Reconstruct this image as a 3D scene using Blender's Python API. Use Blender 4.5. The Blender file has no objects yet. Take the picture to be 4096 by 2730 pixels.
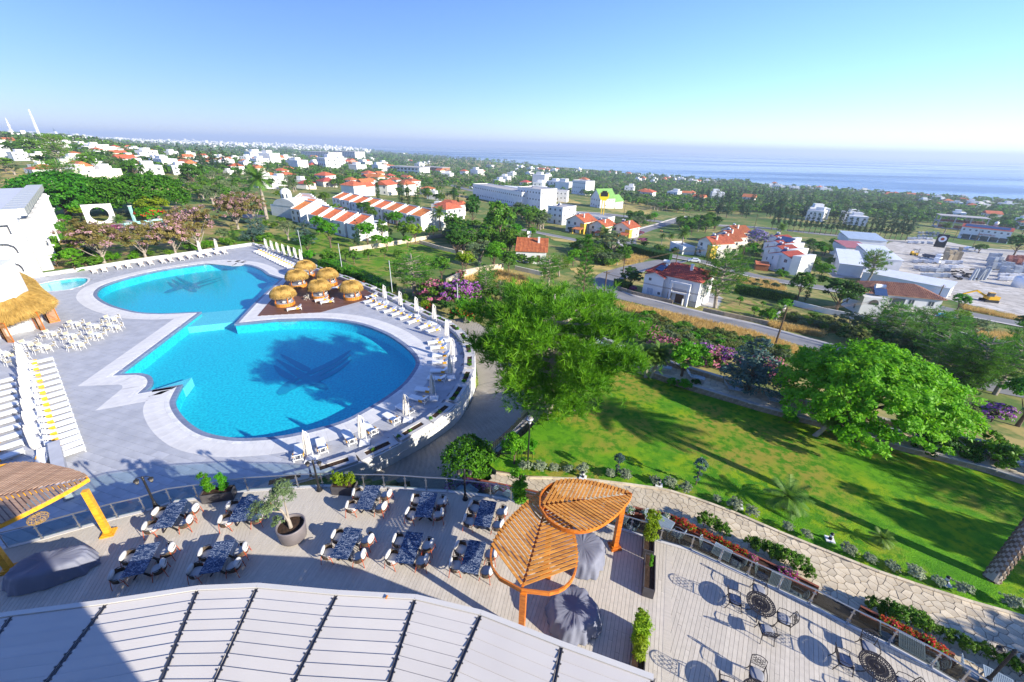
import bpy,bmesh,math,random
import numpy as np
from mathutils import Matrix,Vector,Euler
random.seed(7);RS=np.random.RandomState(11)
sc=bpy.context.scene
R=math.radians
# -- camera
CAM_H=18.5;FPX=1650.0;PITCH=R(25.4);ROLL=R(1.4)
cd=bpy.data.cameras.new('camera');cam=bpy.data.objects.new('camera',cd);sc.collection.objects.link(cam)
cd.sensor_width=36.0;cd.sensor_fit='HORIZONTAL';cd.lens=FPX/4096*36;cd.clip_start=0.1;cd.clip_end=120000
cam.matrix_world=Matrix.Translation((0,0,CAM_H))@Matrix.Rotation(R(90)-PITCH,4,'X')@Matrix.Rotation(ROLL,4,'Z')
sc.camera=cam
# -- sky, sun, exposure
SUN_AZ=R(30);SUN_EL=R(22)
wd=bpy.data.worlds.new('World');sc.world=wd;wd.use_nodes=True
nt=wd.node_tree;nt.nodes.clear()
sky=nt.nodes.new('ShaderNodeTexSky');sky.sky_type='NISHITA';sky.sun_disc=False
sky.sun_elevation=SUN_EL;sky.sun_rotation=R(-120);sky.altitude=100
sky.air_density=1.0;sky.dust_density=0.1;sky.ozone_density=6.0
bg=nt.nodes.new('ShaderNodeBackground');bg.inputs[1].default_value=0.11
wo=nt.nodes.new('ShaderNodeOutputWorld')
tint=nt.nodes.new('ShaderNodeMix');tint.data_type='RGBA';tint.blend_type='MULTIPLY';tint.inputs[0].default_value=1;tint.inputs[7].default_value=(.86,.85,1.10,1)
nt.links.new(sky.outputs[0],tint.inputs[6]);nt.links.new(tint.outputs[2],bg.inputs[0]);nt.links.new(bg.outputs[0],wo.inputs[0])
sd=bpy.data.lights.new('sun','SUN');sd.energy=4.8;sd.angle=R(0.5);sd.color=(1.0,0.93,0.80)
sun=bpy.data.objects.new('sun',sd);sc.collection.objects.link(sun)
LT=Vector((-math.cos(SUN_AZ)*math.cos(SUN_EL),math.sin(SUN_AZ)*math.cos(SUN_EL),-math.sin(SUN_EL)))
sun.rotation_euler=LT.to_track_quat('-Z','Y').to_euler();sun.location=(60,-40,60)
sc.view_settings.view_transform='Standard';sc.view_settings.look='None'
sc.view_settings.exposure=1.1;sc.view_settings.gamma=1.0;sc.view_settings.use_curve_mapping=False
sc.render.engine='CYCLES';sc.cycles.use_denoising=True
sc.cycles.max_bounces=6;sc.cycles.diffuse_bounces=3;sc.cycles.glossy_bounces=2
sc.cycles.transmission_bounces=4;sc.cycles.transparent_max_bounces=12;sc.cycles.volume_bounces=0
sc.cycles.caustics_reflective=False;sc.cycles.caustics_refractive=False
# -- survey helpers
S=1024/2351.0
def ray(px,py):
 x=(px-2048)/FPX;y=-(py-1365)/FPX
 c,s=math.cos(ROLL),math.sin(ROLL)
 x,y=x*c-y*s,x*s+y*c
 return np.array([x,math.cos(PITCH)+math.sin(PITCH)*y,-math.sin(PITCH)+math.cos(PITCH)*y])
def at(px,py,z=0.0):
 d=ray(px,py);t=(z-CAM_H)/d[2]
 return Vector((d[0]*t,d[1]*t,z))
def cr(x0,y0,s=S):
 def f(x,y,z=0.0):return at(x0+x*s,y0+y*s,z)
 return f
_zs=[(-6000,120),(-1500,46),(-600,16),(-300,6),(-100,-1.2),(-30,-3.6),(10,-4.0),(24,-5.0),(40,-7.2),(60,-9.4),(94,-14.2),(156,-20.4),(260,-27),(400,-35.5),(700,-50),(1000,-62),(1500,-80),(1760,-89),(1800,-91),(2500,-110),(50000,-140)]
_zx=np.array([a for a,b in _zs],float);_zz=np.array([b for a,b in _zs],float)
_ct=np.array([-4000,-134,504,1028,1562,2178,2684,3748,7940,12000],float)
_cs=np.array([1750,1790,1834,1830,2034,2136,2182,2484,3676,4600],float)
def zg(x,y):
 s=0.70711*(x+y);t=0.70711*(y-x)
 sc_=np.interp(t,_ct,_cs)+18*np.sin(t/95.0)+9*np.sin(t/31.0+1)
 s2=np.where(s>400,400+(s-400)*(1400/(sc_-400)),s)
 z=np.interp(s2,_zx,_zz)
 r=np.hypot(x,y)
 z=z+13*np.exp(-((x+780)**2+(y-720)**2)/(2*300.0**2))
 return z+np.clip((r-90)/400,0,1)*np.where(s2<1700,1,0)*(1.3*np.sin(x/47.0+.6)*np.sin(y/61.0)+.6*np.sin(x/19.0)*np.cos(y/23.0))
def G(px,py,dz=0.0):
 """point of the natural ground that a surveyed direction meets"""
 d=ray(px,py);t=25.0;o=CAM_H
 prev=t
 while t<12000:
  p=d*t
  if p[2]+o<=float(zg(p[0],p[1])):break
  prev=t;t*=1.015
 a,b=prev,t
 for _ in range(20):
  m=(a+b)/2;p=d*m
  if p[2]+o<=float(zg(p[0],p[1])):b=m
  else:a=m
 p=d*b
 return Vector((p[0],p[1],float(zg(p[0],p[1]))+dz))
def depth(p):
 return p.y*math.cos(PITCH)-(p.z-CAM_H)*math.sin(PITCH)
def px2m(n,p):return n*depth(p)/FPX
# -- object helpers
LK=sc.collection.objects.link
def ob(name,data,parent=None,loc=None,rz=None,rot=None,sca=None):
 o=bpy.data.objects.new(name,data);LK(o)
 if parent is not None:o.parent=parent
 if loc is not None:o.location=loc
 if rz is not None:o.rotation_euler=(0,0,rz)
 if rot is not None:o.rotation_euler=rot
 if sca is not None:o.scale=(sca,sca,sca)if isinstance(sca,(int,float))else sca
 return o
def tag(o,label,cat,group=None):
 o['label']=label;o['category']=cat
 if group:o['group']=group
 return o
def struct(o):o['kind']='structure';return o
def stuff(o):o['kind']='stuff';return o
def thing(name,label,cat,loc=(0,0,0),rz=0.0,group=None):
 o=ob(name,None,None,loc,rz);o.empty_display_size=.2
 return tag(o,label,cat,group)
def dup(root,loc=None,rz=None,label=None,sca=None,group=None):
 r=root.copy();LK(r)
 if loc is not None:r.location=loc
 if rz is not None:r.rotation_euler=(0,0,rz)
 if sca is not None:r.scale=(sca,sca,sca)if isinstance(sca,(int,float))else sca
 if label:r['label']=label
 if group:r['group']=group
 for ch in KIDS.get(root.name,root.children):
  c=ch.copy();LK(c);c.parent=r
  for g in KIDS.get(ch.name,()):
   d=g.copy();LK(d);d.parent=c
 return r
KIDS={}
def freeze(root):
 KIDS[root.name]=list(root.children)
 for c in KIDS[root.name]:KIDS[c.name]=list(c.children)
 return root
def np_mesh(name,V,F,mats,mi=None,smooth=False,attr=None):
 V=np.asarray(V,np.float32);F=np.asarray(F,np.int32);n,k=F.shape
 me=bpy.data.meshes.new(name)
 me.vertices.add(len(V));me.vertices.foreach_set('co',V.ravel())
 me.loops.add(n*k);me.loops.foreach_set('vertex_index',F.ravel())
 me.polygons.add(n);me.polygons.foreach_set('loop_start',np.arange(0,n*k,k,dtype=np.int32))
 if mi is not None:me.polygons.foreach_set('material_index',np.asarray(mi,np.int32))
 if smooth:me.polygons.foreach_set('use_smooth',np.ones(n,bool))
 for m in(mats if isinstance(mats,(list,tuple))else[mats]):me.materials.append(m)
 if attr is not None:
  a=me.attributes.new('v','FLOAT','POINT');a.data.foreach_set('value',np.asarray(attr,np.float32))
 me.update(calc_edges=True)
 return me
class B:
 def __init__(s):s.v=[];s.f=[];s.m=[];s.cm=0
 def add(s,V,F):
  o=len(s.v);s.v.extend([tuple(p)for p in V]);s.f.extend([tuple(i+o for i in f)for f in F]);s.m.extend([s.cm]*len(F));return s
 def mat(s,i):s.cm=i;return s
 def box(s,c,d,rz=0,M=None):
  x,y,z=d[0]/2,d[1]/2,d[2]/2
  V=[Vector(p)for p in((-x,-y,-z),(x,-y,-z),(x,y,-z),(-x,y,-z),(-x,-y,z),(x,-y,z),(x,y,z),(-x,y,z))]
  T=Matrix.Translation(c)@(M if M is not None else Matrix.Rotation(rz,4,'Z'))
  return s.add([T@p for p in V],[(0,3,2,1),(4,5,6,7),(0,1,5,4),(1,2,6,5),(2,3,7,6),(3,0,4,7)])
 def bb(s,x0,x1,y0,y1,z0,z1):return s.box(((x0+x1)/2,(y0+y1)/2,(z0+z1)/2),(x1-x0,y1-y0,z1-z0))
 def beam(s,p,q,w,h=None,up=(0,0,1)):
  p=Vector(p);q=Vector(q);h=w if h is None else h
  d=(q-p);L=d.length
  if L<1e-6:return s
  d/=L;u=Vector(up)
  if abs(d.dot(u))>.99:u=Vector((1,0,0))
  a=d.cross(u).normalized()*(w/2);b=a.cross(d).normalized()*(h/2)
  V=[p-a-b,p+a-b,p+a+b,p-a+b,q-a-b,q+a-b,q+a+b,q-a+b]
  return s.add(V,[(0,1,2,3),(7,6,5,4),(0,4,5,1),(1,5,6,2),(2,6,7,3),(3,7,4,0)])
 def tube(s,pts,r,n=6,caps=True):
  pts=[Vector(p)for p in pts];V=[];F=[];m=len(pts)
  for i,p in enumerate(pts):
   d=(pts[min(i+1,m-1)]-pts[max(i-1,0)]).normalized()
   u=Vector((0,0,1))if abs(d.z)<.95 else Vector((1,0,0))
   a=d.cross(u).normalized();b=a.cross(d)
   rr=r[i]if isinstance(r,(list,tuple))else r
   for k in range(n):
    t=2*math.pi*k/n;V.append(p+(a*math.cos(t)+b*math.sin(t))*rr)
  for i in range(m-1):
   for k in range(n):
    k2=(k+1)%n;F.append((i*n+k,i*n+k2,(i+1)*n+k2,(i+1)*n+k))
  if caps:F.append(tuple(range(n)));F.append(tuple((m-1)*n+k for k in range(n-1,-1,-1)))
  return s.add(V,F)
 def cyl(s,x,y,z0,z1,r0,r1=None,n=12):
  r1=r0 if r1 is None else r1
  return s.lathe([(r0,z0),(r1,z1)],n,(x,y,0),True)
 def lathe(s,prof,n=16,c=(0,0,0),caps=True,wob=None,sx=1,sy=1):
  V=[];F=[]
  for i,(r,z)in enumerate(prof):
   for k in range(n):
    t=2*math.pi*k/n;w=wob(t,i)if wob else 1
    V.append((c[0]+r*w*math.cos(t)*sx,c[1]+r*w*math.sin(t)*sy,c[2]+z))
  m=len(prof)
  for i in range(m-1):
   for k in range(n):
    k2=(k+1)%n;F.append((i*n+k,i*n+k2,(i+1)*n+k2,(i+1)*n+k))
  if caps:F.append(tuple(range(n-1,-1,-1)));F.append(tuple((m-1)*n+k for k in range(n)))
  return s.add(V,F)
 def prism(s,poly,z0,z1):
  n=len(poly);V=[(p[0],p[1],z0)for p in poly]+[(p[0],p[1],z1)for p in poly]
  a=sum(poly[i][0]*poly[(i+1)%n][1]-poly[(i+1)%n][0]*poly[i][1]for i in range(n))
  F=[tuple(range(n-1,-1,-1)),tuple(range(n,2*n))]+[(i,(i+1)%n,n+(i+1)%n,n+i)for i in range(n)]
  if a<0:F=[f[::-1]for f in F]
  return s.add(V,F)
 def ball(s,c,r,n=8,m=6):
  rx,ry,rz=(r,r,r)if isinstance(r,(int,float))else r
  pr=[(math.sin(math.pi*i/m),-math.cos(math.pi*i/m))for i in range(m+1)]
  V=[];F=[]
  for a,b in pr:
   for k in range(n):
    t=2*math.pi*k/n;V.append((c[0]+rx*a*math.cos(t),c[1]+ry*a*math.sin(t),c[2]+rz*b))
  for i in range(m):
   for k in range(n):
    k2=(k+1)%n;F.append((i*n+k,i*n+k2,(i+1)*n+k2,(i+1)*n+k))
  return s.add(V,F)
 def cushion(s,c,d,M=None,n=5,p=2.6):
  """puffed rounded block"""
  V=[];F=[];idx={}
  def vert(u,v,w):
   key=(round(u,4),round(v,4),round(w,4))
   if key not in idx:
    l=(abs(u)**p+abs(v)**p+abs(w)**p)**(1/p);q=max(abs(u),abs(v),abs(w))
    k=q/l
    k=.45+.55*k if False else k
    P_=Vector((u*k*d[0]/2,v*k*d[1]/2,w*k*d[2]/2))
    if M is not None:P_=M@P_
    idx[key]=len(V);V.append(P_+Vector(c))
   return idx[key]
  g=[-1+2*i/n for i in range(n+1)]
  for ax in range(3):
   for sg in(-1,1):
    for i in range(n):
     for j in range(n):
      q=[]
      for(a,b)in((i,j),(i+1,j),(i+1,j+1),(i,j+1)):
       co=[0,0,0];co[ax]=sg;co[(ax+1)%3]=g[a];co[(ax+2)%3]=g[b];q.append(vert(*co))
      F.append(tuple(q if sg>0 else q[::-1]))
  return s.add(V,F)
 def mesh(s,name,mats,smooth=False):
  me=bpy.data.meshes.new(name);me.from_pydata(s.v,[],s.f)
  for m in(mats if isinstance(mats,(list,tuple))else[mats]):me.materials.append(m)
  if isinstance(mats,(list,tuple)):me.polygons.foreach_set('material_index',s.m)
  if smooth:me.polygons.foreach_set('use_smooth',[True]*len(s.f))
  me.update();return me
 def build(s,name,mats,parent=None,loc=None,rz=None,smooth=False,rot=None,sca=None):
  return ob(name,s.mesh(name,mats,smooth),parent,loc,rz,rot,sca)
def spline(pts,n=8,closed=False):
 P=[Vector((p[0],p[1],p[2]if len(p)>2 else 0))for p in pts];m=len(P);out=[]
 for i in range(m if closed else m-1):
  p0,p1,p2,p3=(P[(i-1)%m]if closed or i>0 else P[0]),P[i],P[(i+1)%m],(P[(i+2)%m]if closed or i+2<m else P[-1])
  for k in range(n):
   t=k/n;out.append(.5*((2*p1)+(p2-p0)*t+(2*p0-5*p1+4*p2-p3)*t*t+(3*p1-p0-3*p2+p3)*t**3))
 if not closed:out.append(P[-1])
 return out
def resample(pts,step,closed=False):
 P=[Vector(p)for p in pts]
 if closed:P=P+[P[0]]
 L=[0]
 for i in range(len(P)-1):L.append(L[-1]+(P[i+1]-P[i]).length)
 n=max(2,int(round(L[-1]/step)));out=[];j=0
 for k in range(n+(0 if closed else 1)):
  t=L[-1]*k/n
  while j<len(L)-2 and L[j+1]<t:j+=1
  w=(t-L[j])/max(1e-9,L[j+1]-L[j]);out.append(P[j].lerp(P[j+1],min(1,w)))
 return out
def offset(poly,d,closed=True):
 """mitred sideways offset of a line (left side positive)"""
 n=len(poly);out=[]
 for i in range(n):
  a=Vector(poly[(i-1)%n][:2])if closed or i>0 else None
  b=Vector(poly[i][:2]);c=Vector(poly[(i+1)%n][:2])if closed or i<n-1 else None
  d1=(b-a).normalized()if a is not None else(c-b).normalized();d2=(c-b).normalized()if c is not None else d1
  n1=Vector((-d1.y,d1.x));n2=Vector((-d2.y,d2.x));m=n1+n2
  if m.length<1e-4:m=n1
  m.normalize();k=d/max(.35,m.dot(n1));q=b+m*k
  out.append(Vector((q.x,q.y,poly[i][2]if len(poly[i])>2 else 0)))
 return out
def inside(poly,x,y):
 r=False;n=len(poly);j=n-1
 for i in range(n):
  xi,yi=poly[i][0],poly[i][1];xj,yj=poly[j][0],poly[j][1]
  if(yi>y)!=(yj>y)and x<(xj-xi)*(y-yi)/(yj-yi)+xi:r=not r
  j=i
 return r
def inside_np(poly,X,Y):
 r=np.zeros(X.shape,bool);n=len(poly);j=n-1
 for i in range(n):
  xi,yi=poly[i][0],poly[i][1];xj,yj=poly[j][0],poly[j][1]
  c=((yi>Y)!=(yj>Y))&(X<(xj-xi)*(Y-yi)/((yj-yi)if yj!=yi else 1e-9)+xi)
  r^=c;j=i
 return r
def fill_mesh(name,loops,z,mats,zf=None):
 """flat region between an outer loop and holes"""
 bm=bmesh.new();es=[]
 for lp in loops:
  vs=[bm.verts.new((p[0],p[1],z))for p in lp]
  for i in range(len(vs)):es.append(bm.edges.new((vs[i],vs[(i+1)%len(vs)])))
 bmesh.ops.triangle_fill(bm,use_beauty=True,use_dissolve=False,edges=es,normal=(0,0,1))
 for f in bm.faces:
  if f.normal.z<0:f.normal_flip()
 me=bpy.data.meshes.new(name);bm.to_mesh(me);bm.free();me.materials.append(mats);return me
 # -- materials
def M(name,col,rough=.6,col2=None,scale=3.0,bump=0.0,bscale=None,spec=.35,metal=0.0,rnd=0.0,detail=4,aniso=None,contrast=(.35,.65),coord='Object',emit=None,wave=None,hue=0.0):
 m=bpy.data.materials.new(name);m.use_nodes=True;t=m.node_tree;N=t.nodes;L=t.links
 bs=N['Principled BSDF'];bs.inputs['Roughness'].default_value=rough;bs.inputs['Metallic'].default_value=metal
 bs.inputs['Specular IOR Level'].default_value=spec
 tc=N.new('ShaderNodeTexCoord');mp=N.new('ShaderNodeMapping');L.new(tc.outputs[coord],mp.inputs[0])
 if aniso:mp.inputs['Scale'].default_value=aniso
 nz=N.new('ShaderNodeTexNoise');nz.inputs['Scale'].default_value=scale;nz.inputs['Detail'].default_value=detail;L.new(mp.outputs[0],nz.inputs['Vector'])
 rp=N.new('ShaderNodeMapRange');rp.inputs[1].default_value,rp.inputs[2].default_value=contrast;L.new(nz.outputs[0],rp.inputs[0])
 mx=N.new('ShaderNodeMix');mx.data_type='RGBA'
 c2=col2 if col2 is not None else tuple(c*.88 for c in col)
 mx.inputs[6].default_value=(*col,1);mx.inputs[7].default_value=(*c2,1);L.new(rp.outputs[0],mx.inputs[0])
 out=mx.outputs[2]
 if rnd or hue:
  oi=N.new('ShaderNodeObjectInfo');hs=N.new('ShaderNodeHueSaturation')
  mr=N.new('ShaderNodeMapRange');mr.inputs[3].default_value=1-rnd;mr.inputs[4].default_value=1+rnd
  L.new(oi.outputs['Random'],mr.inputs[0]);L.new(mr.outputs[0],hs.inputs['Value']);L.new(out,hs.inputs['Color'])
  if hue:
   m2=N.new('ShaderNodeMath');m2.operation='MULTIPLY';m2.inputs[1].default_value=7.31;L.new(oi.outputs['Random'],m2.inputs[0])
   m3=N.new('ShaderNodeMath');m3.operation='FRACT';L.new(m2.outputs[0],m3.inputs[0])
   mh=N.new('ShaderNodeMapRange');mh.inputs[3].default_value=.5-hue;mh.inputs[4].default_value=.5+hue;L.new(m3.outputs[0],mh.inputs[0]);L.new(mh.outputs[0],hs.inputs['Hue'])
  out=hs.outputs[0]
 L.new(out,bs.inputs['Base Color'])
 if bump:
  bp=N.new('ShaderNodeBump');bp.inputs['Strength'].default_value=min(1,bump);bp.inputs['Distance'].default_value=.02
  if wave:
   w=N.new('ShaderNodeTexWave');w.wave_type='BANDS';w.bands_direction=wave[0];w.inputs['Scale'].default_value=wave[1];L.new(mp.outputs[0],w.inputs[0]);L.new(w.outputs[1],bp.inputs['Height'])
   bp.inputs['Distance'].default_value=.06
  else:
   n2=N.new('ShaderNodeTexNoise');n2.inputs['Scale'].default_value=bscale or scale*6;n2.inputs['Detail'].default_value=3;L.new(mp.outputs[0],n2.inputs['Vector']);L.new(n2.outputs[0],bp.inputs['Height'])
  L.new(bp.outputs[0],bs.inputs['Normal'])
 if emit:bs.inputs['Emission Color'].default_value=(*emit[0],1);bs.inputs['Emission Strength'].default_value=emit[1]
 return m
def LEAF(name,a,b,c=None,trans=.35,rnd=.18,scale=1.2,hue=0.012):
 """leaf cloth: tone varies from leaf to leaf, branch to branch and tree to tree"""
 m=bpy.data.materials.new(name);m.use_nodes=True;t=m.node_tree;N=t.nodes;L=t.links
 N.remove(N['Principled BSDF']);o=N['Material Output']
 at_=N.new('ShaderNodeAttribute');at_.attribute_name='v'
 tc=N.new('ShaderNodeTexCoord');nz=N.new('ShaderNodeTexNoise');nz.inputs['Scale'].default_value=scale;nz.inputs['Detail'].default_value=2;L.new(tc.outputs['Object'],nz.inputs['Vector'])
 ad=N.new('ShaderNodeMath');ad.operation='MULTIPLY_ADD';ad.inputs[1].default_value=.55;L.new(at_.outputs['Fac'],ad.inputs[0])
 m5=N.new('ShaderNodeMapRange');m5.inputs[1].default_value=.3;m5.inputs[2].default_value=.7;m5.inputs[4].default_value=.45;L.new(nz.outputs[0],m5.inputs[0]);L.new(m5.outputs[0],ad.inputs[2])
 cp=N.new('ShaderNodeValToRGB');cp.color_ramp.elements[0].color=(*a,1);cp.color_ramp.elements[1].color=(*(c or b),1)
 if c:e=cp.color_ramp.elements.new(.55);e.color=(*b,1)
 L.new(ad.outputs[0],cp.inputs[0])
 oi=N.new('ShaderNodeObjectInfo');hs=N.new('ShaderNodeHueSaturation');mr=N.new('ShaderNodeMapRange');mr.inputs[3].default_value=1-rnd;mr.inputs[4].default_value=1+rnd
 L.new(oi.outputs['Random'],mr.inputs[0]);L.new(mr.outputs[0],hs.inputs['Value']);L.new(cp.outputs[0],hs.inputs['Color'])
 m2=N.new('ShaderNodeMath');m2.operation='MULTIPLY';m2.inputs[1].default_value=9.17;L.new(oi.outputs['Random'],m2.inputs[0])
 m3=N.new('ShaderNodeMath');m3.operation='FRACT';L.new(m2.outputs[0],m3.inputs[0])
 mh=N.new('ShaderNodeMapRange');mh.inputs[3].default_value=.5-hue;mh.inputs[4].default_value=.5+hue;L.new(m3.outputs[0],mh.inputs[0]);L.new(mh.outputs[0],hs.inputs['Hue'])
 df=N.new('ShaderNodeBsdfPrincipled');df.inputs['Roughness'].default_value=.55;df.inputs['Specular IOR Level'].default_value=.25;L.new(hs.outputs[0],df.inputs['Base Color'])
 tr=N.new('ShaderNodeBsdfTranslucent');L.new(hs.outputs[0],tr.inputs[0]);mxs=N.new('ShaderNodeMixShader');mxs.inputs[0].default_value=trans
 L.new(df.outputs[0],mxs.inputs[1]);L.new(tr.outputs[0],mxs.inputs[2]);L.new(mxs.outputs[0],o.inputs[0])
 return m
def WATER(name,tint,rough=.03,bscale=2.2,bstr=.12,ior=1.33):
 m=bpy.data.materials.new(name);m.use_nodes=True;t=m.node_tree;N=t.nodes;L=t.links
 N.remove(N['Principled BSDF']);o=N['Material Output']
 tc=N.new('ShaderNodeTexCoord');nz=N.new('ShaderNodeTexNoise');nz.inputs['Scale'].default_value=bscale;nz.inputs['Detail'].default_value=3;L.new(tc.outputs['Object'],nz.inputs['Vector'])
 bp=N.new('ShaderNodeBump');bp.inputs['Strength'].default_value=bstr;bp.inputs['Distance'].default_value=.1;L.new(nz.outputs[0],bp.inputs['Height'])
 lw_=N.new('ShaderNodeLayerWeight');lw_.inputs[0].default_value=.5;L.new(bp.outputs[0],lw_.inputs['Normal'])
 pw_=N.new('ShaderNodeMath');pw_.operation='POWER';pw_.inputs[1].default_value=5.0;L.new(lw_.outputs['Facing'],pw_.inputs[0])
 f0=((ior-1)/(ior+1))**2
 fr=N.new('ShaderNodeMath');fr.operation='MULTIPLY_ADD';fr.inputs[1].default_value=1-f0;fr.inputs[2].default_value=f0;L.new(pw_.outputs[0],fr.inputs[0])
 tp=N.new('ShaderNodeBsdfTransparent');tp.inputs[0].default_value=(*tint,1)
 gl=N.new('ShaderNodeBsdfGlossy');gl.inputs['Roughness'].default_value=rough;L.new(bp.outputs[0],gl.inputs['Normal'])
 mx=N.new('ShaderNodeMixShader');L.new(fr.outputs[0],mx.inputs[0]);L.new(tp.outputs[0],mx.inputs[1]);L.new(gl.outputs[0],mx.inputs[2]);L.new(mx.outputs[0],o.inputs[0])
 return m
MT={}
MT['white']=M('white_paint',(.80,.80,.78),.5,(.74,.74,.73),1.2)
MT['wallw']=M('white_render',(.72,.72,.70),.8,(.63,.63,.62),.35,bump=.25,bscale=25,rnd=.04)
MT['cream']=M('cream_render',(.74,.70,.60),.8,(.66,.62,.53),.4,bump=.2,bscale=25,rnd=.08)
MT['deck']=M('grey_composite_board',(.60,.545,.465),.7,(.49,.445,.38),1.6,bump=.25,bscale=30,rnd=.07,aniso=(8,.7,8),contrast=(.3,.75))
MT['dark']=M('dark_gap',(.035,.035,.04),.9)
MT['tile']=M('grey_stone_tile',(.46,.47,.50),.55,(.38,.39,.42),.9,bump=.12,bscale=18,rnd=.07)
MT['band']=M('pale_stone_slab',(.66,.65,.63),.6,(.58,.57,.56),1.0,bump=.1,bscale=14,rnd=.04)
MT['cope']=M('wet_blue_grey_stone',(.20,.24,.33),.35,(.15,.18,.26),2.0,rnd=.1)
MT['gutter']=M('white_cobble',(.72,.71,.69),.6,(.60,.60,.60),3,rnd=.10)
MT['grout']=M('grout',(.30,.30,.31),.9)
MT['orange']=M('oiled_orange_wood',(.62,.20,.022),.38,(.42,.105,.012),1.6,aniso=(1,7,7),rnd=.14,spec=.5)
MT['slatw']=M('golden_oiled_slat',(.66,.30,.055),.38,(.46,.17,.025),1.4,aniso=(1,9,9),rnd=.16,spec=.5)
MT['yellowwood']=M('yellow_oiled_wood',(.78,.40,.03),.4,(.62,.27,.02),1.2,aniso=(1,6,6),rnd=.08)
MT['brownwood']=M('brown_deck_wood',(.17,.075,.045),.5,(.11,.05,.03),2,aniso=(1,9,9),rnd=.16)
MT['redwood']=M('red_brown_timber',(.28,.10,.045),.5,(.2,.07,.03),2,rnd=.1)
MT['charcoal']=M('charcoal_planter',(.085,.08,.085),.45,(.06,.055,.06),2)
MT['potgrey']=M('taupe_pot',(.20,.175,.18),.45,(.165,.145,.15),1.5)
MT['soil']=M('soil',(.065,.035,.02),.95,(.03,.017,.01),9,bump=.6,bscale=40)
MT['black']=M('black_iron',(.018,.018,.02),.45)
MT['steel']=M('brushed_steel',(.50,.49,.47),.28,metal=.85)
MT['cover']=M('slate_cover_cloth',(.19,.20,.26),.65,(.16,.17,.22),.8)
MT['cushion']=M('pale_grey_cushion',(.60,.58,.55),.85,(.53,.51,.49),4,bump=.15,bscale=60)
MT['rope']=M('brown_rope',(.10,.072,.048),.8,(.05,.036,.026),30,bump=.5,bscale=90,aniso=(1,1,.15))
MT['rust']=M('orange_metal',(.45,.075,.018),.4)
MT['alum']=M('cast_bronze_black',(.045,.04,.042),.35,metal=.3)
MT['blueg']=M('blue_grey_metal',(.30,.37,.42),.45,(.26,.33,.38),3)
MT['padblue']=M('blue_grey_pad',(.26,.27,.31),.85)
MT['straw']=M('straw',(.50,.32,.085),.85,(.28,.165,.04),2.2,rnd=.06,aniso=(6,6,1.2),contrast=(.3,.7))
MT['canvas']=M('cream_canvas',(.70,.66,.58),.8,(.62,.58,.51),2,rnd=.04)
MT['awn']=M('pale_louvre',(.56,.53,.50),.5,(.53,.50,.475),.5,rnd=.025)
MT['awnframe']=M('louvre_frame',(.60,.575,.54),.45,(.57,.55,.52),.8)
MT['stone']=M('sandstone_paver',(.64,.55,.40),.75,(.52,.43,.30),1.6,bump=.4,bscale=9,rnd=.16)
MT['mortar']=M('pale_mortar',(.36,.33,.28),.9,(.28,.25,.20),3)
MT['rubble']=M('rubble_stone',(.36,.30,.22),.85,(.24,.19,.13),2.2,bump=.6,bscale=8,rnd=.15)
MT['setts']=M('drive_setts',(.37,.335,.275),.8,(.31,.28,.23),.7,rnd=.1)
MT['asphalt']=M('asphalt',(.23,.23,.24),.85,(.18,.18,.185),.25,bump=.2,bscale=30)
MT['pave']=M('pale_footway',(.45,.43,.41),.8,(.38,.36,.34),.6)
MT['roof']=M('orange_roof_tile',(.55,.17,.065),.7,(.40,.11,.045),1.2,bump=.9,wave=('X',1.6),rnd=.16,hue=.01)
MT['roofred']=M('red_roof_tile',(.50,.095,.06),.7,(.36,.07,.05),1.2,bump=.9,wave=('X',1.6),rnd=.12)
MT['roofold']=M('weathered_roof_tile',(.42,.21,.13),.8,(.24,.10,.06),2.2,bump=.9,wave=('X',1.6))
MT['glassdk']=M('window_glass',(.04,.055,.07),.08,(.06,.08,.1),.4,spec=.8)
MT['frame']=M('window_frame',(.55,.54,.52),.5)
MT['brownfr']=M('brown_frame',(.10,.06,.04),.5)
MT['yellow']=M('ochre_render',(.72,.48,.06),.75,(.64,.41,.05),.5)
MT['solar']=M('solar_panel',(.03,.06,.15),.15,(.045,.085,.19),2,spec=.8)
MT['pole']=M('weathered_pole',(.13,.085,.05),.8,(.09,.06,.035),2)
MT['polegrey']=M('grey_post',(.52,.55,.60),.4)
MT['bark']=M('bark',(.16,.115,.08),.9,(.09,.06,.04),3,bump=.7,bscale=14)
MT['barkpale']=M('pale_bark',(.36,.31,.26),.9,(.25,.21,.17),3,bump=.6,bscale=14)
MT['rubber']=M('rubber',(.02,.02,.022),.8)
MT['brass']=M('weathered_lamp_glass',(.22,.20,.17),.15,spec=.7)
# -- LARGE STRUCTURE
ZP=-4.2;ZD=-1.0;ZPATH=-1.35
a_=cr(0,1850);b_=cr(800,1850);c_=cr(1700,1850);d_=cr(2400,1850);e_=cr(3072,2047,1024/1343)
k_=cr(900,900);m_=cr(1000,1400);l_=cr(0,900);n_=cr(0,1300);w_=cr(2400,900);v_=cr(1800,900)
q_=cr(3072,1000);t_=cr(3072,600);u_=cr(1024,400);o_=cr(2048,400);h_=cr(0,400);r_=cr(3072,1500)
def glassmat(name,tint):
 return WATER(name,tint,.02,.3,.01,1.45)
MT['glass']=glassmat('rail_glass',(.70,.79,.80));MT['glassdark']=glassmat('rail_glass_tinted',(.50,.53,.52))
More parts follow.
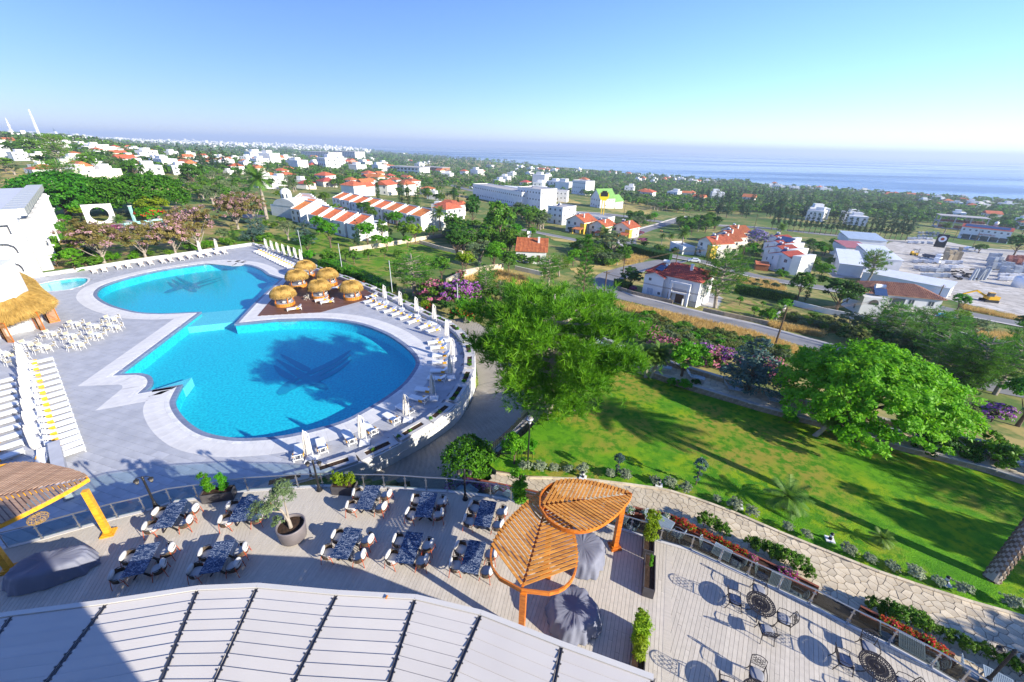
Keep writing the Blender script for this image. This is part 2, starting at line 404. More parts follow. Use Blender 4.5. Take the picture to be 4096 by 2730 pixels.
# -- terrace outline (rail line), left to right
RAIL=[a_(-260,870),a_(70,780),a_(390,700),a_(740,600),a_(1080,505),a_(1335,445),a_(1575,365),a_(1820,330),b_(445,260),b_(905,230),b_(1130,215),b_(1510,230),b_(1695,230),b_(1890,240),b_(2080,255),c_(205,265),c_(600,310),c_(790,350),c_(1210,452),c_(1650,560),c_(1885,635),d_(550,720),d_(830,800),d_(1090,918),d_(1350,1040),d_(1630,1165),d_(1920,1300),d_(2265,1480),e_(630,695),e_(850,815),e_(1000,905),e_(1230,1060)]
RAIL=[Vector((p.x,p.y,0))for p in RAIL]
TERR=RAIL+[Vector((26,-1,0)),Vector((-40,-1,0)),Vector((-40,8,0))]
b=B();b.prism([p for p in offset(RAIL,-.10,False)]+[Vector((26,-1,0)),Vector((-40,-1,0)),Vector((-40,8,0))],-7.5,-.045)
terrace=struct(b.build('terrace_floor',MT['dark']))
b=B()
for i in range(len(RAIL)-1):
 b.beam(RAIL[i]+Vector((0,0,-.06)),RAIL[i+1]+Vector((0,0,-.06)),.24,.16)
b.build('edge_trim',MT['awnframe'],terrace)
def clip_scan(poly,o,d):
 """parameter intervals of line o+t*d inside poly"""
 n=Vector((-d.y,d.x));ts=[]
 for i in range(len(poly)):
  p=Vector(poly[i][:2])-o;q=Vector(poly[(i+1)%len(poly)][:2])-o
  a,c=p.dot(n),q.dot(n)
  if(a>0)!=(c>0):
   w=a/(a-c);ts.append((p+(q-p)*w).dot(d))
 ts.sort();return list(zip(ts[::2],ts[1::2]))
seam=(d_(640,760),d_(615,1568))
s0,s1=Vector(seam[0][:2]),Vector(seam[1][:2]);sdir=(s0-s1).normalized();snrm=Vector((sdir.y,-sdir.x))
PW=.165
inner=offset(RAIL,-.14,False)
TP=[Vector(p[:2])for p in inner]+[Vector((26,-.5)),Vector((-40,-.5)),Vector((-40,8))]
plank_spec=[]
def halfclip(poly,p,n):
 """keep the side where (x-p).n <= 0"""
 out=[];N_=len(poly)
 for i in range(N_):
  a,c=poly[i],poly[(i+1)%N_];da,dc=(a-p).dot(n),(c-p).dot(n)
  if da<=0:out.append(a)
  if(da<=0)!=(dc<=0):out.append(a+(c-a)*(da/(da-dc)))
 return out
zp=[]
P_main=halfclip(TP,s0,snrm);P_B=halfclip(TP,s0,-snrm)
zp.append((halfclip(P_main,Vector((-13,12)),Vector((math.sin(R(94)),-math.cos(R(94))))),110))
tmp=halfclip(P_main,Vector((-13,12)),-Vector((math.sin(R(94)),-math.cos(R(94)))))
zp.append((halfclip(tmp,Vector((.8,12)),Vector((math.sin(R(74)),-math.cos(R(74))))),78))
zp.append((halfclip(tmp,Vector((.8,12)),-Vector((math.sin(R(74)),-math.cos(R(74))))),70))
zp.append((P_B,58))
allp=[]
for poly,ang in zp:
 d=Vector((math.cos(R(ang)),math.sin(R(ang))));n=Vector((-d.y,d.x))
 pr=[p.dot(n)for p in poly];k=min(pr)+PW/2
 while k<max(pr):
  for(t0,t1)in clip_scan(poly,n*k,d):
   if t1-t0>.3:
    t=t0-random.random()*2.5
    segs=[t0]
    while t<t1-.6:
     t+=4.0
     if t>t0+.6 and t<t1-.6:segs.append(t)
    segs.append(t1)
    for u0,u1 in zip(segs[:-1],segs[1:]):allp.append((n*k+d*((u0+u1)/2),u1-u0-.006,ang))
  k+=PW
def pvis(p):
 c=p[0];dv=Vector((c.x,c.y,-CAM_H));f=c.y*math.cos(PITCH)+CAM_H*math.sin(PITCH)
 if f<1 or c.y<7.2:return-1
 u=(c.x/f,(c.y*math.sin(PITCH)-CAM_H*math.cos(PITCH))/f)
 return p[1]/f**2 if abs(u[0])<1.3 and abs(u[1])<.9 else-1
allp.sort(key=lambda p:-pvis(p))
UB=B().box((0,0,-.0175),(1,PW-.010,.035)).mesh('plank',MT['deck'])
for i,(c,L_,ang)in enumerate(allp[:300]):
 ob('plank',UB,terrace,(c.x,c.y,0),R(ang),sca=(L_,1,1))
b=B()
for c,L_,ang in allp[300:]:b.box((c.x,c.y,-.0175),(L_,PW-.010,.035),R(ang))
stuff(b.build('plank',MT['deck'],terrace))
for p_,a_g in((Vector((-13,12)),94),(Vector((.8,12)),74),(s0,math.degrees(math.atan2(sdir.y,sdir.x)))):
 d=Vector((math.cos(R(a_g)),math.sin(R(a_g))));
 for t0,t1 in clip_scan(TP,p_,d):
  c=p_+d*((t0+t1)/2);B().box((0,0,-.016),(t1-t0-.05,.30,.042)).build('seam_board',MT['deck'],terrace,(c.x,c.y,0),R(a_g))
  # -- glass balustrade: posts, rail, panes
rail=thing('glass_balustrade','curved glass balustrade with steel posts along the terrace edge','balustrade')
RH=.98
b=B();b.tube([p+Vector((0,0,RH))for p in RAIL],.034,8);b.build('handrail',MT['steel'],rail,smooth=True)
for i,p in enumerate(RAIL[1:-1]):
 b=B();b.box((0,0,RH/2),(.05,.03,RH));b.box((0,0,.02),(.13,.1,.03))
 for zz in(.25,.75):b.box((0,0,zz),(.16,.06,.035))
 dd=RAIL[i+2]-RAIL[i];b.build('post',MT['steel'],rail,p,math.atan2(dd.y,dd.x))
for i in range(1,len(RAIL)-2):
 p,q=RAIL[i],RAIL[i+1];dd=(q-p).normalized()*.05
 g=B();g.beam(p+dd+Vector((0,0,.48)),q-dd+Vector((0,0,.48)),.012,.82)
 g.build('glass_pane',MT['glassdark']if p.x>4 else MT['glass'],rail)
 # -- lower deck (brown boards) along the right edge and its timber flower box
LOW_O=[at(1905,1952,ZD),c_(345,170,ZD),c_(760,250,ZD),c_(1200,350,ZD),d_(240,440,ZD),d_(640,520,ZD),d_(1000,700,ZD),d_(1500,945,ZD),d_(1990,1190,ZD),e_(470,520,ZD),e_(700,640,ZD),e_(960,775,ZD),e_(1130,900,ZD)]
LOW_O=[Vector((p.x,p.y,0))for p in LOW_O]
b=B();b.prism(LOW_O+[Vector((20,5,0)),Vector((16,9.4,0)),Vector((12,12,0)),Vector((6,15,0)),Vector((-2,15.5,0)),LOW_O[0]+Vector((-1.5,-1.0,0))],-6,ZD-.04)
low=struct(b.build('lower_deck_floor',MT['dark']))
lp=[Vector(p[:2])for p in LOW_O]+[Vector((20,5)),Vector((16,9)),Vector((12,11)),Vector((6,14)),Vector((-2,15))]
ang=142;d=Vector((math.cos(R(ang)),math.sin(R(ang))));n=Vector((-d.y,d.x));pr=[p.dot(n)for p in lp];k=min(pr)+.07
lows=[]
while k<max(pr):
 for t0,t1 in clip_scan(lp,n*k,d):
  if t1-t0>.2:lows.append((n*k+d*((t0+t1)/2),t1-t0))
 k+=.14
MT['lowdeck']=M('grey_brown_board',(.16,.125,.10),.6,(.11,.085,.07),2,aniso=(1,8,8),rnd=.12)
UB2=B().box((0,0,-.015),(1,.132,.03)).mesh('plank',MT['lowdeck'])
for c,L_ in lows[:290]:ob('plank',UB2,low,(c.x,c.y,ZD),R(ang),sca=(L_,1,1))
FBOX=[LOW_O[0:5],LOW_O[4:9],LOW_O[9:12]]
MT['boxwood']=M('red_stained_timber',(.26,.085,.045),.5,(.19,.06,.03),2,aniso=(1,6,6),rnd=.12)
fb_lab=['timber flower box with pink petunias below the lamp post','long timber flower box with red geraniums beside the stone path','timber flower box with red geraniums in the lower right corner']
for line,lab in zip(FBOX,fb_lab):
 fbx=thing('flower_box',lab,'flower box',line[0]*1.0+Vector((0,0,ZD)))
 o0=line[0];li=offset(line,-.42,False)
 for i in range(len(line)-1):
  for(p,q)in((line[i],line[i+1]),(li[i],li[i+1])):
   b=B()
   b.beam(p-o0+Vector((0,0,.17)),q-o0+Vector((0,0,.17)),.05,.34);b.beam(p-o0+Vector((0,0,.355)),q-o0+Vector((0,0,.355)),.11,.03)
   b.build('side_board',MT['boxwood'],fbx)
  b=B();b.add([line[i]-o0+Vector((0,0,.27)),line[i+1]-o0+Vector((0,0,.27)),li[i+1]-o0+Vector((0,0,.27)),li[i]-o0+Vector((0,0,.27))],[(0,1,2,3)])
  b.build('soil',MT['soil'],fbx)
  # -- lawn: a sloping platform between the path kerb and the lounger walk
KERB=[at(1985,1893,ZPATH),at(2110,1912,ZPATH),at(2300,1915,ZPATH),at(2500,1938,ZPATH),at(2660,1960,ZPATH),at(2800,2002,ZPATH),at(2950,2058,ZPATH),at(3110,2128,ZPATH),at(3300,2205,ZPATH),at(3500,2285,ZPATH),at(3700,2352,ZPATH),at(3900,2415,ZPATH),at(4096,2470,ZPATH),at(4400,2560,ZPATH)]
WALKI=[at(2340,1370,-2.2),at(2480,1444,-2.2),at(2560,1470,-2.2),at(2760,1538,-2.2),at(3050,1625,-2.2),at(3350,1705,-2.2),at(3600,1780,-2.2),at(3800,1830,-2.2),at(3950,1868,-2.2),at(4096,1915,-2.2),at(4400,2000,-2.2)]
WALKO=[at(2340,1335,-2.2),at(2490,1400,-2.2),at(2700,1470,-2.2),at(3000,1560,-2.2),at(3300,1642,-2.2),at(3550,1700,-2.2),at(3760,1745,-2.2),at(3960,1795,-2.2),at(4096,1835,-2.2),at(4400,1920,-2.2)]
_ka=np.array([[p.x,p.y,1]for p in KERB]+[[p.x,p.y,1]for p in WALKI]);_kb=np.array([ZPATH+.02]*len(KERB)+[-2.95]*2+[-2.85]*2+[-2.75]*3+[-2.7]*(len(WALKI)-7))
_kc=np.linalg.lstsq(_ka,_kb,rcond=None)[0]
def zlawn(x,y):return _kc[0]*x+_kc[1]*y+_kc[2]
LEFT=[v_(1390,1500,-3.0),at(2200,1590,-2.6),at(2165,1690,-2.4),at(2105,1760,-2.2),at(2020,1830,-1.9),at(1960,1880,-1.5)]
LAWN=KERB+WALKI[::-1]+LEFT
def drape(name,poly,step,mat,zf,dz=.02,skirt=0,jitter=True):
 xs=[p[0]for p in poly];ys=[p[1]for p in poly]
 nx=int((max(xs)-min(xs))/step)+2;ny=int((max(ys)-min(ys))/step)+2
 X=min(xs)+np.arange(nx+1)*step;Y=min(ys)+np.arange(ny+1)*step
 XX,YY=np.meshgrid(X,Y)
 cx,cy=np.meshgrid((X[:-1]+X[1:])/2,(Y[:-1]+Y[1:])/2);ins=inside_np(poly,cx,cy)
 j,i=np.nonzero(ins);W=nx+1
 F=np.stack([j*W+i,j*W+i+1,(j+1)*W+i+1,(j+1)*W+i],1)
 V=np.stack([XX.ravel(),YY.ravel(),(zf(XX,YY)+dz).ravel()],1)
 used=np.unique(F);rm=-np.ones(len(V),int);rm[used]=np.arange(len(used))
 return np_mesh(name,V[used],rm[F],mat,smooth=True)
def GROUND(name,cols,scales,bump=.3,bs=40):
 m=bpy.data.materials.new(name);m.use_nodes=True;t=m.node_tree;N=t.nodes;L=t.links;bsd=N['Principled BSDF'];bsd.inputs['Roughness'].default_value=.95;bsd.inputs['Specular IOR Level'].default_value=.1
 tc=N.new('ShaderNodeTexCoord');prev=None
 for i,c in enumerate(cols):
  if prev is None:rgb=N.new('ShaderNodeRGB');rgb.outputs[0].default_value=(*c,1);prev=rgb.outputs[0];continue
  nz=N.new('ShaderNodeTexNoise');nz.inputs['Scale'].default_value=scales[i-1];nz.inputs['Detail'].default_value=6;nz.inputs['Roughness'].default_value=.62
  ofs=N.new('ShaderNodeVectorMath');ofs.operation='ADD';ofs.inputs[1].default_value=(i*17.3,i*5.1,0);L.new(tc.outputs['Object'],ofs.inputs[0]);L.new(ofs.outputs[0],nz.inputs['Vector'])
  mr=N.new('ShaderNodeMapRange');mr.inputs[1].default_value=.46;mr.inputs[2].default_value=.60;L.new(nz.outputs[0],mr.inputs[0])
  mx=N.new('ShaderNodeMix');mx.data_type='RGBA';mx.inputs[7].default_value=(*c,1);L.new(prev,mx.inputs[6]);L.new(mr.outputs[0],mx.inputs[0]);prev=mx.outputs[2]
 L.new(prev,bsd.inputs['Base Color'])
 n2=N.new('ShaderNodeTexNoise');n2.inputs['Scale'].default_value=bs;L.new(tc.outputs['Object'],n2.inputs['Vector']);bp=N.new('ShaderNodeBump');bp.inputs['Strength'].default_value=bump;bp.inputs['Distance'].default_value=.08;L.new(n2.outputs[0],bp.inputs['Height']);L.new(bp.outputs[0],bsd.inputs['Normal'])
 return m
MT['lawn']=GROUND('lawn_turf',[(.12,.30,.012),(.23,.33,.012),(.085,.25,.012),(.28,.25,.04),(.06,.20,.01)],[.22,.45,.16,1.6],.5,14)
MT['terrain']=GROUND('scrubland',[(.11,.17,.04),(.22,.22,.07),(.07,.14,.03),(.36,.29,.11),(.09,.16,.04)],[.02,.012,.035,.2],.5,2.5)
MT['drygrass']=GROUND('dry_grass',[(.46,.34,.11),(.36,.29,.10),(.52,.40,.16),(.20,.22,.06)],[.3,.8,.12],.6,6)
MT['garden']=GROUND('garden_ground',[(.34,.22,.10),(.12,.20,.03),(.40,.28,.13),(.16,.22,.04)],[.16,.5,.3],.4,8)
MT['dust']=GROUND('white_dust',[(.50,.47,.43),(.42,.39,.35),(.57,.55,.52),(.33,.31,.28)],[.06,.15,.4],.3,4)
MT['turf2']=GROUND('garden_turf',[(.10,.23,.015),(.17,.25,.02),(.26,.24,.06),(.06,.17,.012)],[.15,.35,.6],.5,8)
lme=fill_mesh('lawn',[LAWN],0,MT['lawn'])
for v_x in lme.vertices:v_x.co.z=zlawn(v_x.co.x,v_x.co.y)
lawn=struct(ob('lawn',lme))
b=B();n0=len(LAWN)
for i in range(n0):
 p,q=LAWN[i],LAWN[(i+1)%n0];b.add([(p.x,p.y,zlawn(p.x,p.y)-.05),(q.x,q.y,zlawn(q.x,q.y)-.05),(q.x,q.y,-9),(p.x,p.y,-9)],[(0,1,2,3)])
b.build('bank',MT['rubble'],lawn)
# -- stone path with crazy paving
PATH_I=[Vector((p.x,p.y,0))for p in offset(LOW_O,.06,False)]
PATH=[Vector((p.x,p.y,0))for p in KERB]+[Vector((30,6,0))]+PATH_I[::-1]
path=struct(ob('path',fill_mesh('path',[[p for p in PATH]],ZPATH-.03,MT['mortar'])))
def crazy(poly,step,gap,seed):
 """irregular polygons of a jittered cell pattern clipped by their neighbours"""
 rs=np.random.RandomState(seed);xs=[p[0]for p in poly];ys=[p[1]for p in poly];sites={}
 nx=int((max(xs)-min(xs))/step)+2;ny=int((max(ys)-min(ys))/step)+2
 for i in range(-2,nx+2):
  for j in range(-2,ny+2):sites[i,j]=Vector((min(xs)+(i+.5*(j%2)+rs.uniform(-.42,.42))*step,min(ys)+(j+rs.uniform(-.42,.42))*step*.92))
 out=[]
 for(i,j),c in sites.items():
  if not inside(poly,c.x,c.y):continue
  cell=[c+Vector((step*2*math.cos(t),step*2*math.sin(t)))for t in[math.pi/4*k for k in range(8)]]
  for di in(-2,-1,0,1,2):
   for dj in(-2,-1,0,1,2):
    o=sites.get((i+di,j+dj))
    if o is None or(di==0 and dj==0):continue
    n=(o-c);L_=n.length;n/=L_
    cell=halfclip(cell,c+n*(L_/2-gap/2),n)
    if not cell:break
   if not cell:break
  if len(cell)>=3:out.append((c,cell))
 return out
stones=crazy(PATH,.42,.03,5)
def vis2(c,z):
 f=c.y*math.cos(PITCH)+(CAM_H-z)*math.sin(PITCH)
 if f<1:return-1
 x=c.x/f;y=(c.y*math.sin(PITCH)+(z-CAM_H)*math.cos(PITCH))/f
 return 1/f**2 if abs(x)<1.28 and abs(y)<.86 else-1
stones.sort(key=lambda s:-vis2(s[0],ZPATH))
rest=B()
for i,(c,cell)in enumerate(stones):
 zt=random.uniform(-.004,.012)
 if i<300:
  bb_=B();bb_.prism([p-c for p in cell],-.06,zt)
  bb_.build('paving_stone',MT['stone'],path,(c.x,c.y,ZPATH))
 else:rest.prism(cell,ZPATH-.06,ZPATH+zt)
if rest.v:stuff(rest.build('paving_stone',MT['stone'],path))
kb=resample(KERB,.75)
for i in range(len(kb)-1):
 p,q=Vector((kb[i].x,kb[i].y,0)),Vector((kb[i+1].x,kb[i+1].y,0));dd=(q-p).normalized()*.006
 B().beam(p+dd,q-dd,.16,.18).build('kerb_stone',MT['stone'],path,(0,0,ZPATH-.005))
 # -- lounger walk beyond the lawn
WALK=WALKI+WALKO[::-1]
walk=struct(ob('walk',fill_mesh('walk',[WALK],-2.24,MT['mortar'])))
st2=crazy([Vector((p.x,p.y,0))for p in WALK],.62,.04,9)
for i,(c,cell)in enumerate(st2[:295]):B().prism([p-c for p in cell],-.05,random.uniform(0,.01)).build('paving_stone',MT['stone'],walk,(c.x,c.y,-2.2))
wl=[Vector((p.x,p.y,0))for p in WALKI]
lw=thing('stone_retaining_wall','low rubble stone wall holding the lounger walk above the lawn','wall',wl[0]+Vector((0,0,-3)))
ol=[Vector((p.x,p.y,0))for p in WALKO]
lw2=thing('stone_parapet_wall','rubble stone parapet behind the sun loungers beyond the lawn','wall',ol[0]+Vector((0,0,-2.2)))
def rubble_wall(root,line,z0,z1,th,mat,sz=.42,seed=1,cap=True,lim=290):
 rs=random.Random(seed);o0=root.location.copy();cnt=0
 pts=resample(line,sz*1.15);core=B();far=B()
 for i in range(len(pts)-1):
  p,q=pts[i],pts[i+1];dd=q-p
  core.beam(p+Vector((0,0,(z0+z1)/2))-o0,q+Vector((0,0,(z0+z1)/2))-o0,th*.8,z1-z0)
  nrow=max(1,int((z1-z0)/(sz*.75)))
  for r in range(nrow):
   zz=z0+(r+.5)*(z1-z0)/nrow;sh=(r%2)*.5
   c=p+dd*(.5+sh*.8)+Vector((0,0,zz));s_=(dd.length*rs.uniform(.82,.97),th*rs.uniform(.98,1.1),(z1-z0)/nrow*rs.uniform(.8,.95))
   t=B()if cnt<lim else far
   an=math.atan2(dd.y,dd.x)
   if cnt<lim:t.box((0,0,0),s_);t.build('stone',mat,root,c-o0,an)
   else:t.box(c-o0,s_,an)
   cnt+=1
 core.build('mortar_core',MT['mortar'],root)
 if far.v:stuff(far.build('stone',mat,root))
 if cap:
  b=B()
  for i in range(len(pts)-1):b.beam(pts[i]+Vector((0,0,z1+.03))-o0,pts[i+1]+Vector((0,0,z1+.03))-o0,th*1.15,.07)
  b.build('coping',MT['pave'],root)
rubble_wall(lw,wl,-3.6,-2.22,.3,MT['rubble'],.45,2,True)
rubble_wall(lw2,ol,-2.3,-1.75,.35,MT['rubble'],.5,3,True)
# -- driveway between the pool wall and the lawn
def drv(px,py,z):p=at(px,py,z);return p
DR=[(m_(380,1290,-5.4),m_(1950,1330,-5.3)),(m_(820,1190,-5.4),m_(2000,1190,-5.3)),(m_(1150,1110,-5.45),m_(2050,1060,-5.3)),(m_(1420,985,-5.5),m_(2200,930,-5.4)),(m_(1640,850,-5.6),m_(2351,800,-5.5)),(m_(1850,695,-5.8),m_(2480,640,-5.6)),(m_(2000,540,-6.0),m_(2560,500,-5.8)),(m_(2090,330,-6.2),m_(2500,360,-6.1)),(k_(2330,1500,-6.3),k_(2700,1480,-6.2)),(k_(2290,1200,-6.2),k_(2600,1150,-6.1)),(k_(2200,1000,-5.9),k_(2420,960,-5.8)),(k_(2040,880,-5.6),k_(2200,850,-5.5))]
def road(name,pairs,mat,nx=6,sub=3,zf=None,dz=0.02):
 L_=spline([p for p,q in pairs],sub);R_=spline([q for p,q in pairs],sub);V=[];F=[]
 for a,c in zip(L_,R_):
  for k in range(nx+1):
   p=a.lerp(c,k/nx)
   V.append((p.x,p.y,(float(zf(p.x,p.y))if zf else p.z)+dz))
 for i in range(len(L_)-1):
  for k in range(nx):F.append((i*(nx+1)+k,i*(nx+1)+k+1,(i+1)*(nx+1)+k+1,(i+1)*(nx+1)+k))
 return np_mesh(name,V,F,mat,smooth=True)
drive=struct(ob('driveway',road('driveway',DR,MT['mortar'])))
L_=resample(spline([p for p,q in DR],6),.24);R_=resample(spline([q for p,q in DR],6),.24);nn=len(L_);rest=B();cnt=0
setts=[]
Rr=[R_[int(i*(len(R_)-1)/(nn-1))]for i in range(nn)]
for i in range(nn-1):
 wd_=(Rr[i]-L_[i]).length;m=max(1,int(wd_/.42))
 for k in range(m):
  u0=(k+.5*(i%2))/m;u1=min(1,u0+1/m)
  if u0>=1:continue
  p=[L_[i].lerp(Rr[i],u0+.02/m),L_[i].lerp(Rr[i],u1-.02/m),L_[i+1].lerp(Rr[i+1],u1-.02/m),L_[i+1].lerp(Rr[i+1],u0+.02/m)]
  c=(p[0]+p[2])/2
  setts.append((c,[x.lerp(c,.04)for x in p]))
setts.sort(key=lambda s:-vis2(s[0],s[0].z))
for i,(c,p)in enumerate(setts):
 V=[x+Vector((0,0,.038))for x in p]+[x for x in p]
 t=B()if i<300 else rest
 V=[v-c for v in V]if i<300 else V
 t.add(V,[(0,1,2,3),(4,5,1,0),(5,6,2,1),(6,7,3,2),(7,4,0,3)])
 if i<300:t.build('sett',MT['setts'],drive,c)
stuff(rest.build('sett',MT['setts'],drive))
# -- pool deck
POOL=[]
def pl(*pts):POOL.extend(pts)
Z0=ZP
up=[l_(1850,797,Z0),l_(1500,812,Z0),l_(1300,803,Z0),l_(1150,773,Z0),l_(1020,733,Z0),l_(930,685,Z0),l_(888,635,Z0),l_(920,580,Z0),l_(1010,535,Z0),l_(1200,478,Z0),l_(1450,420,Z0),l_(1700,381,Z0),l_(1950,352,Z0),l_(2200,350,Z0),k_(80,352,Z0),k_(220,372,Z0),k_(320,408,Z0),k_(385,455,Z0)]
seg1=spline(up[1:],5)
seg2=[k_(510,497,Z0),k_(350,640,Z0),k_(270,715,Z0),k_(85,910,Z0)]
low_=[k_(85,910,Z0),k_(480,872,Z0),k_(900,866,Z0),k_(1200,902,Z0),k_(1450,987,Z0),k_(1620,1090,Z0),k_(1725,1190,Z0),k_(1752,1270,Z0),m_(1490,195,Z0),m_(1400,310,Z0),m_(1230,440,Z0),m_(1030,560,Z0),m_(850,648,Z0),m_(600,722,Z0),m_(300,785,Z0),m_(0,808,Z0),n_(2100,1030,Z0),n_(1900,990,Z0),n_(1760,915,Z0),n_(1655,810,Z0),n_(1607,710,Z0),n_(1625,640,Z0),n_(1675,545,Z0)]
seg3=spline(low_[1:],5)
notch=[n_(1330,604,Z0),n_(1385,555,Z0),n_(1402,505,Z0),n_(1370,462,Z0),n_(1280,440,Z0),n_(1095,447,Z0)]
seg4=[notch[0]]+spline(notch[1:5],4)+[notch[5]]
POOL=[l_(1850,797,Z0)]+seg1+seg2+seg3+seg4
POOL=[Vector((p.x,p.y,0))for p in POOL]
POOL=[p for i,p in enumerate(POOL)if(p-POOL[i-1]).length>.05]
_ar=sum(POOL[i].x*POOL[(i+1)%len(POOL)].y-POOL[(i+1)%len(POOL)].x*POOL[i].y for i in range(len(POOL)))
if _ar>0:POOL=POOL[::-1]
KID=spline([l_(320,560,Z0),l_(470,520,Z0),l_(650,492,Z0),l_(790,490,Z0),l_(800,520,Z0),l_(740,560,Z0),l_(620,595,Z0),l_(470,610,Z0),l_(360,605,Z0)],4,True)
KID=[Vector((p.x,p.y,0))for p in KID]
if sum(KID[i].x*KID[(i+1)%len(KID)].y-KID[(i+1)%len(KID)].x*KID[i].y for i in range(len(KID)))>0:KID=KID[::-1]
BACKW=[l_(-60,560,ZP),l_(300,490,ZP),l_(740,425,ZP),l_(1300,335,ZP),l_(1800,265,ZP),l_(2340,185,ZP),k_(280,200,ZP)]
SIDEW=[k_(280,200,ZP),k_(500,290,ZP),k_(850,425,ZP),k_(1280,590,ZP),k_(1450,662,ZP),k_(1850,860,ZP),k_(2040,950,ZP),k_(2150,1060,ZP),k_(2195,1180,ZP),k_(2195,1330,ZP),m_(1930,290,ZP),m_(1800,500,ZP),m_(1600,660,ZP),m_(1380,790,ZP),m_(1100,930,ZP),m_(800,1045,ZP),m_(440,1150,ZP),m_(100,1230,ZP)]
BACKW=[Vector((p.x,p.y,0))for p in BACKW];SIDEW=[Vector((p.x,p.y,0))for p in SIDEW]
SIDES=spline(SIDEW,5)
DECK=BACKW+SIDES[1:]+[Vector((-12,12,0)),Vector((-45,5,0)),Vector((-95,25,0)),Vector((-110,60,0))]
pool_deck=struct(ob('pool_deck',fill_mesh('pool_deck',[DECK,offset(POOL,.12),offset(KID,.1)],ZP-.05,MT['grout'])))
TA=R(-17);tdx=Vector((math.cos(TA),math.sin(TA)));tdy=Vector((-tdx.y,tdx.x));TWd,THt=1.25,.62
pin=[Vector(p[:2])for p in offset(POOL,.9)];kin=[Vector(p[:2])for p in offset(KID,.35)]
tl=[]
for j in range(-150,260):
 for i in range(-110,60):
  c=tdx*((i+.5*(j%2))*TWd)+tdy*(j*THt)
  if c.y<14 or c.y>120 or c.x<-105:continue
  tl.append(c)
X=np.array([c.x for c in tl]);Y=np.array([c.y for c in tl])
ok=inside_np(DECK,X,Y)&~inside_np(pin,X,Y)&~inside_np(kin,X,Y)
tl=[c for c,o in zip(tl,ok)if o]
tl.sort(key=lambda c:-vis2(Vector((c.x,c.y,0)),ZP))
UT=B().box((0,0,-.022),(TWd-.014,THt-.014,.044)).mesh('floor_tile',MT['tile'])
for c in tl[:300]:ob('floor_tile',UT,pool_deck,(c.x,c.y,ZP),TA)
rest=B()
for c in tl[300:]:rest.box((c.x,c.y,ZP-.022),(TWd-.014,THt-.014,.044),TA)
stuff(rest.build('floor_tile',MT['tile'],pool_deck))
def ring(line,d0,d1,z,step,name,mat,th=.05,lim=300,gap=.012,dzv=.0):
 """pieces laid side by side round a closed line"""
 P0=offset(line,d0);P1=offset(line,d1);n=len(line);acc=0;start=0;pieces=[]
 cur=[0]
 i=0;L_=[0]
 for k in range(n):L_.append(L_[-1]+(line[(k+1)%n]-line[k]).length)
 T=L_[-1];m=int(T/step);cuts=[T*k/m for k in range(m+1)]
 def pt(P,t):
  k=min(n-1,max(0,int(np.searchsorted(L_,t,'right'))-1));w=(t-L_[k])/max(1e-9,L_[k+1]-L_[k]);return P[k].lerp(P[(k+1)%n],w)
 for a,c in zip(cuts[:-1],cuts[1:]):
  mids=[a+gap/2]+[l for l in L_ if a+.03<l<c-.03]+[c-gap/2]
  pieces.append(([pt(P0,t)for t in mids],[pt(P1,t)for t in mids]))
 rest=B()
 for q,(A_,C_)in enumerate(pieces):
  zz=z+dzv*(q%2)
  poly=A_+C_[::-1];c=sum(poly,Vector((0,0,0)))/len(poly)
  t=B()if q<lim else rest
  pp=[p-c for p in poly]if q<lim else poly
  m=len(A_);V=[(p.x,p.y,0)for p in pp]+[(p.x,p.y,-th)for p in pp];N_=len(pp)
  F=[(k,N_-1-k,N_-2-k,k+1)for k in range(m-1)]+[(k,(k+1)%N_,N_+(k+1)%N_,N_+k)for k in range(N_)]
  if q<lim:t.add(V,F);t.build(name,mat,pool_deck,(c.x,c.y,zz))
  else:t.add([(v[0],v[1],v[2]+zz)for v in V],F)
 if rest.v:stuff(rest.build(name,mat,pool_deck))
ring(POOL,-.02,.42,ZP-.03,.62,'coping_stone',MT['cope'],.3)
ring(POOL,.43,.80,ZP+.004,.62,'gutter_stone',MT['gutter'],.05)
ring(POOL,.81,2.35,ZP+.006,.72,'border_slab',MT['band'],.05,dzv=.002)
ring(KID,-.02,.3,ZP+.004,.6,'kerb_slab',MT['band'],.06)
def POOLFLOOR():
 m=M('pool_mosaic',(.02,.60,.70),.5,(.008,.40,.56),4.5,detail=6,contrast=(.40,.64))
 return m
MT['mosaic']=POOLFLOOR();MT['mosaic_l']=M('pale_pool_mosaic',(.20,.66,.72),.5,(.11,.52,.62),9,detail=2,contrast=(.42,.62))
MT['logo']=M('dark_mosaic',(.010,.33,.50),.5,(.008,.27,.44),9)
MT['poolwater']=WATER('pool_water',(.76,.97,.98),.015,3.2,.10)
pool=struct(ob('pool_basin',fill_mesh('pool_basin',[offset(POOL,.1)],ZP-1.55,MT['mosaic'])))
b=B();pp=offset(POOL,.06);n0=len(pp)
for i in range(n0):
 p,q=pp[i],pp[(i+1)%n0];b.add([(p.x,p.y,ZP-.2),(q.x,q.y,ZP-.2),(q.x,q.y,ZP-1.56),(p.x,p.y,ZP-1.56)],[(0,1,2,3)])
b.build('basin_wall',MT['mosaic'],pool)
pw=struct(ob('pool_water',fill_mesh('pool_water',[offset(POOL,.02)],ZP-.10,MT['poolwater'])))
b=B();sh=[l_(1820,820,ZP-.75),l_(2300,775,ZP-.75),k_(95,900,ZP-.75),l_(1660,955,ZP-.75)];b.prism([Vector((p.x,p.y))for p in(sh[0],sh[3],sh[2],sh[1])],ZP-1.55,ZP-.62);b.build('shelf',MT['mosaic_l'],pool)
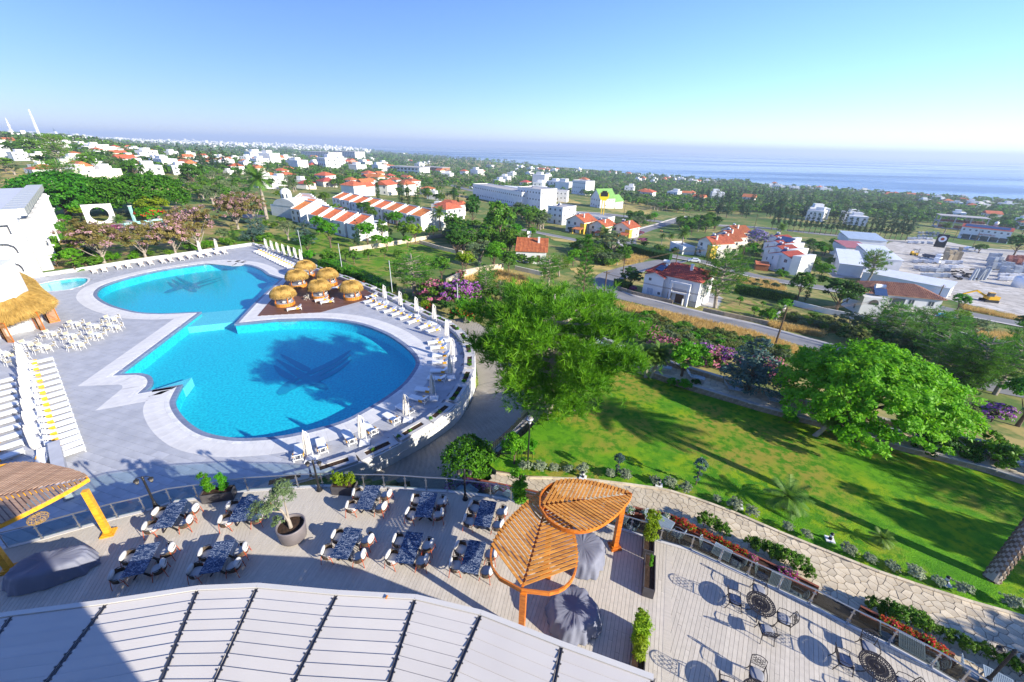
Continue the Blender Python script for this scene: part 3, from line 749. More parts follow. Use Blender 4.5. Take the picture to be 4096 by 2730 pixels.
for k in range(4):
 b=B();q0,q1=k_(505,498,ZP),k_(352,638,ZP);back=k_(385,470,ZP);inn=(k_(300,575,ZP)-q1)
 e0,e1=q0.lerp(k_(390,480,ZP),(k+1)/4),q1.lerp(k_(290,590,ZP),(k+1)/4)
 b.prism([Vector((q0.x,q0.y)),Vector((q1.x,q1.y)),Vector((e1.x,e1.y)),Vector((e0.x,e0.y))],ZP-1.5,ZP-.3-.28*k);b.build('step',MT['mosaic_l'],pool)
b=B();n2=[n_(1330,604,ZP),n_(1675,545,ZP),n_(1760,480,ZP-.4),n_(1400,560,ZP)];b.prism([Vector((p.x,p.y))for p in n2],ZP-1.5,ZP-.45);b.build('step',MT['mosaic_l'],pool)
STK=[0]
def stroke(pts,fn,wmax,tail=(.1,1)):
 P=spline([fn(x,y,ZP-1.53)for x,y in pts],8);n=len(P);V=[];F=[]
 for i,p in enumerate(P):
  d=(P[min(i+1,n-1)]-P[max(0,i-1)]);nn=Vector((-d.y,d.x,0)).normalized();t=i/(n-1)
  w=wmax*min(1,t/.55)**.7*(1 if t<.9 else max(.25,(1-t)/.1));V+=[p-nn*w/2,p+nn*w/2]
 for i in range(n-1):F.append((2*i,2*i+1,2*i+3,2*i+2))
 STK[0]+=.004;me=np_mesh('emblem_stroke',[(v.x,v.y,ZP-1.53+STK[0])for v in V],F,MT['logo']);return me
ob('emblem_stroke',stroke([(275,35),(430,130),(545,195)],m_,.85),pool);ob('emblem_stroke',stroke([(240,85),(380,175),(510,255),(715,365)],m_,1.0),pool)
ob('emblem_stroke',stroke([(218,140),(300,215),(400,270)],m_,.85),pool)
ob('emblem_stroke',stroke([(930,0),(770,110),(520,225)],m_,1.0),pool);ob('emblem_stroke',stroke([(930,45),(780,150),(560,265),(340,370),(275,415)],m_,1.0),pool)
ob('emblem_stroke',stroke([(940,85),(800,190),(640,270),(490,345)],m_,.9),pool);ob('emblem_stroke',stroke([(470,250),(360,310),(275,415)],m_,1.0),pool)
for pts,w in(([(1540,525),(1590,555),(1630,578)],.8),([(1575,500),(1680,560),(1800,618)],1.0),([(1610,475),(1720,535),(1835,585)],.9),([(2050,480),(1850,535),(1640,590),(1510,630)],1.0),([(1960,480),(1780,545),(1600,590),(1520,628)],.9),([(2060,500),(1900,550),(1770,590)],.7)):
 ob('emblem_stroke',stroke(pts,l_,w),pool)
kidb=struct(ob('paddling_pool_basin',fill_mesh('paddling_pool_basin',[offset(KID,.05)],ZP-.55,MT['mosaic_l'])))
b=B();pp=offset(KID,.04);n0=len(pp)
for i in range(n0):
 p,q=pp[i],pp[(i+1)%n0];b.add([(p.x,p.y,ZP-.06),(q.x,q.y,ZP-.06),(q.x,q.y,ZP-.56),(p.x,p.y,ZP-.56)],[(0,1,2,3)])
b.build('basin_wall',MT['mosaic_l'],kidb)
struct(ob('paddling_pool_water',fill_mesh('paddling_pool_water',[offset(KID,.02)],ZP-.10,MT['poolwater'])))
# -- brown timber deck under the cabanas
CAB=[k_(300,838,ZP),k_(450,660,ZP),k_(600,470,ZP),k_(860,420,ZP),k_(1290,600,ZP),k_(1400,660,ZP),k_(875,805,ZP)]
CABV=[Vector((p.x,p.y))for p in CAB]
cabdeck=struct(ob('cabana_deck_floor',fill_mesh('cabana_deck_floor',[CAB],ZP+.004,MT['dark'])))
ang=4;d=Vector((math.cos(R(ang)),math.sin(R(ang))));n=Vector((-d.y,d.x));pr=[p.dot(n)for p in CABV];k=min(pr)+.07
UB3=B().box((0,0,0),(1,.135,.05)).mesh('plank',MT['brownwood'])
while k<max(pr):
 for t0,t1 in clip_scan(CABV,n*k,d):
  if t1-t0>.2:c=n*k+d*((t0+t1)/2);ob('plank',UB3,cabdeck,(c.x,c.y,ZP+.03),R(ang),sca=(t1-t0,1,1))
 k+=.145
 # -- planter walls round the deck
def wallseg(root,line,h,th,mat,z0,out=0):
 o0=root.location.copy()
 for i in range(len(line)-1):
  p,q=line[i],line[i+1];b=B();b.beam(p+Vector((0,0,z0+h/2))-o0,q+Vector((0,0,z0+h/2))-o0,th,h);b.build('wall_block',mat,root)
bwall=thing('planter_wall','low pale stone wall behind the far row of sun loungers','wall',BACKW[0]+Vector((0,0,ZP)))
wallseg(bwall,resample(offset(BACKW,.3,False),3.2),.55,.5,MT['band'],ZP)
swall=thing('planter_wall','curved planter wall of pale blocks along the right side of the pool deck','wall',SIDEW[0]+Vector((0,0,ZP)))
sl=resample(offset(SIDES,.62,False),3.4);o0=swall.location.copy()
MT['wblock']=M('grey_block_wall',(.52,.51,.50),.7,(.43,.42,.42),1.4,bump=.4,bscale=10,rnd=.06)
for i in range(len(sl)-1):
 p,q=sl[i],sl[i+1];dd=(q-p).normalized()*.06;p=p+dd;q=q-dd;nn=Vector((-dd.y,dd.x,0)).normalized();st=.12*(i%2)
 h=.42+st
 for sgn in(-1,1):B().beam(p+nn*.42*sgn+Vector((0,0,h/2))-o0*1+Vector((0,0,ZP)),q+nn*.42*sgn+Vector((0,0,h/2+ZP))-o0,.32,h).build('wall_block',MT['wblock'],swall)
 for e,f in((p,1),(q,-1)):B().box(e+dd.normalized()*f*.3+Vector((0,0,ZP+h/2-.002))-o0,(.58,.52,h),math.atan2(dd.y,dd.x)).build('wall_block',MT['wblock'],swall)
 B().beam(p+Vector((0,0,ZP+h*.82))-o0,q+Vector((0,0,ZP+h*.82))-o0,.53,.04).build('soil',MT['soil'],swall)
rw=thing('retaining_wall','smooth white curved retaining wall between pool deck and driveway','wall',SIDEW[-1]+Vector((0,0,-6)))
rl=offset(SIDES,1.12,False)[34:]
o0=rw.location.copy()
b=B()
for i in range(len(rl)-1):b.beam(rl[i]+Vector((0,0,-5.4))-o0,rl[i+1]+Vector((0,0,-5.4))-o0,.3,3.0)
b.build('wall_face',MT['wallw'],rw)
b=B()
for i in range(len(rl)-1):b.beam(rl[i]+Vector((0,0,-4.75))-o0,rl[i+1]+Vector((0,0,-4.75))-o0,.36,.07)
b.build('string_course',MT['band'],rw)
b=B();n0=len(DECK)
for i in range(n0):
 p,q=DECK[i],DECK[(i+1)%n0];b.add([(p.x,p.y,ZP-.06),(q.x,q.y,ZP-.06),(q.x,q.y,-10),(p.x,p.y,-10)],[(0,1,2,3)])
b.build('deck_side',MT['wallw'],pool_deck)
# -- natural ground reaching the coast, and the sea
DRP=[Vector((p.x,p.y,0))for p,q in DR]+[Vector((q.x,q.y,0))for p,q in DR[::-1]]
rr=np.concatenate([[2.0],np.geomspace(14,14000,470)]);th=np.radians(np.linspace(-80,80,560))
RRr,TT=np.meshgrid(rr,th,indexing='ij');X=RRr*np.sin(TT);Y=RRr*np.cos(TT);Z=zg(X,Y)
cut=np.zeros(X.shape,bool)
for poly in(DECK,TERR,[Vector((p.x,p.y,0))for p in LAWN],PATH,[Vector((p.x,p.y,0))for p in WALK],DRP):cut|=inside_np(poly,X,Y)
cut|=(np.hypot(X,Y)<24)
Z=np.where(cut,np.minimum(Z,-8.5)-1.5,Z-.02)
nr,ntm=X.shape;ii,jj=np.meshgrid(np.arange(nr-1),np.arange(ntm-1),indexing='ij')
F=np.stack([ii*ntm+jj,ii*ntm+jj+1,(ii+1)*ntm+jj+1,(ii+1)*ntm+jj],-1).reshape(-1,4)[:,::-1]
ground=struct(ob('ground',np_mesh('ground',np.stack([X,Y,Z],-1).reshape(-1,3),F,MT['terrain'],smooth=True)))
def SEA():
 m=bpy.data.materials.new('sea_water');m.use_nodes=True;t=m.node_tree;N=t.nodes;L=t.links;bs=N['Principled BSDF']
 tc=N.new('ShaderNodeTexCoord');mp=N.new('ShaderNodeMapping');mp.inputs['Rotation'].default_value=(0,0,R(40));mp.inputs['Scale'].default_value=(.25,1,1);L.new(tc.outputs['Object'],mp.inputs[0])
 nz=N.new('ShaderNodeTexNoise');nz.inputs['Scale'].default_value=.0016;nz.inputs['Detail'].default_value=5;L.new(mp.outputs[0],nz.inputs['Vector'])
 mr=N.new('ShaderNodeMapRange');mr.inputs[1].default_value=.42;mr.inputs[2].default_value=.62;mr.inputs[3].default_value=.10;mr.inputs[4].default_value=.34;L.new(nz.outputs[0],mr.inputs[0]);L.new(mr.outputs[0],bs.inputs['Roughness'])
 bs.inputs['Base Color'].default_value=(.02,.10,.22,1);bs.inputs['IOR'].default_value=1.33
 n2=N.new('ShaderNodeTexNoise');n2.inputs['Scale'].default_value=.08;n2.inputs['Detail'].default_value=4;L.new(tc.outputs['Object'],n2.inputs['Vector']);bp=N.new('ShaderNodeBump');bp.inputs['Strength'].default_value=.35;bp.inputs['Distance'].default_value=2;L.new(n2.outputs[0],bp.inputs['Height']);L.new(bp.outputs[0],bs.inputs['Normal'])
 return m
sx=np.concatenate([-np.geomspace(46000,500,14),np.geomspace(500,46000,14)]);sy=np.geomspace(600,46000,26)
XX,YY=np.meshgrid(sx,sy);W=len(sx);ii,jj=np.meshgrid(np.arange(len(sy)-1),np.arange(W-1),indexing='ij')
F=np.stack([ii*W+jj,ii*W+jj+1,(ii+1)*W+jj+1,(ii+1)*W+jj],-1).reshape(-1,4)
struct(ob('sea',np_mesh('sea',np.stack([XX,YY,np.full(XX.shape,-90.0)],-1).reshape(-1,3),F,SEA())))
# -- HOTEL FURNITURE
ORD=['first','second','third','fourth','fifth','sixth','seventh','eighth','ninth','tenth','eleventh','twelfth','thirteenth','fourteenth','fifteenth','sixteenth','seventeenth','eighteenth','nineteenth','twentieth','twenty-first','twenty-second','twenty-third','twenty-fourth','twenty-fifth','twenty-sixth','twenty-seventh','twenty-eighth']
def MARBLE():
 m=bpy.data.materials.new('veined_navy_marble');m.use_nodes=True;t=m.node_tree;N=t.nodes;L=t.links;bs=N['Principled BSDF']
 tc=N.new('ShaderNodeTexCoord');oi=N.new('ShaderNodeObjectInfo');ad=N.new('ShaderNodeVectorMath');ad.operation='ADD';mu=N.new('ShaderNodeMath');mu.operation='MULTIPLY';mu.inputs[1].default_value=37
 L.new(oi.outputs['Random'],mu.inputs[0]);L.new(tc.outputs['Object'],ad.inputs[0]);L.new(mu.outputs[0],ad.inputs[1])
 mp=N.new('ShaderNodeMapping');mp.inputs['Rotation'].default_value=(0,0,.5);mp.inputs['Scale'].default_value=(1.0,2.4,1);L.new(ad.outputs[0],mp.inputs[0])
 nz=N.new('ShaderNodeTexNoise');nz.inputs['Scale'].default_value=2.6;nz.inputs['Detail'].default_value=9;nz.inputs['Roughness'].default_value=.62;nz.inputs['Distortion'].default_value=1.4;L.new(mp.outputs[0],nz.inputs['Vector'])
 s1=N.new('ShaderNodeMath');s1.operation='SUBTRACT';s1.inputs[1].default_value=.5;L.new(nz.outputs[0],s1.inputs[0]);ab=N.new('ShaderNodeMath');ab.operation='ABSOLUTE';L.new(s1.outputs[0],ab.inputs[0])
 cp=N.new('ShaderNodeValToRGB');e=cp.color_ramp.elements;e[0].position=0;e[0].color=(.75,.78,.82,1);e[1].position=.016;e[1].color=(.012,.03,.085,1);k=e.new(.005);k.color=(.35,.42,.52,1);L.new(ab.outputs[0],cp.inputs[0])
 L.new(cp.outputs[0],bs.inputs['Base Color']);bs.inputs['Roughness'].default_value=.22;return m
MT['marble']=MARBLE()
# -- dining chair (faces +y)
def make_dining_chair():
 t=thing('dining_chair','x','chair',group='rope backed dining chairs on the terrace')
 b=B();b.cushion((0,.0,.44),(.56,.56,.13));b.build('seat_cushion',MT['cushion'],t,smooth=True)
 b=B();b.cushion((0,-.24,.66),(.50,.17,.38),Matrix.Rotation(R(-14),4,'X'));b.build('back_cushion',MT['cushion'],t,smooth=True)
 b=B();n=18;V=[];F=[]
 for i in range(n+1):
  th=R(180+-12+204*i/n)if False else R(-192+204*i/n)
  x,y=.345*math.cos(th),.33*math.sin(th)
  top=.66 if 3<i<n-3 else .60
  for rr,zz in((1.0,.38),(1.07,top),(1.01,top),(.95,.38)):V.append((x*rr,y*rr+.02,zz))
 for i in range(n):
  for k in range(4):F.append((i*4+k,i*4+(k+1)%4,(i+1)*4+(k+1)%4,(i+1)*4+k))
 b.add(V,F);b.build('rope_shell',MT['rope'],t)
 b=B();b.tube([(.37*math.cos(R(-192+204*i/12)),.355*math.sin(R(-192+204*i/12))+.02,.665)for i in range(13)],.016,6);b.build('top_rail',MT['black'],t)
 b=B();b.tube([(.32*math.cos(R(30*i)),.31*math.sin(R(30*i)),.36)for i in range(13)],.014,6);b.build('seat_ring',MT['rust'],t)
 for sx in(-1,1):
  B().tube([(sx*.25,-.22,.62),(sx*.27,-.27,.36),(sx*.29,-.31,0)],.016,6).build('leg',MT['rust'],t)
  B().tube([(sx*.30,.12,.58),(sx*.29,.20,.36),(sx*.30,.27,0)],.016,6).build('leg',MT['rust'],t)
 return freeze(t)
chair0=make_dining_chair();chair_used=[False]
def place(proto,used,loc,rz,label,sca=None,group=None):
 if not used[0]:
  used[0]=True;proto.location=loc;proto.rotation_euler=(0,0,rz);proto['label']=label
  if sca is not None:proto.scale=(sca,)*3 if isinstance(sca,(int,float))else sca
  if group:proto['group']=group
  return proto
 return dup(proto,loc,rz,label,sca,group)
def make_table():
 t=thing('dining_table','x','table',group='marble topped dining tables on the terrace')
 B().box((0,0,.745),(.88,1.72,.03)).build('table_top',MT['marble'],t)
 for sy in(-1,1):
  b=B()
  for sx in(-1,1):b.beam((sx*.34,sy*.42,0),(-sx*.22,sy*.42,.72),.07,.06)
  b.build('cross_leg',MT['black'],t)
 B().beam((0,-.42,.36),(0,.42,.36),.05,.05).build('stretcher',MT['black'],t)
 return freeze(t)
tab0=make_table();tab_used=[False]
TABS=[(a_,[(1385,615),(1580,600),(1725,355),(1560,370)],'nearest the double lamp behind the left pergola post'),(a_,[(1090,1050),(1330,1035),(1475,730),(1280,760)],'beside the long covered daybed'),(a_,[(1825,1030),(2020,1010),(2165,710),(1985,725)],'between covered daybed side and the big round pot'),(b_,[(250,545),(420,540),(540,310),(380,320)],'half hidden under the olive branches'),(b_,[(1420,430),(1570,440),(1668,215),(1520,205)],'beside the planter with the yellow-green bush'),(b_,[(1970,500),(2115,510),(2185,280),(2040,270)],'in the back row behind the middle of the terrace rail'),(b_,[(1190,870),(1355,895),(1497,610),(1340,600)],'just right of the big round pot'),(b_,[(1790,915),(1955,940),(2055,650),(1900,635)],'second right of the round pot in the front row'),(c_,[(445,580),(595,600),(660,360),(520,342)],'in the back row right of the middle lamp'),(c_,[(315,1000),(485,1030),(563,735),(410,710)],'in the front row touching the leaf pergola')]
cside=['left rear','left front','right rear','right front']
for fn,cs,where in TABS:
 q=[fn(x,y,.75)for x,y in cs];c=(q[0]+q[1]+q[2]+q[3])/4;dv=(q[2]+q[3])-(q[0]+q[1]);an=math.atan2(dv.y,dv.x)-math.pi/2
 place(tab0,tab_used,(c.x,c.y,0),an,'navy veined marble table '+where)
 for k,(sx,sy)in enumerate(((-1,1),(-1,-1),(1,1),(1,-1))):
  jx=random.uniform(-.05,.06);off=Vector((sx*(.74+jx),sy*.44+random.uniform(-.05,.05),0));off.rotate(Euler((0,0,an)))
  wh=where.split(' of the terrace rail')[0]
  place(chair0,chair_used,(c.x+off.x,c.y+off.y,0),an+(-math.pi/2 if sx<0 else math.pi/2)+random.uniform(-.22,.22),('%s rope chair, table %s'%(cside[k],wh)).replace(' behind the left pergola post','').replace(' in the front row',' in front').replace('in the back row behind the middle','behind the middle of the rail'))
  # -- cast round table sets
def make_round_table():
 t=thing('round_table','x','table',group='round cast metal tables')
 b=B();r=.56
 for rr,w in((r,.035),(.47,.014),(.36,.014),(.25,.014),(.13,.02)):
  b.lathe([(rr-w,.72),(rr+w*.3,.72),(rr+w*.3,.745),(rr-w,.745),(rr-w,.72)],40,caps=False)
 for i in range(36):
  a=R(10*i)
  for sg in(1,-1):
   pts=[((.10+.46*k/4)*math.cos(a+sg*.26*k/4),(.10+.46*k/4)*math.sin(a+sg*.26*k/4),.733)for k in range(5)]
   for p,q in zip(pts[:-1],pts[1:]):b.beam(p,q,.020,.018)
 b.build('table_top',MT['alum'],t)
 b=B();b.cyl(0,0,.70,.752,.09,.07,12);b.build('centre_cap',MT['alum'],t)
 for i in range(4):
  a=R(45+90*i);u=Vector((math.cos(a),math.sin(a),0))
  B().tube([u*.10+Vector((0,0,.70)),u*.20+Vector((0,0,.5)),u*.12+Vector((0,0,.32)),u*.30+Vector((0,0,.1)),u*.42],.022,6).build('leg',MT['alum'],t)
 return freeze(t)
def make_cast_chair(fm,pad,name,grp):
 t=thing(name,'x','chair',group=grp)
 b=B();b.bb(-.25,.25,-.24,.26,.40,.43);b.build('seat',fm,t)
 b=B();b.cushion((0,.01,.455),(.49,.49,.07));b.build('seat_pad',pad,t,smooth=True)
 b=B();top=[]
 for i in range(13):
  u=-1+i/6;top.append((u*.26,-.25-.10*(1-abs(u)**2)*.4-.12,.88+.08*(1-u*u)))
 b.tube([(-.24,-.24,.40),(-.26,-.31,.70)]+top+[(.26,-.31,.70),(.24,-.24,.40)],.017,6)
 b.tube([(-.25,-.28,.56),(.25,-.28,.56)],.014,6);b.build('back_frame',fm,t)
 b=B()
 def loop(cx,cz,r,w=.009):
  b.tube([(cx+r*math.cos(R(45*k)),-.30-(cz-.56)*.22,cz+r*math.sin(R(45*k)))for k in range(9)],w,5,False)
 for cx in(-.16,0,.16):
  for cz in(.63,.74,.85):loop(cx,cz,.055)
 for cx in(-.08,.08):
  for cz in(.685,.795):loop(cx,cz,.045)
 b.build('scroll_back',fm,t)
 for sx in(-1,1):
  B().tube([(sx*.25,-.29,.66),(sx*.30,.0,.66),(sx*.30,.20,.62),(sx*.26,.24,.43)],.016,6).build('armrest',fm,t)
  B().tube([(sx*.24,-.22,.41),(sx*.25,-.27,.2),(sx*.27,-.34,0)],.018,6).build('leg',fm,t)
  B().tube([(sx*.24,.24,.41),(sx*.26,.28,.22),(sx*.27,.33,0)],.018,6).build('leg',fm,t)
 return freeze(t)
rt0=make_round_table();rtu=[False];cc0=make_cast_chair(MT['alum'],MT['padblue'],'cast_chair','cast metal chairs at the round tables');ccu=[False]
for fn,xy,lab,nm in((d_,(1478,1297),'round openwork cast metal table in full view on the right terrace','nearer the middle'),(e_,(572,812),'round openwork cast metal table cut by the bottom edge of the picture','cut by the bottom edge'),(cr(2450,2200,800/1345),(985,985),'round cast metal table mostly below the bottom edge of the picture','below the bottom edge')):
 c=fn(*xy,.74)
 place(rt0,rtu,(c.x,c.y,0),.3,lab)
 for k,an in enumerate((158,62,-28,-100)):
  u=Vector((math.cos(R(an)),math.sin(R(an))));pos=(c.x+u.x*.95,c.y+u.y*.95,0)
  place(cc0,ccu,pos,R(an)+math.pi/2,'scroll backed chair %s of the round table %s'%(('left','far','right','near')[k],nm))
  # -- lower deck: blue-grey lattice tables and chairs
def make_lattice_table():
 t=thing('lattice_table','x','table',group='blue-grey lattice tables on the lower deck')
 b=B();s=.40
 for i in range(15):
  k=-s+2*s*i/14;b.bb(k-.016,k+.016,-s,s,.70,.716);b.bb(-s,s,k-.016,k+.016,.7165,.7325)
 for sg in(-1,1):b.bb(-s-.02,s+.02,sg*s-.025,sg*s+.025,.695,.737);b.bb(sg*s-.024,sg*s+.024,-s,s,.6955,.7365)
 b.build('table_top',MT['blueg'],t)
 for sx in(-1,1):
  for sy in(-1,1):B().beam((sx*.30,sy*.30,.70),(sx*.36,sy*.36,0),.04,.04).build('leg',MT['blueg'],t)
 return freeze(t)
lt0=make_lattice_table();ltu=[False];lc0=make_cast_chair(MT['blueg'],MT['blueg'],'metal_chair','blue-grey metal chairs on the lower deck');lcu=[False]
for fn,xy,nm in((c_,(405,262),'behind the pink petunias by the lamp post'),(c_,(765,315),'behind the slender ficus'),(d_,(175,512),'behind the pergola post'),(d_,(595,560),'behind the tall bamboo planter'),(d_,(1120,822),'beside the red geraniums'),(d_,(1655,1098),'opposite the gap in the flower box'),(e_,(755,702),'in front of the lower right geraniums'),(e_,(1215,890),'in the very corner lower right')):
 c=fn(*xy,ZD+.73);place(lt0,ltu,(c.x,c.y,ZD),R(50),'square blue-grey lattice table '+nm)
 for k,an in enumerate((140,-40)):
  u=Vector((math.cos(R(an)),math.sin(R(an))));place(lc0,lcu,(c.x+u.x*.72,c.y+u.y*.72,ZD),R(an)+math.pi/2,'metal chair %s of lattice table %s'%(('left','right')[k],nm))
  # -- covered furniture
def cloth(name,lab,c,L_,W_,H_,an,seed):
 rs=np.random.RandomState(seed);n=96;prof=[(0,1.0),(.4,1.0),(.66,.99),(.78,.97),(.85,.88),(.89,.74),(.94,.5),(.985,.26),(1.02,.05)]
 V=[(0,0,H_*1.0)];F=[];m=len(prof)-1
 ph=rs.uniform(0,6,6)
 for i,(r,z)in enumerate(prof[1:]):
  for k in range(n):
   t=2*math.pi*k/n;e=.17*max(0,r-.55)
   f=1+e*(.45*math.sin(9*t+ph[0])+.35*math.sin(14*t+ph[1]+z*2)+.3*math.sin(23*t+ph[2]-z*3))+.03*math.sin(3*t+ph[3])
   x,y=r*f*math.cos(t),r*f*math.sin(t)
   sq=(abs(math.cos(t))**2.4+abs(math.sin(t))**2.4)**(-1/2.4)
   zz=H_*z*(1+.07*math.sin(3*x*2+ph[4])*math.cos(4*y+ph[5]))+.012*rs.randn()*(r<.9)
   if r>.8:zz+=.03*math.sin(11*t+ph[2])
   V.append((x*sq*L_/2,y*sq*W_/2,max(.03,zz)))
 for k in range(n):F.append((1+(k+1)%n,1+(k+1)%n,1+k,0))
 for i in range(m-1):
  for k in range(n):F.append((1+i*n+k,1+i*n+(k+1)%n,1+(i+1)*n+(k+1)%n,1+(i+1)*n+k))
 F=[f[::-1]for f in F]
 t=thing(name,lab,'furniture cover',(c.x,c.y,0),an)
 me=bpy.data.meshes.new('cover');me.from_pydata(V,[],[f if len(set(f))==4 else tuple(dict.fromkeys(f))for f in F]);me.materials.append(MT['cover']);me.polygons.foreach_set('use_smooth',[True]*len(F));me.update();ob('cover',me,t)
 for k in range(4):
  q=R(45+90*k);B().cyl(.44*L_*math.cos(q),.44*W_*math.sin(q),0,.12,.02,.02,6).build('foot',MT['black'],t)
 return t
cloth('covered_daybed','long daybed under a creased slate blue cover on the left terrace',a_(475,985,.3),3.15,1.65,.92,R(24),1)
cloth('covered_daybed','round daybed under a slate cover half hidden by the leaf pergola',c_(1440,830,.3),2.3,2.3,.85,R(60),2)
cloth('covered_daybed','round daybed under a slate cover in front of the leaf pergola',c_(1360,1390,.3),2.25,2.25,.85,R(20),3)
# -- leaf pergolas
def leaf(name,lab,tip,base,width,z,posts,side_bulge=(1,1),nsl=26,ex=.55,zt=None):
 """leaf-shaped slatted roof on square posts: tip/base are plan points"""
 t=thing(name,lab,'pergola',(base.x,base.y,0));ax=Vector((tip.x-base.x,tip.y-base.y,0));L_=ax.length;ax/=L_;nx=Vector((-ax.y,ax.x,0));o0=Vector((0,0,0))
 def hw(u):return width/2*(math.sin(math.pi*min(1,max(0,u))**ex))**.8 if 0<u<1 else 0
 zz=lambda u:z+(zt-z)*u if zt is not None else z
 def P(u,v):return ax*(u*L_)+nx*(v)+Vector((0,0,zz(u)))
 for sg,bu in((1,side_bulge[0]),(-1,side_bulge[1])):
  b=B();pts=[P(k/28,sg*bu*hw(k/28))for k in range(29)]
  for p,q in zip(pts[:-1],pts[1:]):b.beam(p,q,.07,.2)
  b.build('rim',MT['orange'],t)
 b=B();b.beam(P(.0,0)-Vector((0,0,.06)),P(1.0,0)-Vector((0,0,.06)),.09,.16);b.build('midrib',MT['orange'],t)
 for sg,bu in((1,side_bulge[0]),(-1,side_bulge[1])):
  for k in range(nsl):
   u0=(k+.7)/(nsl+1)*1.0
   lo,hi=0.0,width
   d=(ax*.62+nx*sg*.785)
   s=.05
   while s<width and True:
    u=u0+s*.62/L_
    if u>=.995 or s*.785>bu*hw(u):break
    s+=.04
   if s<.18:continue
   p=P(u0,0)+d*.06+Vector((0,0,.125));q=P(u0,0)+d*(s+.02)+Vector((0,0,.125+(zz(u0+s*.62/L_)-zz(u0))))
   B().beam(p,q,.118,.035).build('slat',MT['slatw'],t)
 for(pp,zt_)in posts:
  p=pp-Vector((base.x,base.y,0));b=B();b.box((p.x,p.y,zt_/2),(.24,.24,zt_),math.atan2(ax.y,ax.x));b.build('post',MT['orange'],t)
  b=B();b.box((p.x,p.y,.04),(.56,.56,.08),math.atan2(ax.y,ax.x));b.box((p.x,p.y,.11),(.42,.42,.06),math.atan2(ax.y,ax.x));b.build('post_foot',MT['orange'],t)
 return t
def flat(p):return Vector((p.x,p.y,0))
L1b,L1t=c_(885,1170,2.9),c_(1165,205,3.0)
leaf('leaf_pergola','upright leaf-shaped slatted timber pergola in the middle of the terrace',flat(L1t),flat(L1b),3.6,2.85,[(flat(c_(905,1195,2.75)),2.75),(flat(c_(1140,640,2.8)),2.8)],(.95,1.05),24)
L2b,L2t=c_(1055,400,3.2),c_(1898,290,3.2)
leaf('leaf_pergola','second leaf-shaped pergola lying across the first, tip pointing right',flat(L2t),flat(L2b),3.05,3.12,[(flat(c_(1742,775,0)),3.0)],(.92,1.08),20,.66)
L3t,L3b=a_(805,145,3.1),a_(-900,500,3.1)
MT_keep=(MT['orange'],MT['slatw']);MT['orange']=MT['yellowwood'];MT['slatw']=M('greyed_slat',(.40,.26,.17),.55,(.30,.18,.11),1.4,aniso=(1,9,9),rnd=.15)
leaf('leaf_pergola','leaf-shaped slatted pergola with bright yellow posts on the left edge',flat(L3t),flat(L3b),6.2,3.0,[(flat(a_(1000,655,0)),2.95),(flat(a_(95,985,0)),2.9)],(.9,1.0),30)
MT['orange'],MT['slatw']=MT_keep
for p,lab in((a_(348,515,2.55),'round wicker lampshade hanging under the left pergola'),(c_(985,925,2.35),'round wicker lampshade hanging under the upright leaf pergola')):
 t=thing('wicker_lampshade',lab,'lampshade',(p.x,p.y,p.z))
 b=B()
 for k in range(14):
  a=2*math.pi*k/14;b.tube([(.36*math.sin(math.pi*j/8)*math.cos(a),.36*math.sin(math.pi*j/8)*math.sin(a),.22*math.cos(math.pi*j/8))for j in range(9)],.008,4,False)
 for j in range(1,8):b.tube([(.362*math.sin(math.pi*j/8)*math.cos(R(30*k)),.362*math.sin(math.pi*j/8)*math.sin(R(30*k)),.22*math.cos(math.pi*j/8))for k in range(13)],.007,4,False)
 b.build('shade',MT['straw'],t);B().tube([(0,0,.2),(0,0,.42)],.008,5).build('cord',MT['black'],t)
 # -- louvred awning across the front
ZA=2.8;MT['gunmetal']=M('gunmetal',(.10,.10,.11),.35,metal=.5)
AF=[at(x,y,ZA)for x,y in((-150,2490),(53,2459),(431,2411),(793,2356),(1031,2346),(1350,2375),(1662,2392),(1925,2455),(2247,2581),(2613,2714))]
AB=[at(x,y,ZA)for x,y in((-330,2700),(-150,2730),(187,2730),(644,2730),(857,2730),(1175,2730),(1556,2730),(1807,2730),(2217,2730),(2600,2770))]
awn=thing('louvred_awning','pale louvred pergola roof across the bottom of the picture','awning',(AF[4].x,AF[4].y,0));o0=Vector((AF[4].x,AF[4].y,0))
lens=[]
for i in range(len(AF)):
 d=(AB[i]-AF[i]).normalized();AB[i]=AF[i]+d*6.4
for i in range(len(AF)-1):
 B().beam(AF[i]-o0+Vector((0,0,-.03)),AF[i+1]-o0+Vector((0,0,-.03)),.18,.22).build('front_beam',MT['awnframe'],awn)
 ns=17
 lp0=AF[i].lerp(AF[i+1],.022);lp1=AF[i+1].lerp(AF[i],.022);lb0=AB[i].lerp(AB[i+1],.022);lb1=AB[i+1].lerp(AB[i],.022)
 for k in range(ns):
  u0,u1=(k+.30)/ns,(k+1.22)/ns
  p0,p1,q0,q1=lp0.lerp(lb0,u0),lp1.lerp(lb1,u0),lp0.lerp(lb0,u1),lp1.lerp(lb1,u1)
  zt,zb=Vector((0,0,.035)),Vector((0,0,-.01))
  b=B();b.add([p0+zt-o0,p1+zt-o0,q1+zb-o0,q0+zb-o0,p0+zt-o0-Vector((0,0,.03)),p1+zt-o0-Vector((0,0,.03)),q1+zb-o0-Vector((0,0,.03)),q0+zb-o0-Vector((0,0,.03))],[(0,3,2,1),(4,5,6,7),(0,1,5,4),(2,3,7,6),(1,2,6,5),(3,0,4,7)])
  b.build('louvre',MT['awn'],awn)
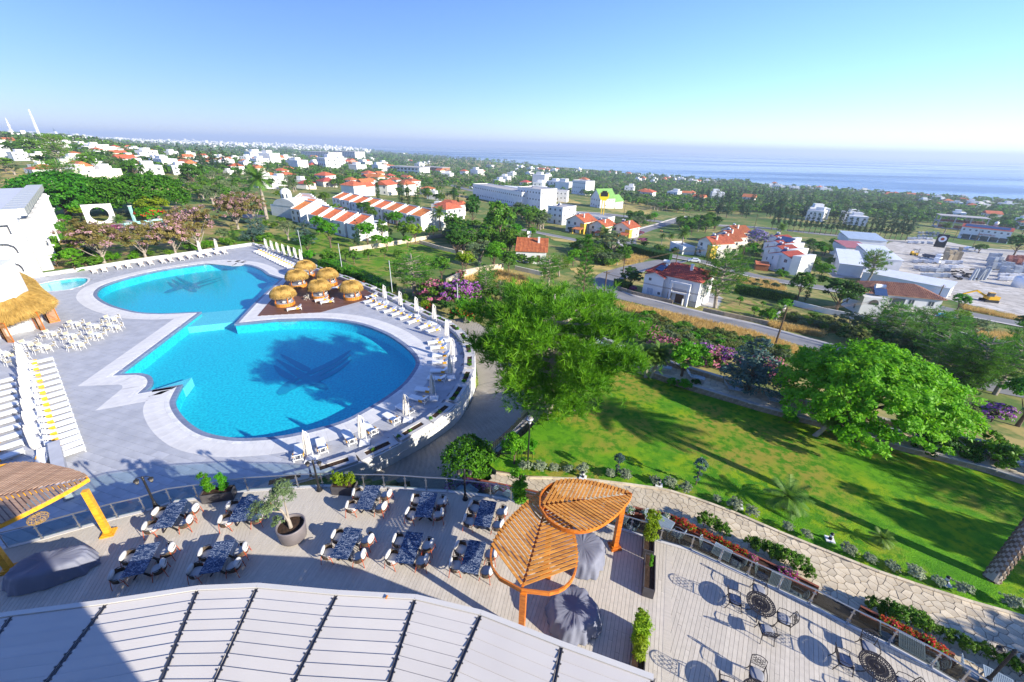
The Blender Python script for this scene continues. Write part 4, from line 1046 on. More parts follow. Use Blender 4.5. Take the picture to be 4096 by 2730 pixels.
for i in range(len(AF)):
 b=B();b.beam(AF[i]-o0-Vector((0,0,.06)),AB[i]-o0-Vector((0,0,.06)),.07,.12)
 nn=(AF[min(i+1,len(AF)-1)]-AF[max(i-1,0)]).normalized()
 for sg in(-1,1):b.tube([AF[i]-o0+nn*sg*.055+Vector((0,0,.02)),AB[i]-o0+nn*sg*.055+Vector((0,0,.02))],.014,5)
 for k in range(17):
  c=AF[i].lerp(AB[i],(k+.6)/17)-o0
  for sg in(-1,1):b.box(c+nn*sg*.085+Vector((0,0,.03)),(.05,.04,.04),math.atan2(nn.y,nn.x))
 b.build('gutter_beam',MT['gunmetal'],awn)
 B().box(AF[i]-o0+Vector((0,0,-ZA/2-.1)),(.12,.12,ZA-.15)).build('post',MT['awnframe'],awn)
p=cr(1000,2147,1024/1345)(718,320,ZA+.1);t=thing('drink_can','small orange can lying on the awning front beam','can',(p.x,p.y,ZA+.085),R(80))
B().tube([(-.06,0,.033),(.06,0,.033)],.033,10).build('body',MT['orange'],t);B().tube([(.06,0,.033),(.066,0,.033)],.026,10).build('lid',MT['steel'],t)
# -- hotel block behind the viewer (throws the shade on the awning's left)
hb=thing('hotel_block','white hotel block rising behind the terrace','building',(-20,-6.5,-6))
B().bb(-22,22.5,-6,5.5,0,21).build('wall',MT['wallw'],hb)
for i in range(6):B().bb(-20+i*7,-16.5+i*7,5.5,5.56,8,10.2).build('window',MT['glassdk'],hb)
# -- lamp posts of the terrace
def make_lamp():
 t=thing('lamp_post','x','lamp post',group='black twin lantern posts on the terrace')
 b=B();b.lathe([(.17,0),(.17,.06),(.12,.1),(.10,.28),(.075,.34),(.085,.42),(.055,.5),(.05,2.05),(.07,2.08),(.05,2.12),(.075,2.2),(.03,2.28)],12);b.build('post',MT['black'],t,smooth=False)
 for sg in(-1,1):
  b=B();b.tube([(0,0,2.14),(sg*.12,0,2.24),(sg*.27,0,2.22),(sg*.32,0,2.14)],.02,6);b.build('arm',MT['black'],t)
  l=B().lathe([(.05,1.86),(.085,1.9),(.12,2.05)],8,(sg*.32,0,0)).build('lantern_glass',MT['brass'],t)
  b=B();b.lathe([(.135,2.05),(.11,2.10),(.03,2.15),(.015,2.19)],8,(sg*.32,0,0));b.lathe([(.03,1.8),(.06,1.86)],8,(sg*.32,0,0))
  for k in range(8):q=R(45*k);b.beam((sg*.32+.055*math.cos(q),.055*math.sin(q),1.86),(sg*.32+.125*math.cos(q),.125*math.sin(q),2.05),.012,.012)
  b.build('lantern_cap',MT['black'],t)
 return freeze(t)
lp0_=make_lamp();lpu=[False]
for p,lab,rz in((at(627,2033),'black twin lantern post behind the left dining table',.3),(m_(640,1290),'black twin lantern post between olive tree and yellow-green bush',.1),(at(1861,1998),'black twin lantern post in front of the pink petunias',0),(e_(1135,905),'black twin lantern post in the bottom right corner',-.5)):
 place(lp0_,lpu,p,rz,lab)
p=at(2110,1876,-1.5);t=thing('garden_lamp','tall black pole with a globe lamp at the corner of the lawn','lamp',p)
B().tube([(0,0,0),(0,0,3.9)],.05,8).build('pole',MT['black'],t);B().ball((0,0,4.12),.2,12,8).build('globe',MT['brass'],t,smooth=True);B().cyl(0,0,4.14,4.2,.22,.2,12).build('cap',MT['polegrey'],t);B().cyl(0,0,3.8,3.95,.08,.12,8).build('collar',MT['white'],t)
def make_bollard():
 t=thing('bollard_light','x','bollard light',group='bollard lights beside the stone path')
 B().bb(-.22,.22,-.22,.22,-.12,.05).build('base',MT['white'],t);B().lathe([(.10,.05),(.085,.1),(.085,.26)],12).build('stem',MT['black'],t);B().lathe([(.08,.26),(.08,.42)],12).build('lamp_ring',MT['white'],t);B().lathe([(.10,.42),(.10,.47),(.05,.52)],12).build('cap',MT['black'],t)
 return freeze(t)
bl0=make_bollard();blu=[False]
for i,p in enumerate((c_(1448,150,ZPATH),c_(2150,205,ZPATH),d_(1280,395,ZPATH),d_(2115,700,ZPATH),e_(930,372,ZPATH))):
 place(bl0,blu,(p.x,p.y,zlawn(p.x,p.y)+.03),-.35,'black and white bollard light, %s along the path kerb from the leaf pergola'%ORD[i])
 # -- pool loungers, foot at -x, head at +x
def make_lounger():
 t=thing('sun_lounger','x','sun lounger',group='white sun loungers round the pool')
 b=B();b.bb(-1.0,.42,-.34,.34,.27,.33)
 b.build('seat',MT['white'],t)
 Mx=Matrix.Rotation(R(-33),4,'Y');b=B();b.box((.42+.34*math.cos(R(33)),0,.31+.34*math.sin(R(33))),(.72,.66,.05),M=Mx);b.build('backrest',MT['white'],t)
 b=B()
 for sg in(-1,1):b.beam((-1,sg*.335,.24),(.98,sg*.335,.24),.045,.06)
 b.beam((.96,-.33,.24),(.96,.33,.24),.045,.06);b.build('frame',MT['white'],t)
 for sx in(-.93,.86):
  for sg in(-1,1):B().beam((sx,sg*.31,.22),(sx+(.05 if sx>0 else-.03),sg*.33,0),.05,.05).build('leg',MT['white'],t)
 b=B();b.beam((.72,-.2,.50),(.86,-.2,.25),.03,.03);b.beam((.72,.2,.50),(.86,.2,.25),.03,.03);b.build('back_prop',MT['white'],t)
 for sg in(-1,1):B().bb(.22,.62,sg*.375-.02,sg*.375+.02,.16,.42).build('side_panel',MT['yellowwood'],t)
 return freeze(t)
lg0=make_lounger();lgu=[False]
def lounger_row(pts,rz,lab,z=ZP):
 for i,p in enumerate(pts):
  r=rz[i]if isinstance(rz,list)else rz
  place(lg0,lgu,(p.x,p.y,z),r+random.uniform(-.05,.05),lab%ORD[i])
back=[l_(x,y,ZP)for x,y in((872,440),(962,425),(1095,402),(1185,392),(1302,376),(1390,364),(1500,348),(1572,336),(1667,323),(1747,310),(1842,298),(1917,287),(1997,272),(2067,263))]
bdir=(BACKW[4]-BACKW[1]).normalized();bang=math.atan2(bdir.y,bdir.x)
lounger_row(back,bang+math.pi/2-.1,'white lounger against the far garden wall, %s from the left')
def along(f,p,q,n):return[f(p[0]+(q[0]-p[0])*i/(n-1),p[1]+(q[1]-p[1])*i/(n-1),ZP)for i in range(n)]
r1=along(k_,(305,248),(612,396),14);s1d=(SIDEW[2]-SIDEW[0]).normalized();lounger_row(r1,math.atan2(s1d.y,s1d.x)+math.pi/2,'white lounger above the cabana deck, %s counting from the far corner')
r2=[k_(x,y,ZP)for x,y in((1345,668),(1330,712),(1385,742),(1440,768),(1515,800),(1585,828),(1662,862),(1737,898),(1838,944),(1912,980),(1935,1090),(1962,1140),(1985,1210),(1985,1275),(1970,1358),(1945,1428))]+[m_(x,y,ZP)for x,y in((1605,385),(1550,468),(1425,560),(1300,645),(1100,745),(915,825),(662,900),(452,960))]
a2=[]
for p in r2:
 j=min(range(len(SIDES)-1),key=lambda i:(SIDES[i]-Vector((p.x,p.y,0))).length);dd=SIDES[min(j+2,len(SIDES)-1)]-SIDES[max(0,j-2)];a2.append(math.atan2(dd.y,dd.x)+math.pi/2)
lounger_row(r2,a2,'white lounger on the curved right pool side, %s from the cabana deck')
for(x,y),rz,lab in(((640,782),.1,'in front of the nearest cabana'),((890,700),.15,'nearer the middle of the brown deck, left of a pair'),((940,718),.15,'on the brown deck, right one of a pair'),((1020,590),.2,'between the two right rear cabanas')):
 p=k_(x,y,ZP+.055);place(lg0,lgu,(p.x,p.y,ZP+.055),rz+.45,'white lounger with wooden side '+lab)
L1=along(n_,(380,352),(632,1200),17);dl=(L1[-1]-L1[0]).normalized();lounger_row(L1,math.atan2(dl.y,dl.x)-math.pi/2,'white lounger with yellow side table, %s from the top of the left block')
p0,p1=n_(20,540,ZP),n_(62,1235,ZP);L2=[p0.lerp(p1,i/10)for i in range(11)];dl2=(p1-p0).normalized();lounger_row(L2,math.atan2(dl2.y,dl2.x)-math.pi/2,'white lounger in the leftmost block, %s from the top')
p=n_(400,1265,ZP);place(lg0,lgu,p,2.2,'white lounger standing alone beside the grey parapet wall')
# -- closed parasols
def make_parasol():
 t=thing('closed_parasol','x','parasol',group='closed cream parasols by the pool')
 B().bb(-.42,.42,-.42,.42,0,.12).build('base',MT['white'],t)
 B().tube([(.18,0,.1),(.18,0,2.55)],.035,8).build('mast',MT['white'],t)
 B().tube([(.18,0,2.5),(.0,0,2.75),(-.12,0,2.78)],.03,6).build('arm',MT['white'],t)
 b=B();b.lathe([(.02,2.78),(.10,2.62),(.15,2.2),(.19,1.6),(.23,1.0),(.20,.72),(.02,.75)],20,(-.14,0,0),False,lambda a,i:1+.22*math.sin(5*a+i*.5));b.build('canopy',MT['canvas'],t)
 b=B();b.lathe([(.215,1.28),(.222,1.34)],16,(-.14,0,0),False,lambda a,i:1+.1*math.sin(5*a));b.build('tie',MT['white'],t)
 B().lathe([(.03,2.76),(.045,2.82),(.02,2.9)],8,(-.14,0,0)).build('finial',MT['white'],t)
 return freeze(t)
um0=make_parasol();umu=[False]
def par(pts,lab,rz=0,sca=None):
 for i,p in enumerate(pts):place(um0,umu,p,rz+random.uniform(-.1,.1),lab%ORD[i],sca)
par(along(k_,(392,244),(712,352),7),'closed cream parasol above the cabana deck, %s from the far corner',.5)
par([k_(x,y,ZP)for x,y in((1478,712),(1622,775),(1768,832),(1930,905),(2045,1060),(2095,1240))]+[m_(x,y,ZP)for x,y in((1850,262),(1690,452),(1452,650),(1055,860),(565,1010))],'closed cream parasol on the curved right pool side, %s from the cabanas',.2)
par([l_(1852,268,ZP),l_(2005,248,ZP)],'closed cream parasol at the far garden wall, %s of two',.3)
pu0,pu1=n_(270,380,ZP),n_(395,1195,ZP);par([pu0.lerp(pu1,i/8)for i in range(9)],'closed cream parasol between the left lounger blocks, %s from the top',.2)
# -- white plastic tables with chairs
def make_cafe_table():
 t=thing('cafe_table','x','table',group='white cafe tables by the bar')
 b=B()
 for i in range(6):b.bb(-.38,.38,-.38+i*.128,-.38+i*.128+.118,.71,.735)
 b.build('table_top',MT['white'],t)
 for sx in(-1,1):
  for sy in(-1,1):B().beam((sx*.33,sy*.33,.71),(sx*.36,sy*.36,0),.045).build('leg',MT['white'],t)
 return freeze(t)
MT['beige']=M('beige_sling',(.52,.45,.31),.8,(.46,.40,.27),5)
def make_cafe_chair():
 t=thing('cafe_chair','x','chair',group='white cafe chairs by the bar')
 B().bb(-.24,.24,-.22,.24,.42,.45).build('seat',MT['beige'],t);b=B();b.box((0,-.27,.68),(.46,.03,.38),M=Matrix.Rotation(R(-10),4,'X'));b.build('backrest',MT['beige'],t)
 for sx in(-1,1):
  B().tube([(sx*.26,.24,0),(sx*.26,.25,.63),(sx*.26,-.22,.66)],.018,5).build('arm_frame',MT['white'],t);B().tube([(sx*.26,-.32,0),(sx*.25,-.24,.44),(sx*.25,-.32,.88)],.018,5).build('back_leg',MT['white'],t)
 return freeze(t)
ct0=make_cafe_table();ctu=[False];ch0=make_cafe_chair();chu=[False]
cafe=[((675,898),'upper left of the group by the bar'),((850,918),'top middle of the group by the bar'),((1010,850),'farthest right of the bar'),((1037,925),'nearest the pool corner'),((455,985),'in front of the middle slatted screen'),((640,1008),'in the centre of the group'),((868,1000),'right of the centre of the group'),((700,1083),'closest to the viewer on the right'),((235,1080),'in front of the left slatted screen'),((395,1108),'just behind the lounger block'),((22,1172),'cut by the left edge'),((142,1212),'beside the first left parasol')]
for(x,y),nm in cafe:
 c=l_(x,y,ZP+.73);an=R(-22)
 place(ct0,ctu,(c.x,c.y,ZP),an,'white cafe table '+nm)
 for k in range(4):
  u=Vector((math.cos(an+k*math.pi/2),math.sin(an+k*math.pi/2)));place(ch0,chu,(c.x+u.x*.68,c.y+u.y*.68,ZP),an+k*math.pi/2+math.pi/2+random.uniform(-.1,.1),'beige chair on %s side of cafe table %s'%(('right','far','left','near')[k],nm))
p=k_(752,690,ZP+.055);place(ch0,chu,(p.x,p.y,ZP+.055),2.5,'single white chair standing among the cabanas')
# -- cabanas
def straw_mass(n,fn,mat,seed,L0=.5,wid=.025):
 rs=np.random.RandomState(seed);V=[];A=[]
 for i in range(n):
  p,d=fn(rs);d=d/np.linalg.norm(d);s=np.cross(d,rs.randn(3));s/=np.linalg.norm(s)
  l=L0*rs.uniform(.5,1.3);w=wid*rs.uniform(.6,1.4);q=p+d*l
  V+=[p-s*w,p+s*w,q+s*w*.3,q-s*w*.3]
 F=np.arange(4*n).reshape(n,4);return np_mesh('straw',np.array(V),F,mat)
MT['strawd']=M('straw_strand',(.55,.36,.10),.85,(.32,.19,.04),.9,rnd=.05,contrast=(.3,.7),detail=8)
def make_cabana():
 t=thing('thatched_cabana','x','cabana',group='round thatched cabanas on the brown deck')
 R0=1.45
 base=B().lathe([(R0,0),(R0,.40),(R0-.08,.44),(R0-.1,.40)],24).build('base_ring',MT['orange'],t)
 for k in range(30):
  a=R(12*k);
  if 5<k<9:continue
  B().box((0,0,.27),(.05,.27,.54)).build('board',MT['slatw'],t,(math.cos(a)*(R0+.02),math.sin(a)*(R0+.02),0),a)
 B().lathe([(R0-.12,.40),(R0-.12,.52),(R0-.3,.56),(0.01,.57)],24).build('mattress',MT['padblue'],t,smooth=True)
 for k in range(7):
  a=R(20+25*k);B().cushion((0,0,0),(.52,.18,.40)).build('pillow',MT['padblue']if k%2 else MT['cushion'],t,(math.cos(a)*1.08,math.sin(a)*1.08,.76),smooth=True,rot=(R(-18),0,a-math.pi/2))
 for k in range(4):a=R(45+90*k);B().tube([(math.cos(a)*R0*.93,math.sin(a)*R0*.93,.2),(math.cos(a)*R0*.93,math.sin(a)*R0*.93,2.3)],.085,8).build('post',MT['orange'],t)
 roof=B().lathe([(1.78,1.78),(1.86,2.05),(1.70,2.42),(1.30,2.74),(.75,2.93),(.15,3.02)],36,wob=lambda a,i:1+.035*math.sin(7*a+i)+.03*math.sin(17*a+2*i)).build('thatch',MT['straw'],t,smooth=True)
 def fn(rs):
  a=rs.uniform(0,6.283);u=rs.uniform(0,1)**.75;r=.1+1.80*u;z=3.05-.95*u**2.6+.02
  ca,sa=math.cos(a),math.sin(a)
  return np.array([r*ca,r*sa,z]),np.array([ca*(1-.7*u),sa*(1-.7*u),-.12-1.2*u**2])+rs.randn(3)*.10
 ob('straw_strands',straw_mass(5200,fn,MT['strawd'],3,.42,.013),t)['kind']='stuff'
 def fn2(rs):
  a=rs.uniform(0,6.283);r=1.83+rs.uniform(-.06,.08);return np.array([r*math.cos(a),r*math.sin(a),2.05]),np.array([.12*math.cos(a),.12*math.sin(a),-1])+rs.randn(3)*.09
 ob('straw_fringe',straw_mass(2200,fn2,MT['strawd'],4,.55,.012),t)['kind']='stuff'
 B().lathe([(.12,3.0),(.16,3.06),(.10,3.14),(.13,3.2),(.06,3.32),(.0,3.36)],10).build('finial',MT['straw'],t)
 return freeze(t)
cb0=make_cabana();cbu=[False]
for(x,y),rz,lab in(((553,732),-1.5,'nearest the narrow passage of the pool'),((675,562),-1.2,'second back on the pool side'),((752,470),-1.4,'farthest back behind all others'),((955,548),-1.7,'in the rear row towards the garden'),((882,662),-1.5,'in the middle of the six'),((1172,672),-1.6,'farthest right beside the planter wall')):
 p=k_(x,y,ZP+.055);place(cb0,cbu,(p.x,p.y,ZP+.055),rz,'round thatched cabana '+lab,.93)
 # -- bar with shaggy thatch on the left
bar=thing('thatched_bar','poolside bar with a shaggy straw roof and slatted orange screens','bar',l_(100,900,ZP))
o0=bar.location.copy();zr=3.0
ridge=[l_(-200,560,ZP+4.6)-o0,l_(60,470,ZP+4.4)-o0,l_(180,480,ZP+4.3)-o0]
edge=[l_(-330,860,ZP+2.6)-o0,l_(0,880,ZP+2.6)-o0,l_(150,850,ZP+2.6)-o0,l_(320,790,ZP+2.6)-o0,l_(440,740,ZP+2.6)-o0,l_(492,690,ZP+2.6)-o0,l_(440,640,ZP+2.7)-o0,l_(360,570,ZP+2.8)-o0,l_(300,500,ZP+2.9)-o0,l_(200,455,ZP+3.4)-o0]
inner_=[l_(-330,760,ZP+4.6)-o0,l_(0,715,ZP+4.5)-o0,l_(75,690,ZP+4.5)-o0,l_(150,660,ZP+4.4)-o0,l_(150,650,ZP+4.4)-o0,l_(140,640,ZP+4.4)-o0,l_(120,610,ZP+4.4)-o0,l_(90,560,ZP+4.4)-o0,l_(60,500,ZP+4.4)-o0,l_(30,450,ZP+4.3)-o0]
es=spline(edge,5);ins_=spline(inner_,5);V=[];F=[];nv=6
for i in range(len(es)):
 for k in range(nv+1):
  u=k/nv;p=ins_[i].lerp(es[i],u);p.z+=.55*math.sin(math.pi*u)**.8+.05*math.sin(i*1.3+k);V.append(p)
for i in range(len(es)-1):
 for k in range(nv):F.append((i*(nv+1)+k,i*(nv+1)+k+1,(i+1)*(nv+1)+k+1,(i+1)*(nv+1)+k))
ob('thatch',np_mesh('thatch',[tuple(v)for v in V],F,MT['straw'],smooth=True),bar)
esn=np.array([tuple(p)for p in es]);inn=np.array([tuple(p)for p in ins_])
def fnb(rs):
 i=rs.uniform(0,len(es)-1.001);a=int(i);w=i-a;e=esn[a]*(1-w)+esn[a+1]*w;q=inn[a]*(1-w)+inn[a+1]*w;u=rs.uniform(0,1)**.7
 p=q*(1-u)+e*u;p=p+np.array([0,0,.55*math.sin(math.pi*u)**.8+.03]);d=(e-q);d=d/np.linalg.norm(d);d=d+np.array([0,0,-.55*u**2-.05])
 return p,d+rs.randn(3)*.16
ob('straw_strands',straw_mass(15000,fnb,MT['strawd'],8,.75,.02),bar)['kind']='stuff'
def fnb2(rs):
 i=rs.uniform(0,len(es)-1.001);a=int(i);w=i-a;e=esn[a]*(1-w)+esn[a+1]*w;return e+np.array([0,0,.05])+rs.randn(3)*.06,np.array([0,0,-1])+rs.randn(3)*.14
ob('straw_fringe',straw_mass(5000,fnb2,MT['strawd'],9,.65,.02),bar)['kind']='stuff'
def screen(p,q,h,w_lab):
 """slatted screen leaning between two ground points"""
 p=p-o0;q=q-o0;b=B();u=(q-p);ln=u.length;up=Vector((0,0,h))
 for e in(p,q):b.beam(e,e+up,.09,.09)
 b.beam(p+up,q+up,.08,.08);b.beam(p+Vector((0,0,.05)),q+Vector((0,0,.05)),.08,.08)
 s=b.build('screen',MT['orange'],bar)
 for k in range(20):z=Vector((0,0,.12+(h-.2)*k/20));B().beam(p+z,q+z,.03,.055).build('screen_slat',MT['slatw'],s)
screen(l_(455,905,ZP),l_(550,885,ZP),2.5,'');screen(l_(410,850,ZP),l_(455,905,ZP),2.5,'')
screen(l_(375,970,ZP),l_(418,970,ZP),2.5,'');screen(l_(345,955,ZP),l_(375,970,ZP),2.5,'');screen(l_(70,1080,ZP),l_(132,1082,ZP),2.5,'');screen(l_(35,1040,ZP),l_(70,1080,ZP),2.5,'')
b=B();q0,q1,q2=l_(0,1045,ZP)-o0,l_(100,1010,ZP)-o0,l_(295,940,ZP)-o0
b.beam(q0+Vector((0,0,.55)),q1+Vector((0,0,.55)),.4,1.1);b.beam(q1+Vector((0,0,.551)),q2+Vector((0,0,.551)),.4,1.1);b.build('counter',MT['band'],bar)
b=B();b.beam(q0+Vector((0,0,1.13)),q1+Vector((0,0,1.13)),.55,.06);b.beam(q1+Vector((0,0,1.131)),q2+Vector((0,0,1.131)),.55,.06);b.build('counter_top',MT['black'],bar)
wv=[l_(-120,340,ZP),l_(0,400,ZP),l_(148,665,ZP),l_(0,715,ZP)]
bw=thing('bar_tower','smooth white wall standing above the straw bar roof at the left edge','wall',at(-60,1240,ZP))
tp=[at(0,1075,ZP+7.0),at(65,1193,ZP+4.6)]
P0=at(64,1190,ZP+4.5);o1=bw.location.copy()
B().prism([Vector((P0.x-o1.x,P0.y-o1.y)),Vector((P0.x-o1.x-2.0,P0.y-o1.y+3.2)),Vector((P0.x-o1.x-9,P0.y-o1.y+1.5)),Vector((P0.x-o1.x-9,P0.y-o1.y-4.5))],0,8.4).build('wall',MT['wallw'],bw)
# -- grey parapet wall and lower left things
pr_=thing('parapet_wall','grey stone slab wall running down beside the left lounger block','wall',n_(500,1300,ZP));o1=pr_.location.copy()
pa,pb=n_(490,1075,ZP+1.1)-o1,n_(570,1500,ZP+1.1)-o1
pa.z=0;pb.z=0
B().beam(pa+Vector((0,0,.53)),pb+Vector((0,0,.53)),.5,1.06).build('wall',MT['wblock'],pr_);B().beam(pa+Vector((0,0,1.1)),pb+Vector((0,0,1.1)),.66,.08).build('coping',MT['tile'],pr_)
bd=thing('boardwalk','brown timber platform behind the left pergola','platform',n_(200,1500,ZP));o1=bd.location.copy()
qa,qb=n_(0,1450,ZP)-o1,n_(455,1350,ZP)-o1;dn=Vector(((qb-qa).y,-(qb-qa).x,0)).normalized()
for k in range(34):
 u=k/33;p=qa.lerp(qb,u);B().beam(p+Vector((0,0,.12)),p+dn*5+Vector((0,0,.12)),(qb-qa).length/35,.05).build('plank',MT['brownwood'],bd)
B().prism([Vector((p.x,p.y))for p in(qa,qb,qb+dn*5,qa+dn*5)],.0,.09).build('joist_frame',MT['dark'],bd)
# -- planters on the terrace
def planter(lab,c,L_,W_,H_,an):
 t=thing('planter_box',lab,'planter',(c.x,c.y,0),an);b=B();th=.04
 for sx in(-1,1):b.bb(sx*(L_/2)-th/2,sx*(L_/2)+th/2,-W_/2,W_/2,0,H_)
 for sy in(-1,1):b.bb(-L_/2+th/2,L_/2-th/2,sy*W_/2-th/2,sy*W_/2+th/2,0,H_-.001)
 b.build('box',MT['charcoal'],t);B().bb(-L_/2+.03,L_/2-.03,-W_/2+.03,W_/2-.03,.02,H_-.09).build('soil',MT['soil'],t);return t
PB={}
PB['twin']=planter('charcoal box planter with two slim upright shrubs at the rail',a_(2010,300,.25),1.55,.55,.6,R(14))
PB['bush']=planter('charcoal box planter with a yellow-green bush behind the lamp',m_(870,1275,.25),1.35,.55,.6,R(-2))
PB['bamboo']=planter('charcoal box planter with tall bamboo beside the right pergola post',c_(2050,760,.3),1.15,.5,.6,R(72))
PB['long']=planter('long charcoal box planter with one thin young shrub',c_(2056,1035,.3),1.85,.48,.6,R(72))
PB['bamboo2']=planter('charcoal box planter with bushy bamboo at the bottom edge',cr(2450,2200,800/1345)(175,660,.3),1.9,.5,.6,R(70))
c=b_(850,640,.4);t=thing('round_pot','large round taupe pot holding the olive tree','pot',(c.x,c.y,0));PB['pot']=t
B().lathe([(.50,0),(.62,.1),(.70,.9),(.70,.96),(.63,.96),(.61,.82)],32,caps=False).build('pot',MT['potgrey'],t,smooth=True);B().lathe([(.62,.80),(.01,.84)],24,caps=False).build('soil',MT['soil'],t)
# -- iron railing and rubble wall by the steps
sw_=thing('rubble_step_wall','pale rubble stone wall beside the steps down to the driveway','wall',c_(640,170,-2.4));
rubble_wall(sw_,[flat(at(1905,1895,-2.2)),flat(at(2060,1912,-2.2))],-3.6,-1.95,.45,MT['stone'],.38,8,True)
rubble_wall(sw_,[flat(at(1905,1885,-2.2)),flat(at(1985,1812,-2.2)),flat(at(2060,1745,-2.4)),flat(at(2120,1690,-2.6))],-5.6,-2.0,.4,MT['stone'],.45,9,True)
ir=thing('iron_railing','black iron railing with square pattern above the driveway steps','railing',at(1925,1875,-1.95));o1=ir.location.copy()
rl_=[at(2128,1850,-1.5),at(1928,1850,-1.85),at(2000,1788,-1.9),at(2110,1685,-2.1)]
for i in range(3):
 p,q=rl_[i]-o1,rl_[i+1]-o1;b=B();H1=Vector((0,0,.9));H2=Vector((0,0,.15))
 for hh in(H1,H2,Vector((0,0,.75))):b.beam(p+hh,q+hh,.04,.04)
 m=max(2,int((q-p).length/.45))
 for k in range(m+1):
  e=p.lerp(q,k/m);b.beam(e-Vector((0,0,.3)),e+H1,.03,.03)
  if k<m:f=p.lerp(q,(k+.5)/m);b.beam(f+Vector((0,0,.35)),f+Vector((0,0,.75)),.025,.025);b.beam(f.lerp(e,.5)+Vector((0,0,.35)),f+Vector((0,0,.35)),.025,.025)
 b.build('panel',MT['black'],ir)
stp=thing('stone_steps','stone steps between lower deck and driveway','steps',at(1990,1940,-2.2));o1=stp.location.copy()
for k in range(6):B().box(Vector((-.32*k+1.0,-.10*k,-.55-.16*k+.9-.5)),(.36,1.3,.16),.3).build('step',MT['stone'],stp)
# -- reclining chairs on the stone walk
def make_iron_lounger():
 t=thing('iron_lounger','x','lounger',group='grey metal loungers on the stone walk')
 b=B();b.bb(-1.0,.3,-.32,.32,.36,.40);b.build('seat',MT['blueg'],t);b=B();b.box((.55,0,.66),(.75,.64,.04),M=Matrix.Rotation(R(-48),4,'Y'));b.build('backrest',MT['blueg'],t)
 for sg in(-1,1):B().tube([(-.1,sg*.36,.1),(-.12,sg*.36,.6),(.5,sg*.36,.62),(.62,sg*.34,.75)],.02,5).build('armrest',MT['steel'],t)
 for sx in(-.9,.35):
  for sg in(-1,1):B().beam((sx,sg*.3,.36),(sx,sg*.32,0),.03).build('leg',MT['steel'],t)
 return freeze(t)
il0=make_iron_lounger();ilu=[False]
for i,u in enumerate(np.linspace(.05,.97,17)):
 f=u*(len(WALKI)-1);k=int(f);p=WALKI[k].lerp(WALKI[min(k+1,len(WALKI)-1)],f-k);f2=u*(len(WALKO)-1);k2=int(f2);q=WALKO[k2].lerp(WALKO[min(k2+1,len(WALKO)-1)],f2-k2)
 pos=p.lerp(q,.42);dd=WALKI[min(k+1,len(WALKI)-1)]-WALKI[max(0,k-1)]
 place(il0,ilu,(pos.x,pos.y,-2.19),math.atan2(dd.y,dd.x)+math.pi+.25,'grey metal lounger on the stone walk, %s from the twin yucca'%ORD[i])
 # -- tall thin light posts behind the pool wall
for(f,x0,y0,x1,y1,lab)in((k_,712,275,685,80,'thin grey light post behind the upper parasols'),(k_,1075,400,1050,200,'thin grey light post beside the hedge'),(k_,1537,620,1510,360,'thin grey light post right of the cabanas'),(k_,2140,760,2135,560,'thin grey light post among the purple oleanders')):
 p=f(x0,y0,-5.2);d_1=depth(p);h=(y0-y1)*S*d_1/FPX*1.12
 t=thing('light_post',lab,'light post',p);B().tube([(0,0,0),(0,0,h)],[.07,.05],8).build('pole',MT['polegrey'],t);B().cyl(0,0,h,h+.08,.06,.02,8).build('cap',MT['polegrey'],t)
 # -- VEGETATION
def unit(v):return v/np.maximum(1e-9,np.linalg.norm(v,axis=-1,keepdims=True))
def leaves(blobs,n,size,seed,nclump=60,sig=.22,shell=(.62,1.0),aspect=1.7,upw=.3,sink=.0,droop=0.0,mats=None,flower=0.0,floor=None):
 """leaf-sized faces gathered in clumps through the volume of ellipsoids (cx,cy,cz,rx,ry,rz)"""
 rs=np.random.RandomState(seed);bl=np.array(blobs,float);vol=bl[:,3]*bl[:,4]+bl[:,5]*bl[:,3];pr=vol/vol.sum()
 cb=rs.choice(len(bl),nclump,p=pr);d=unit(rs.randn(nclump,3));rad=rs.uniform(shell[0],shell[1],(nclump,1))**.7
 d[:,2]=np.where(d[:,2]<-.55,-d[:,2],d[:,2])
 cc=bl[cb,:3]+d*rad*bl[cb,3:];cs=sig*bl[cb,3:].mean(1)*rs.uniform(.7,1.4,nclump);cv=rs.rand(nclump)
 k=rs.randint(0,nclump,n);g=unit(rs.randn(n,3))*(rs.rand(n,1)**.45)
 p=cc[k]+g*cs[k][:,None]*np.array([1.15,1.15,.75])
 out=unit(p-bl[cb[k],:3]+np.array([0,0,.2]));nrm=unit(out*.7+rs.randn(n,3)*.55+np.array([0,0,upw]))
 ax=unit(np.cross(nrm,rs.randn(n,3)));ax[:,2]-=droop;ax=unit(ax);bx=unit(np.cross(nrm,ax))
 s=size*rs.uniform(.55,1.35,(n,1))
 a=ax*s;b_x=bx*s/aspect*.5
 V=np.stack([p-a*.5,p+b_x,p+a*.5,p-b_x],1).reshape(-1,3)
 if floor is not None:V[:,2]=np.maximum(V[:,2],floor)
 F=np.arange(4*n).reshape(n,4);vv=np.repeat(np.clip(.55*rs.rand(n)+.45*cv[k],0,1),4)
 mi=None
 if flower>0:fc=rs.rand(nclump)<flower*1.5;mi=((rs.rand(n)<.66)&fc[k]).astype(int)
 return V,F,vv,mi
def needles(centers,dirs,per,L0,w,seed):
 rs=np.random.RandomState(seed);m=len(centers);c=np.repeat(centers,per,0);d=np.repeat(dirs,per,0)
 d=unit(d*.9+rs.randn(m*per,3)*.62);s=unit(np.cross(d,rs.randn(m*per,3)));l=L0*rs.uniform(.6,1.25,(m*per,1));ww=w*rs.uniform(.7,1.3,(m*per,1))
 V=np.stack([c-s*ww*.6,c+s*ww*.6,c+d*l+s*ww*.25,c+d*l-s*ww*.25],1).reshape(-1,3);n=m*per
 tv=np.repeat(rs.rand(m),per)*.5+rs.rand(n)*.5
 return V,np.arange(4*n).reshape(n,4),np.repeat(tv,4)
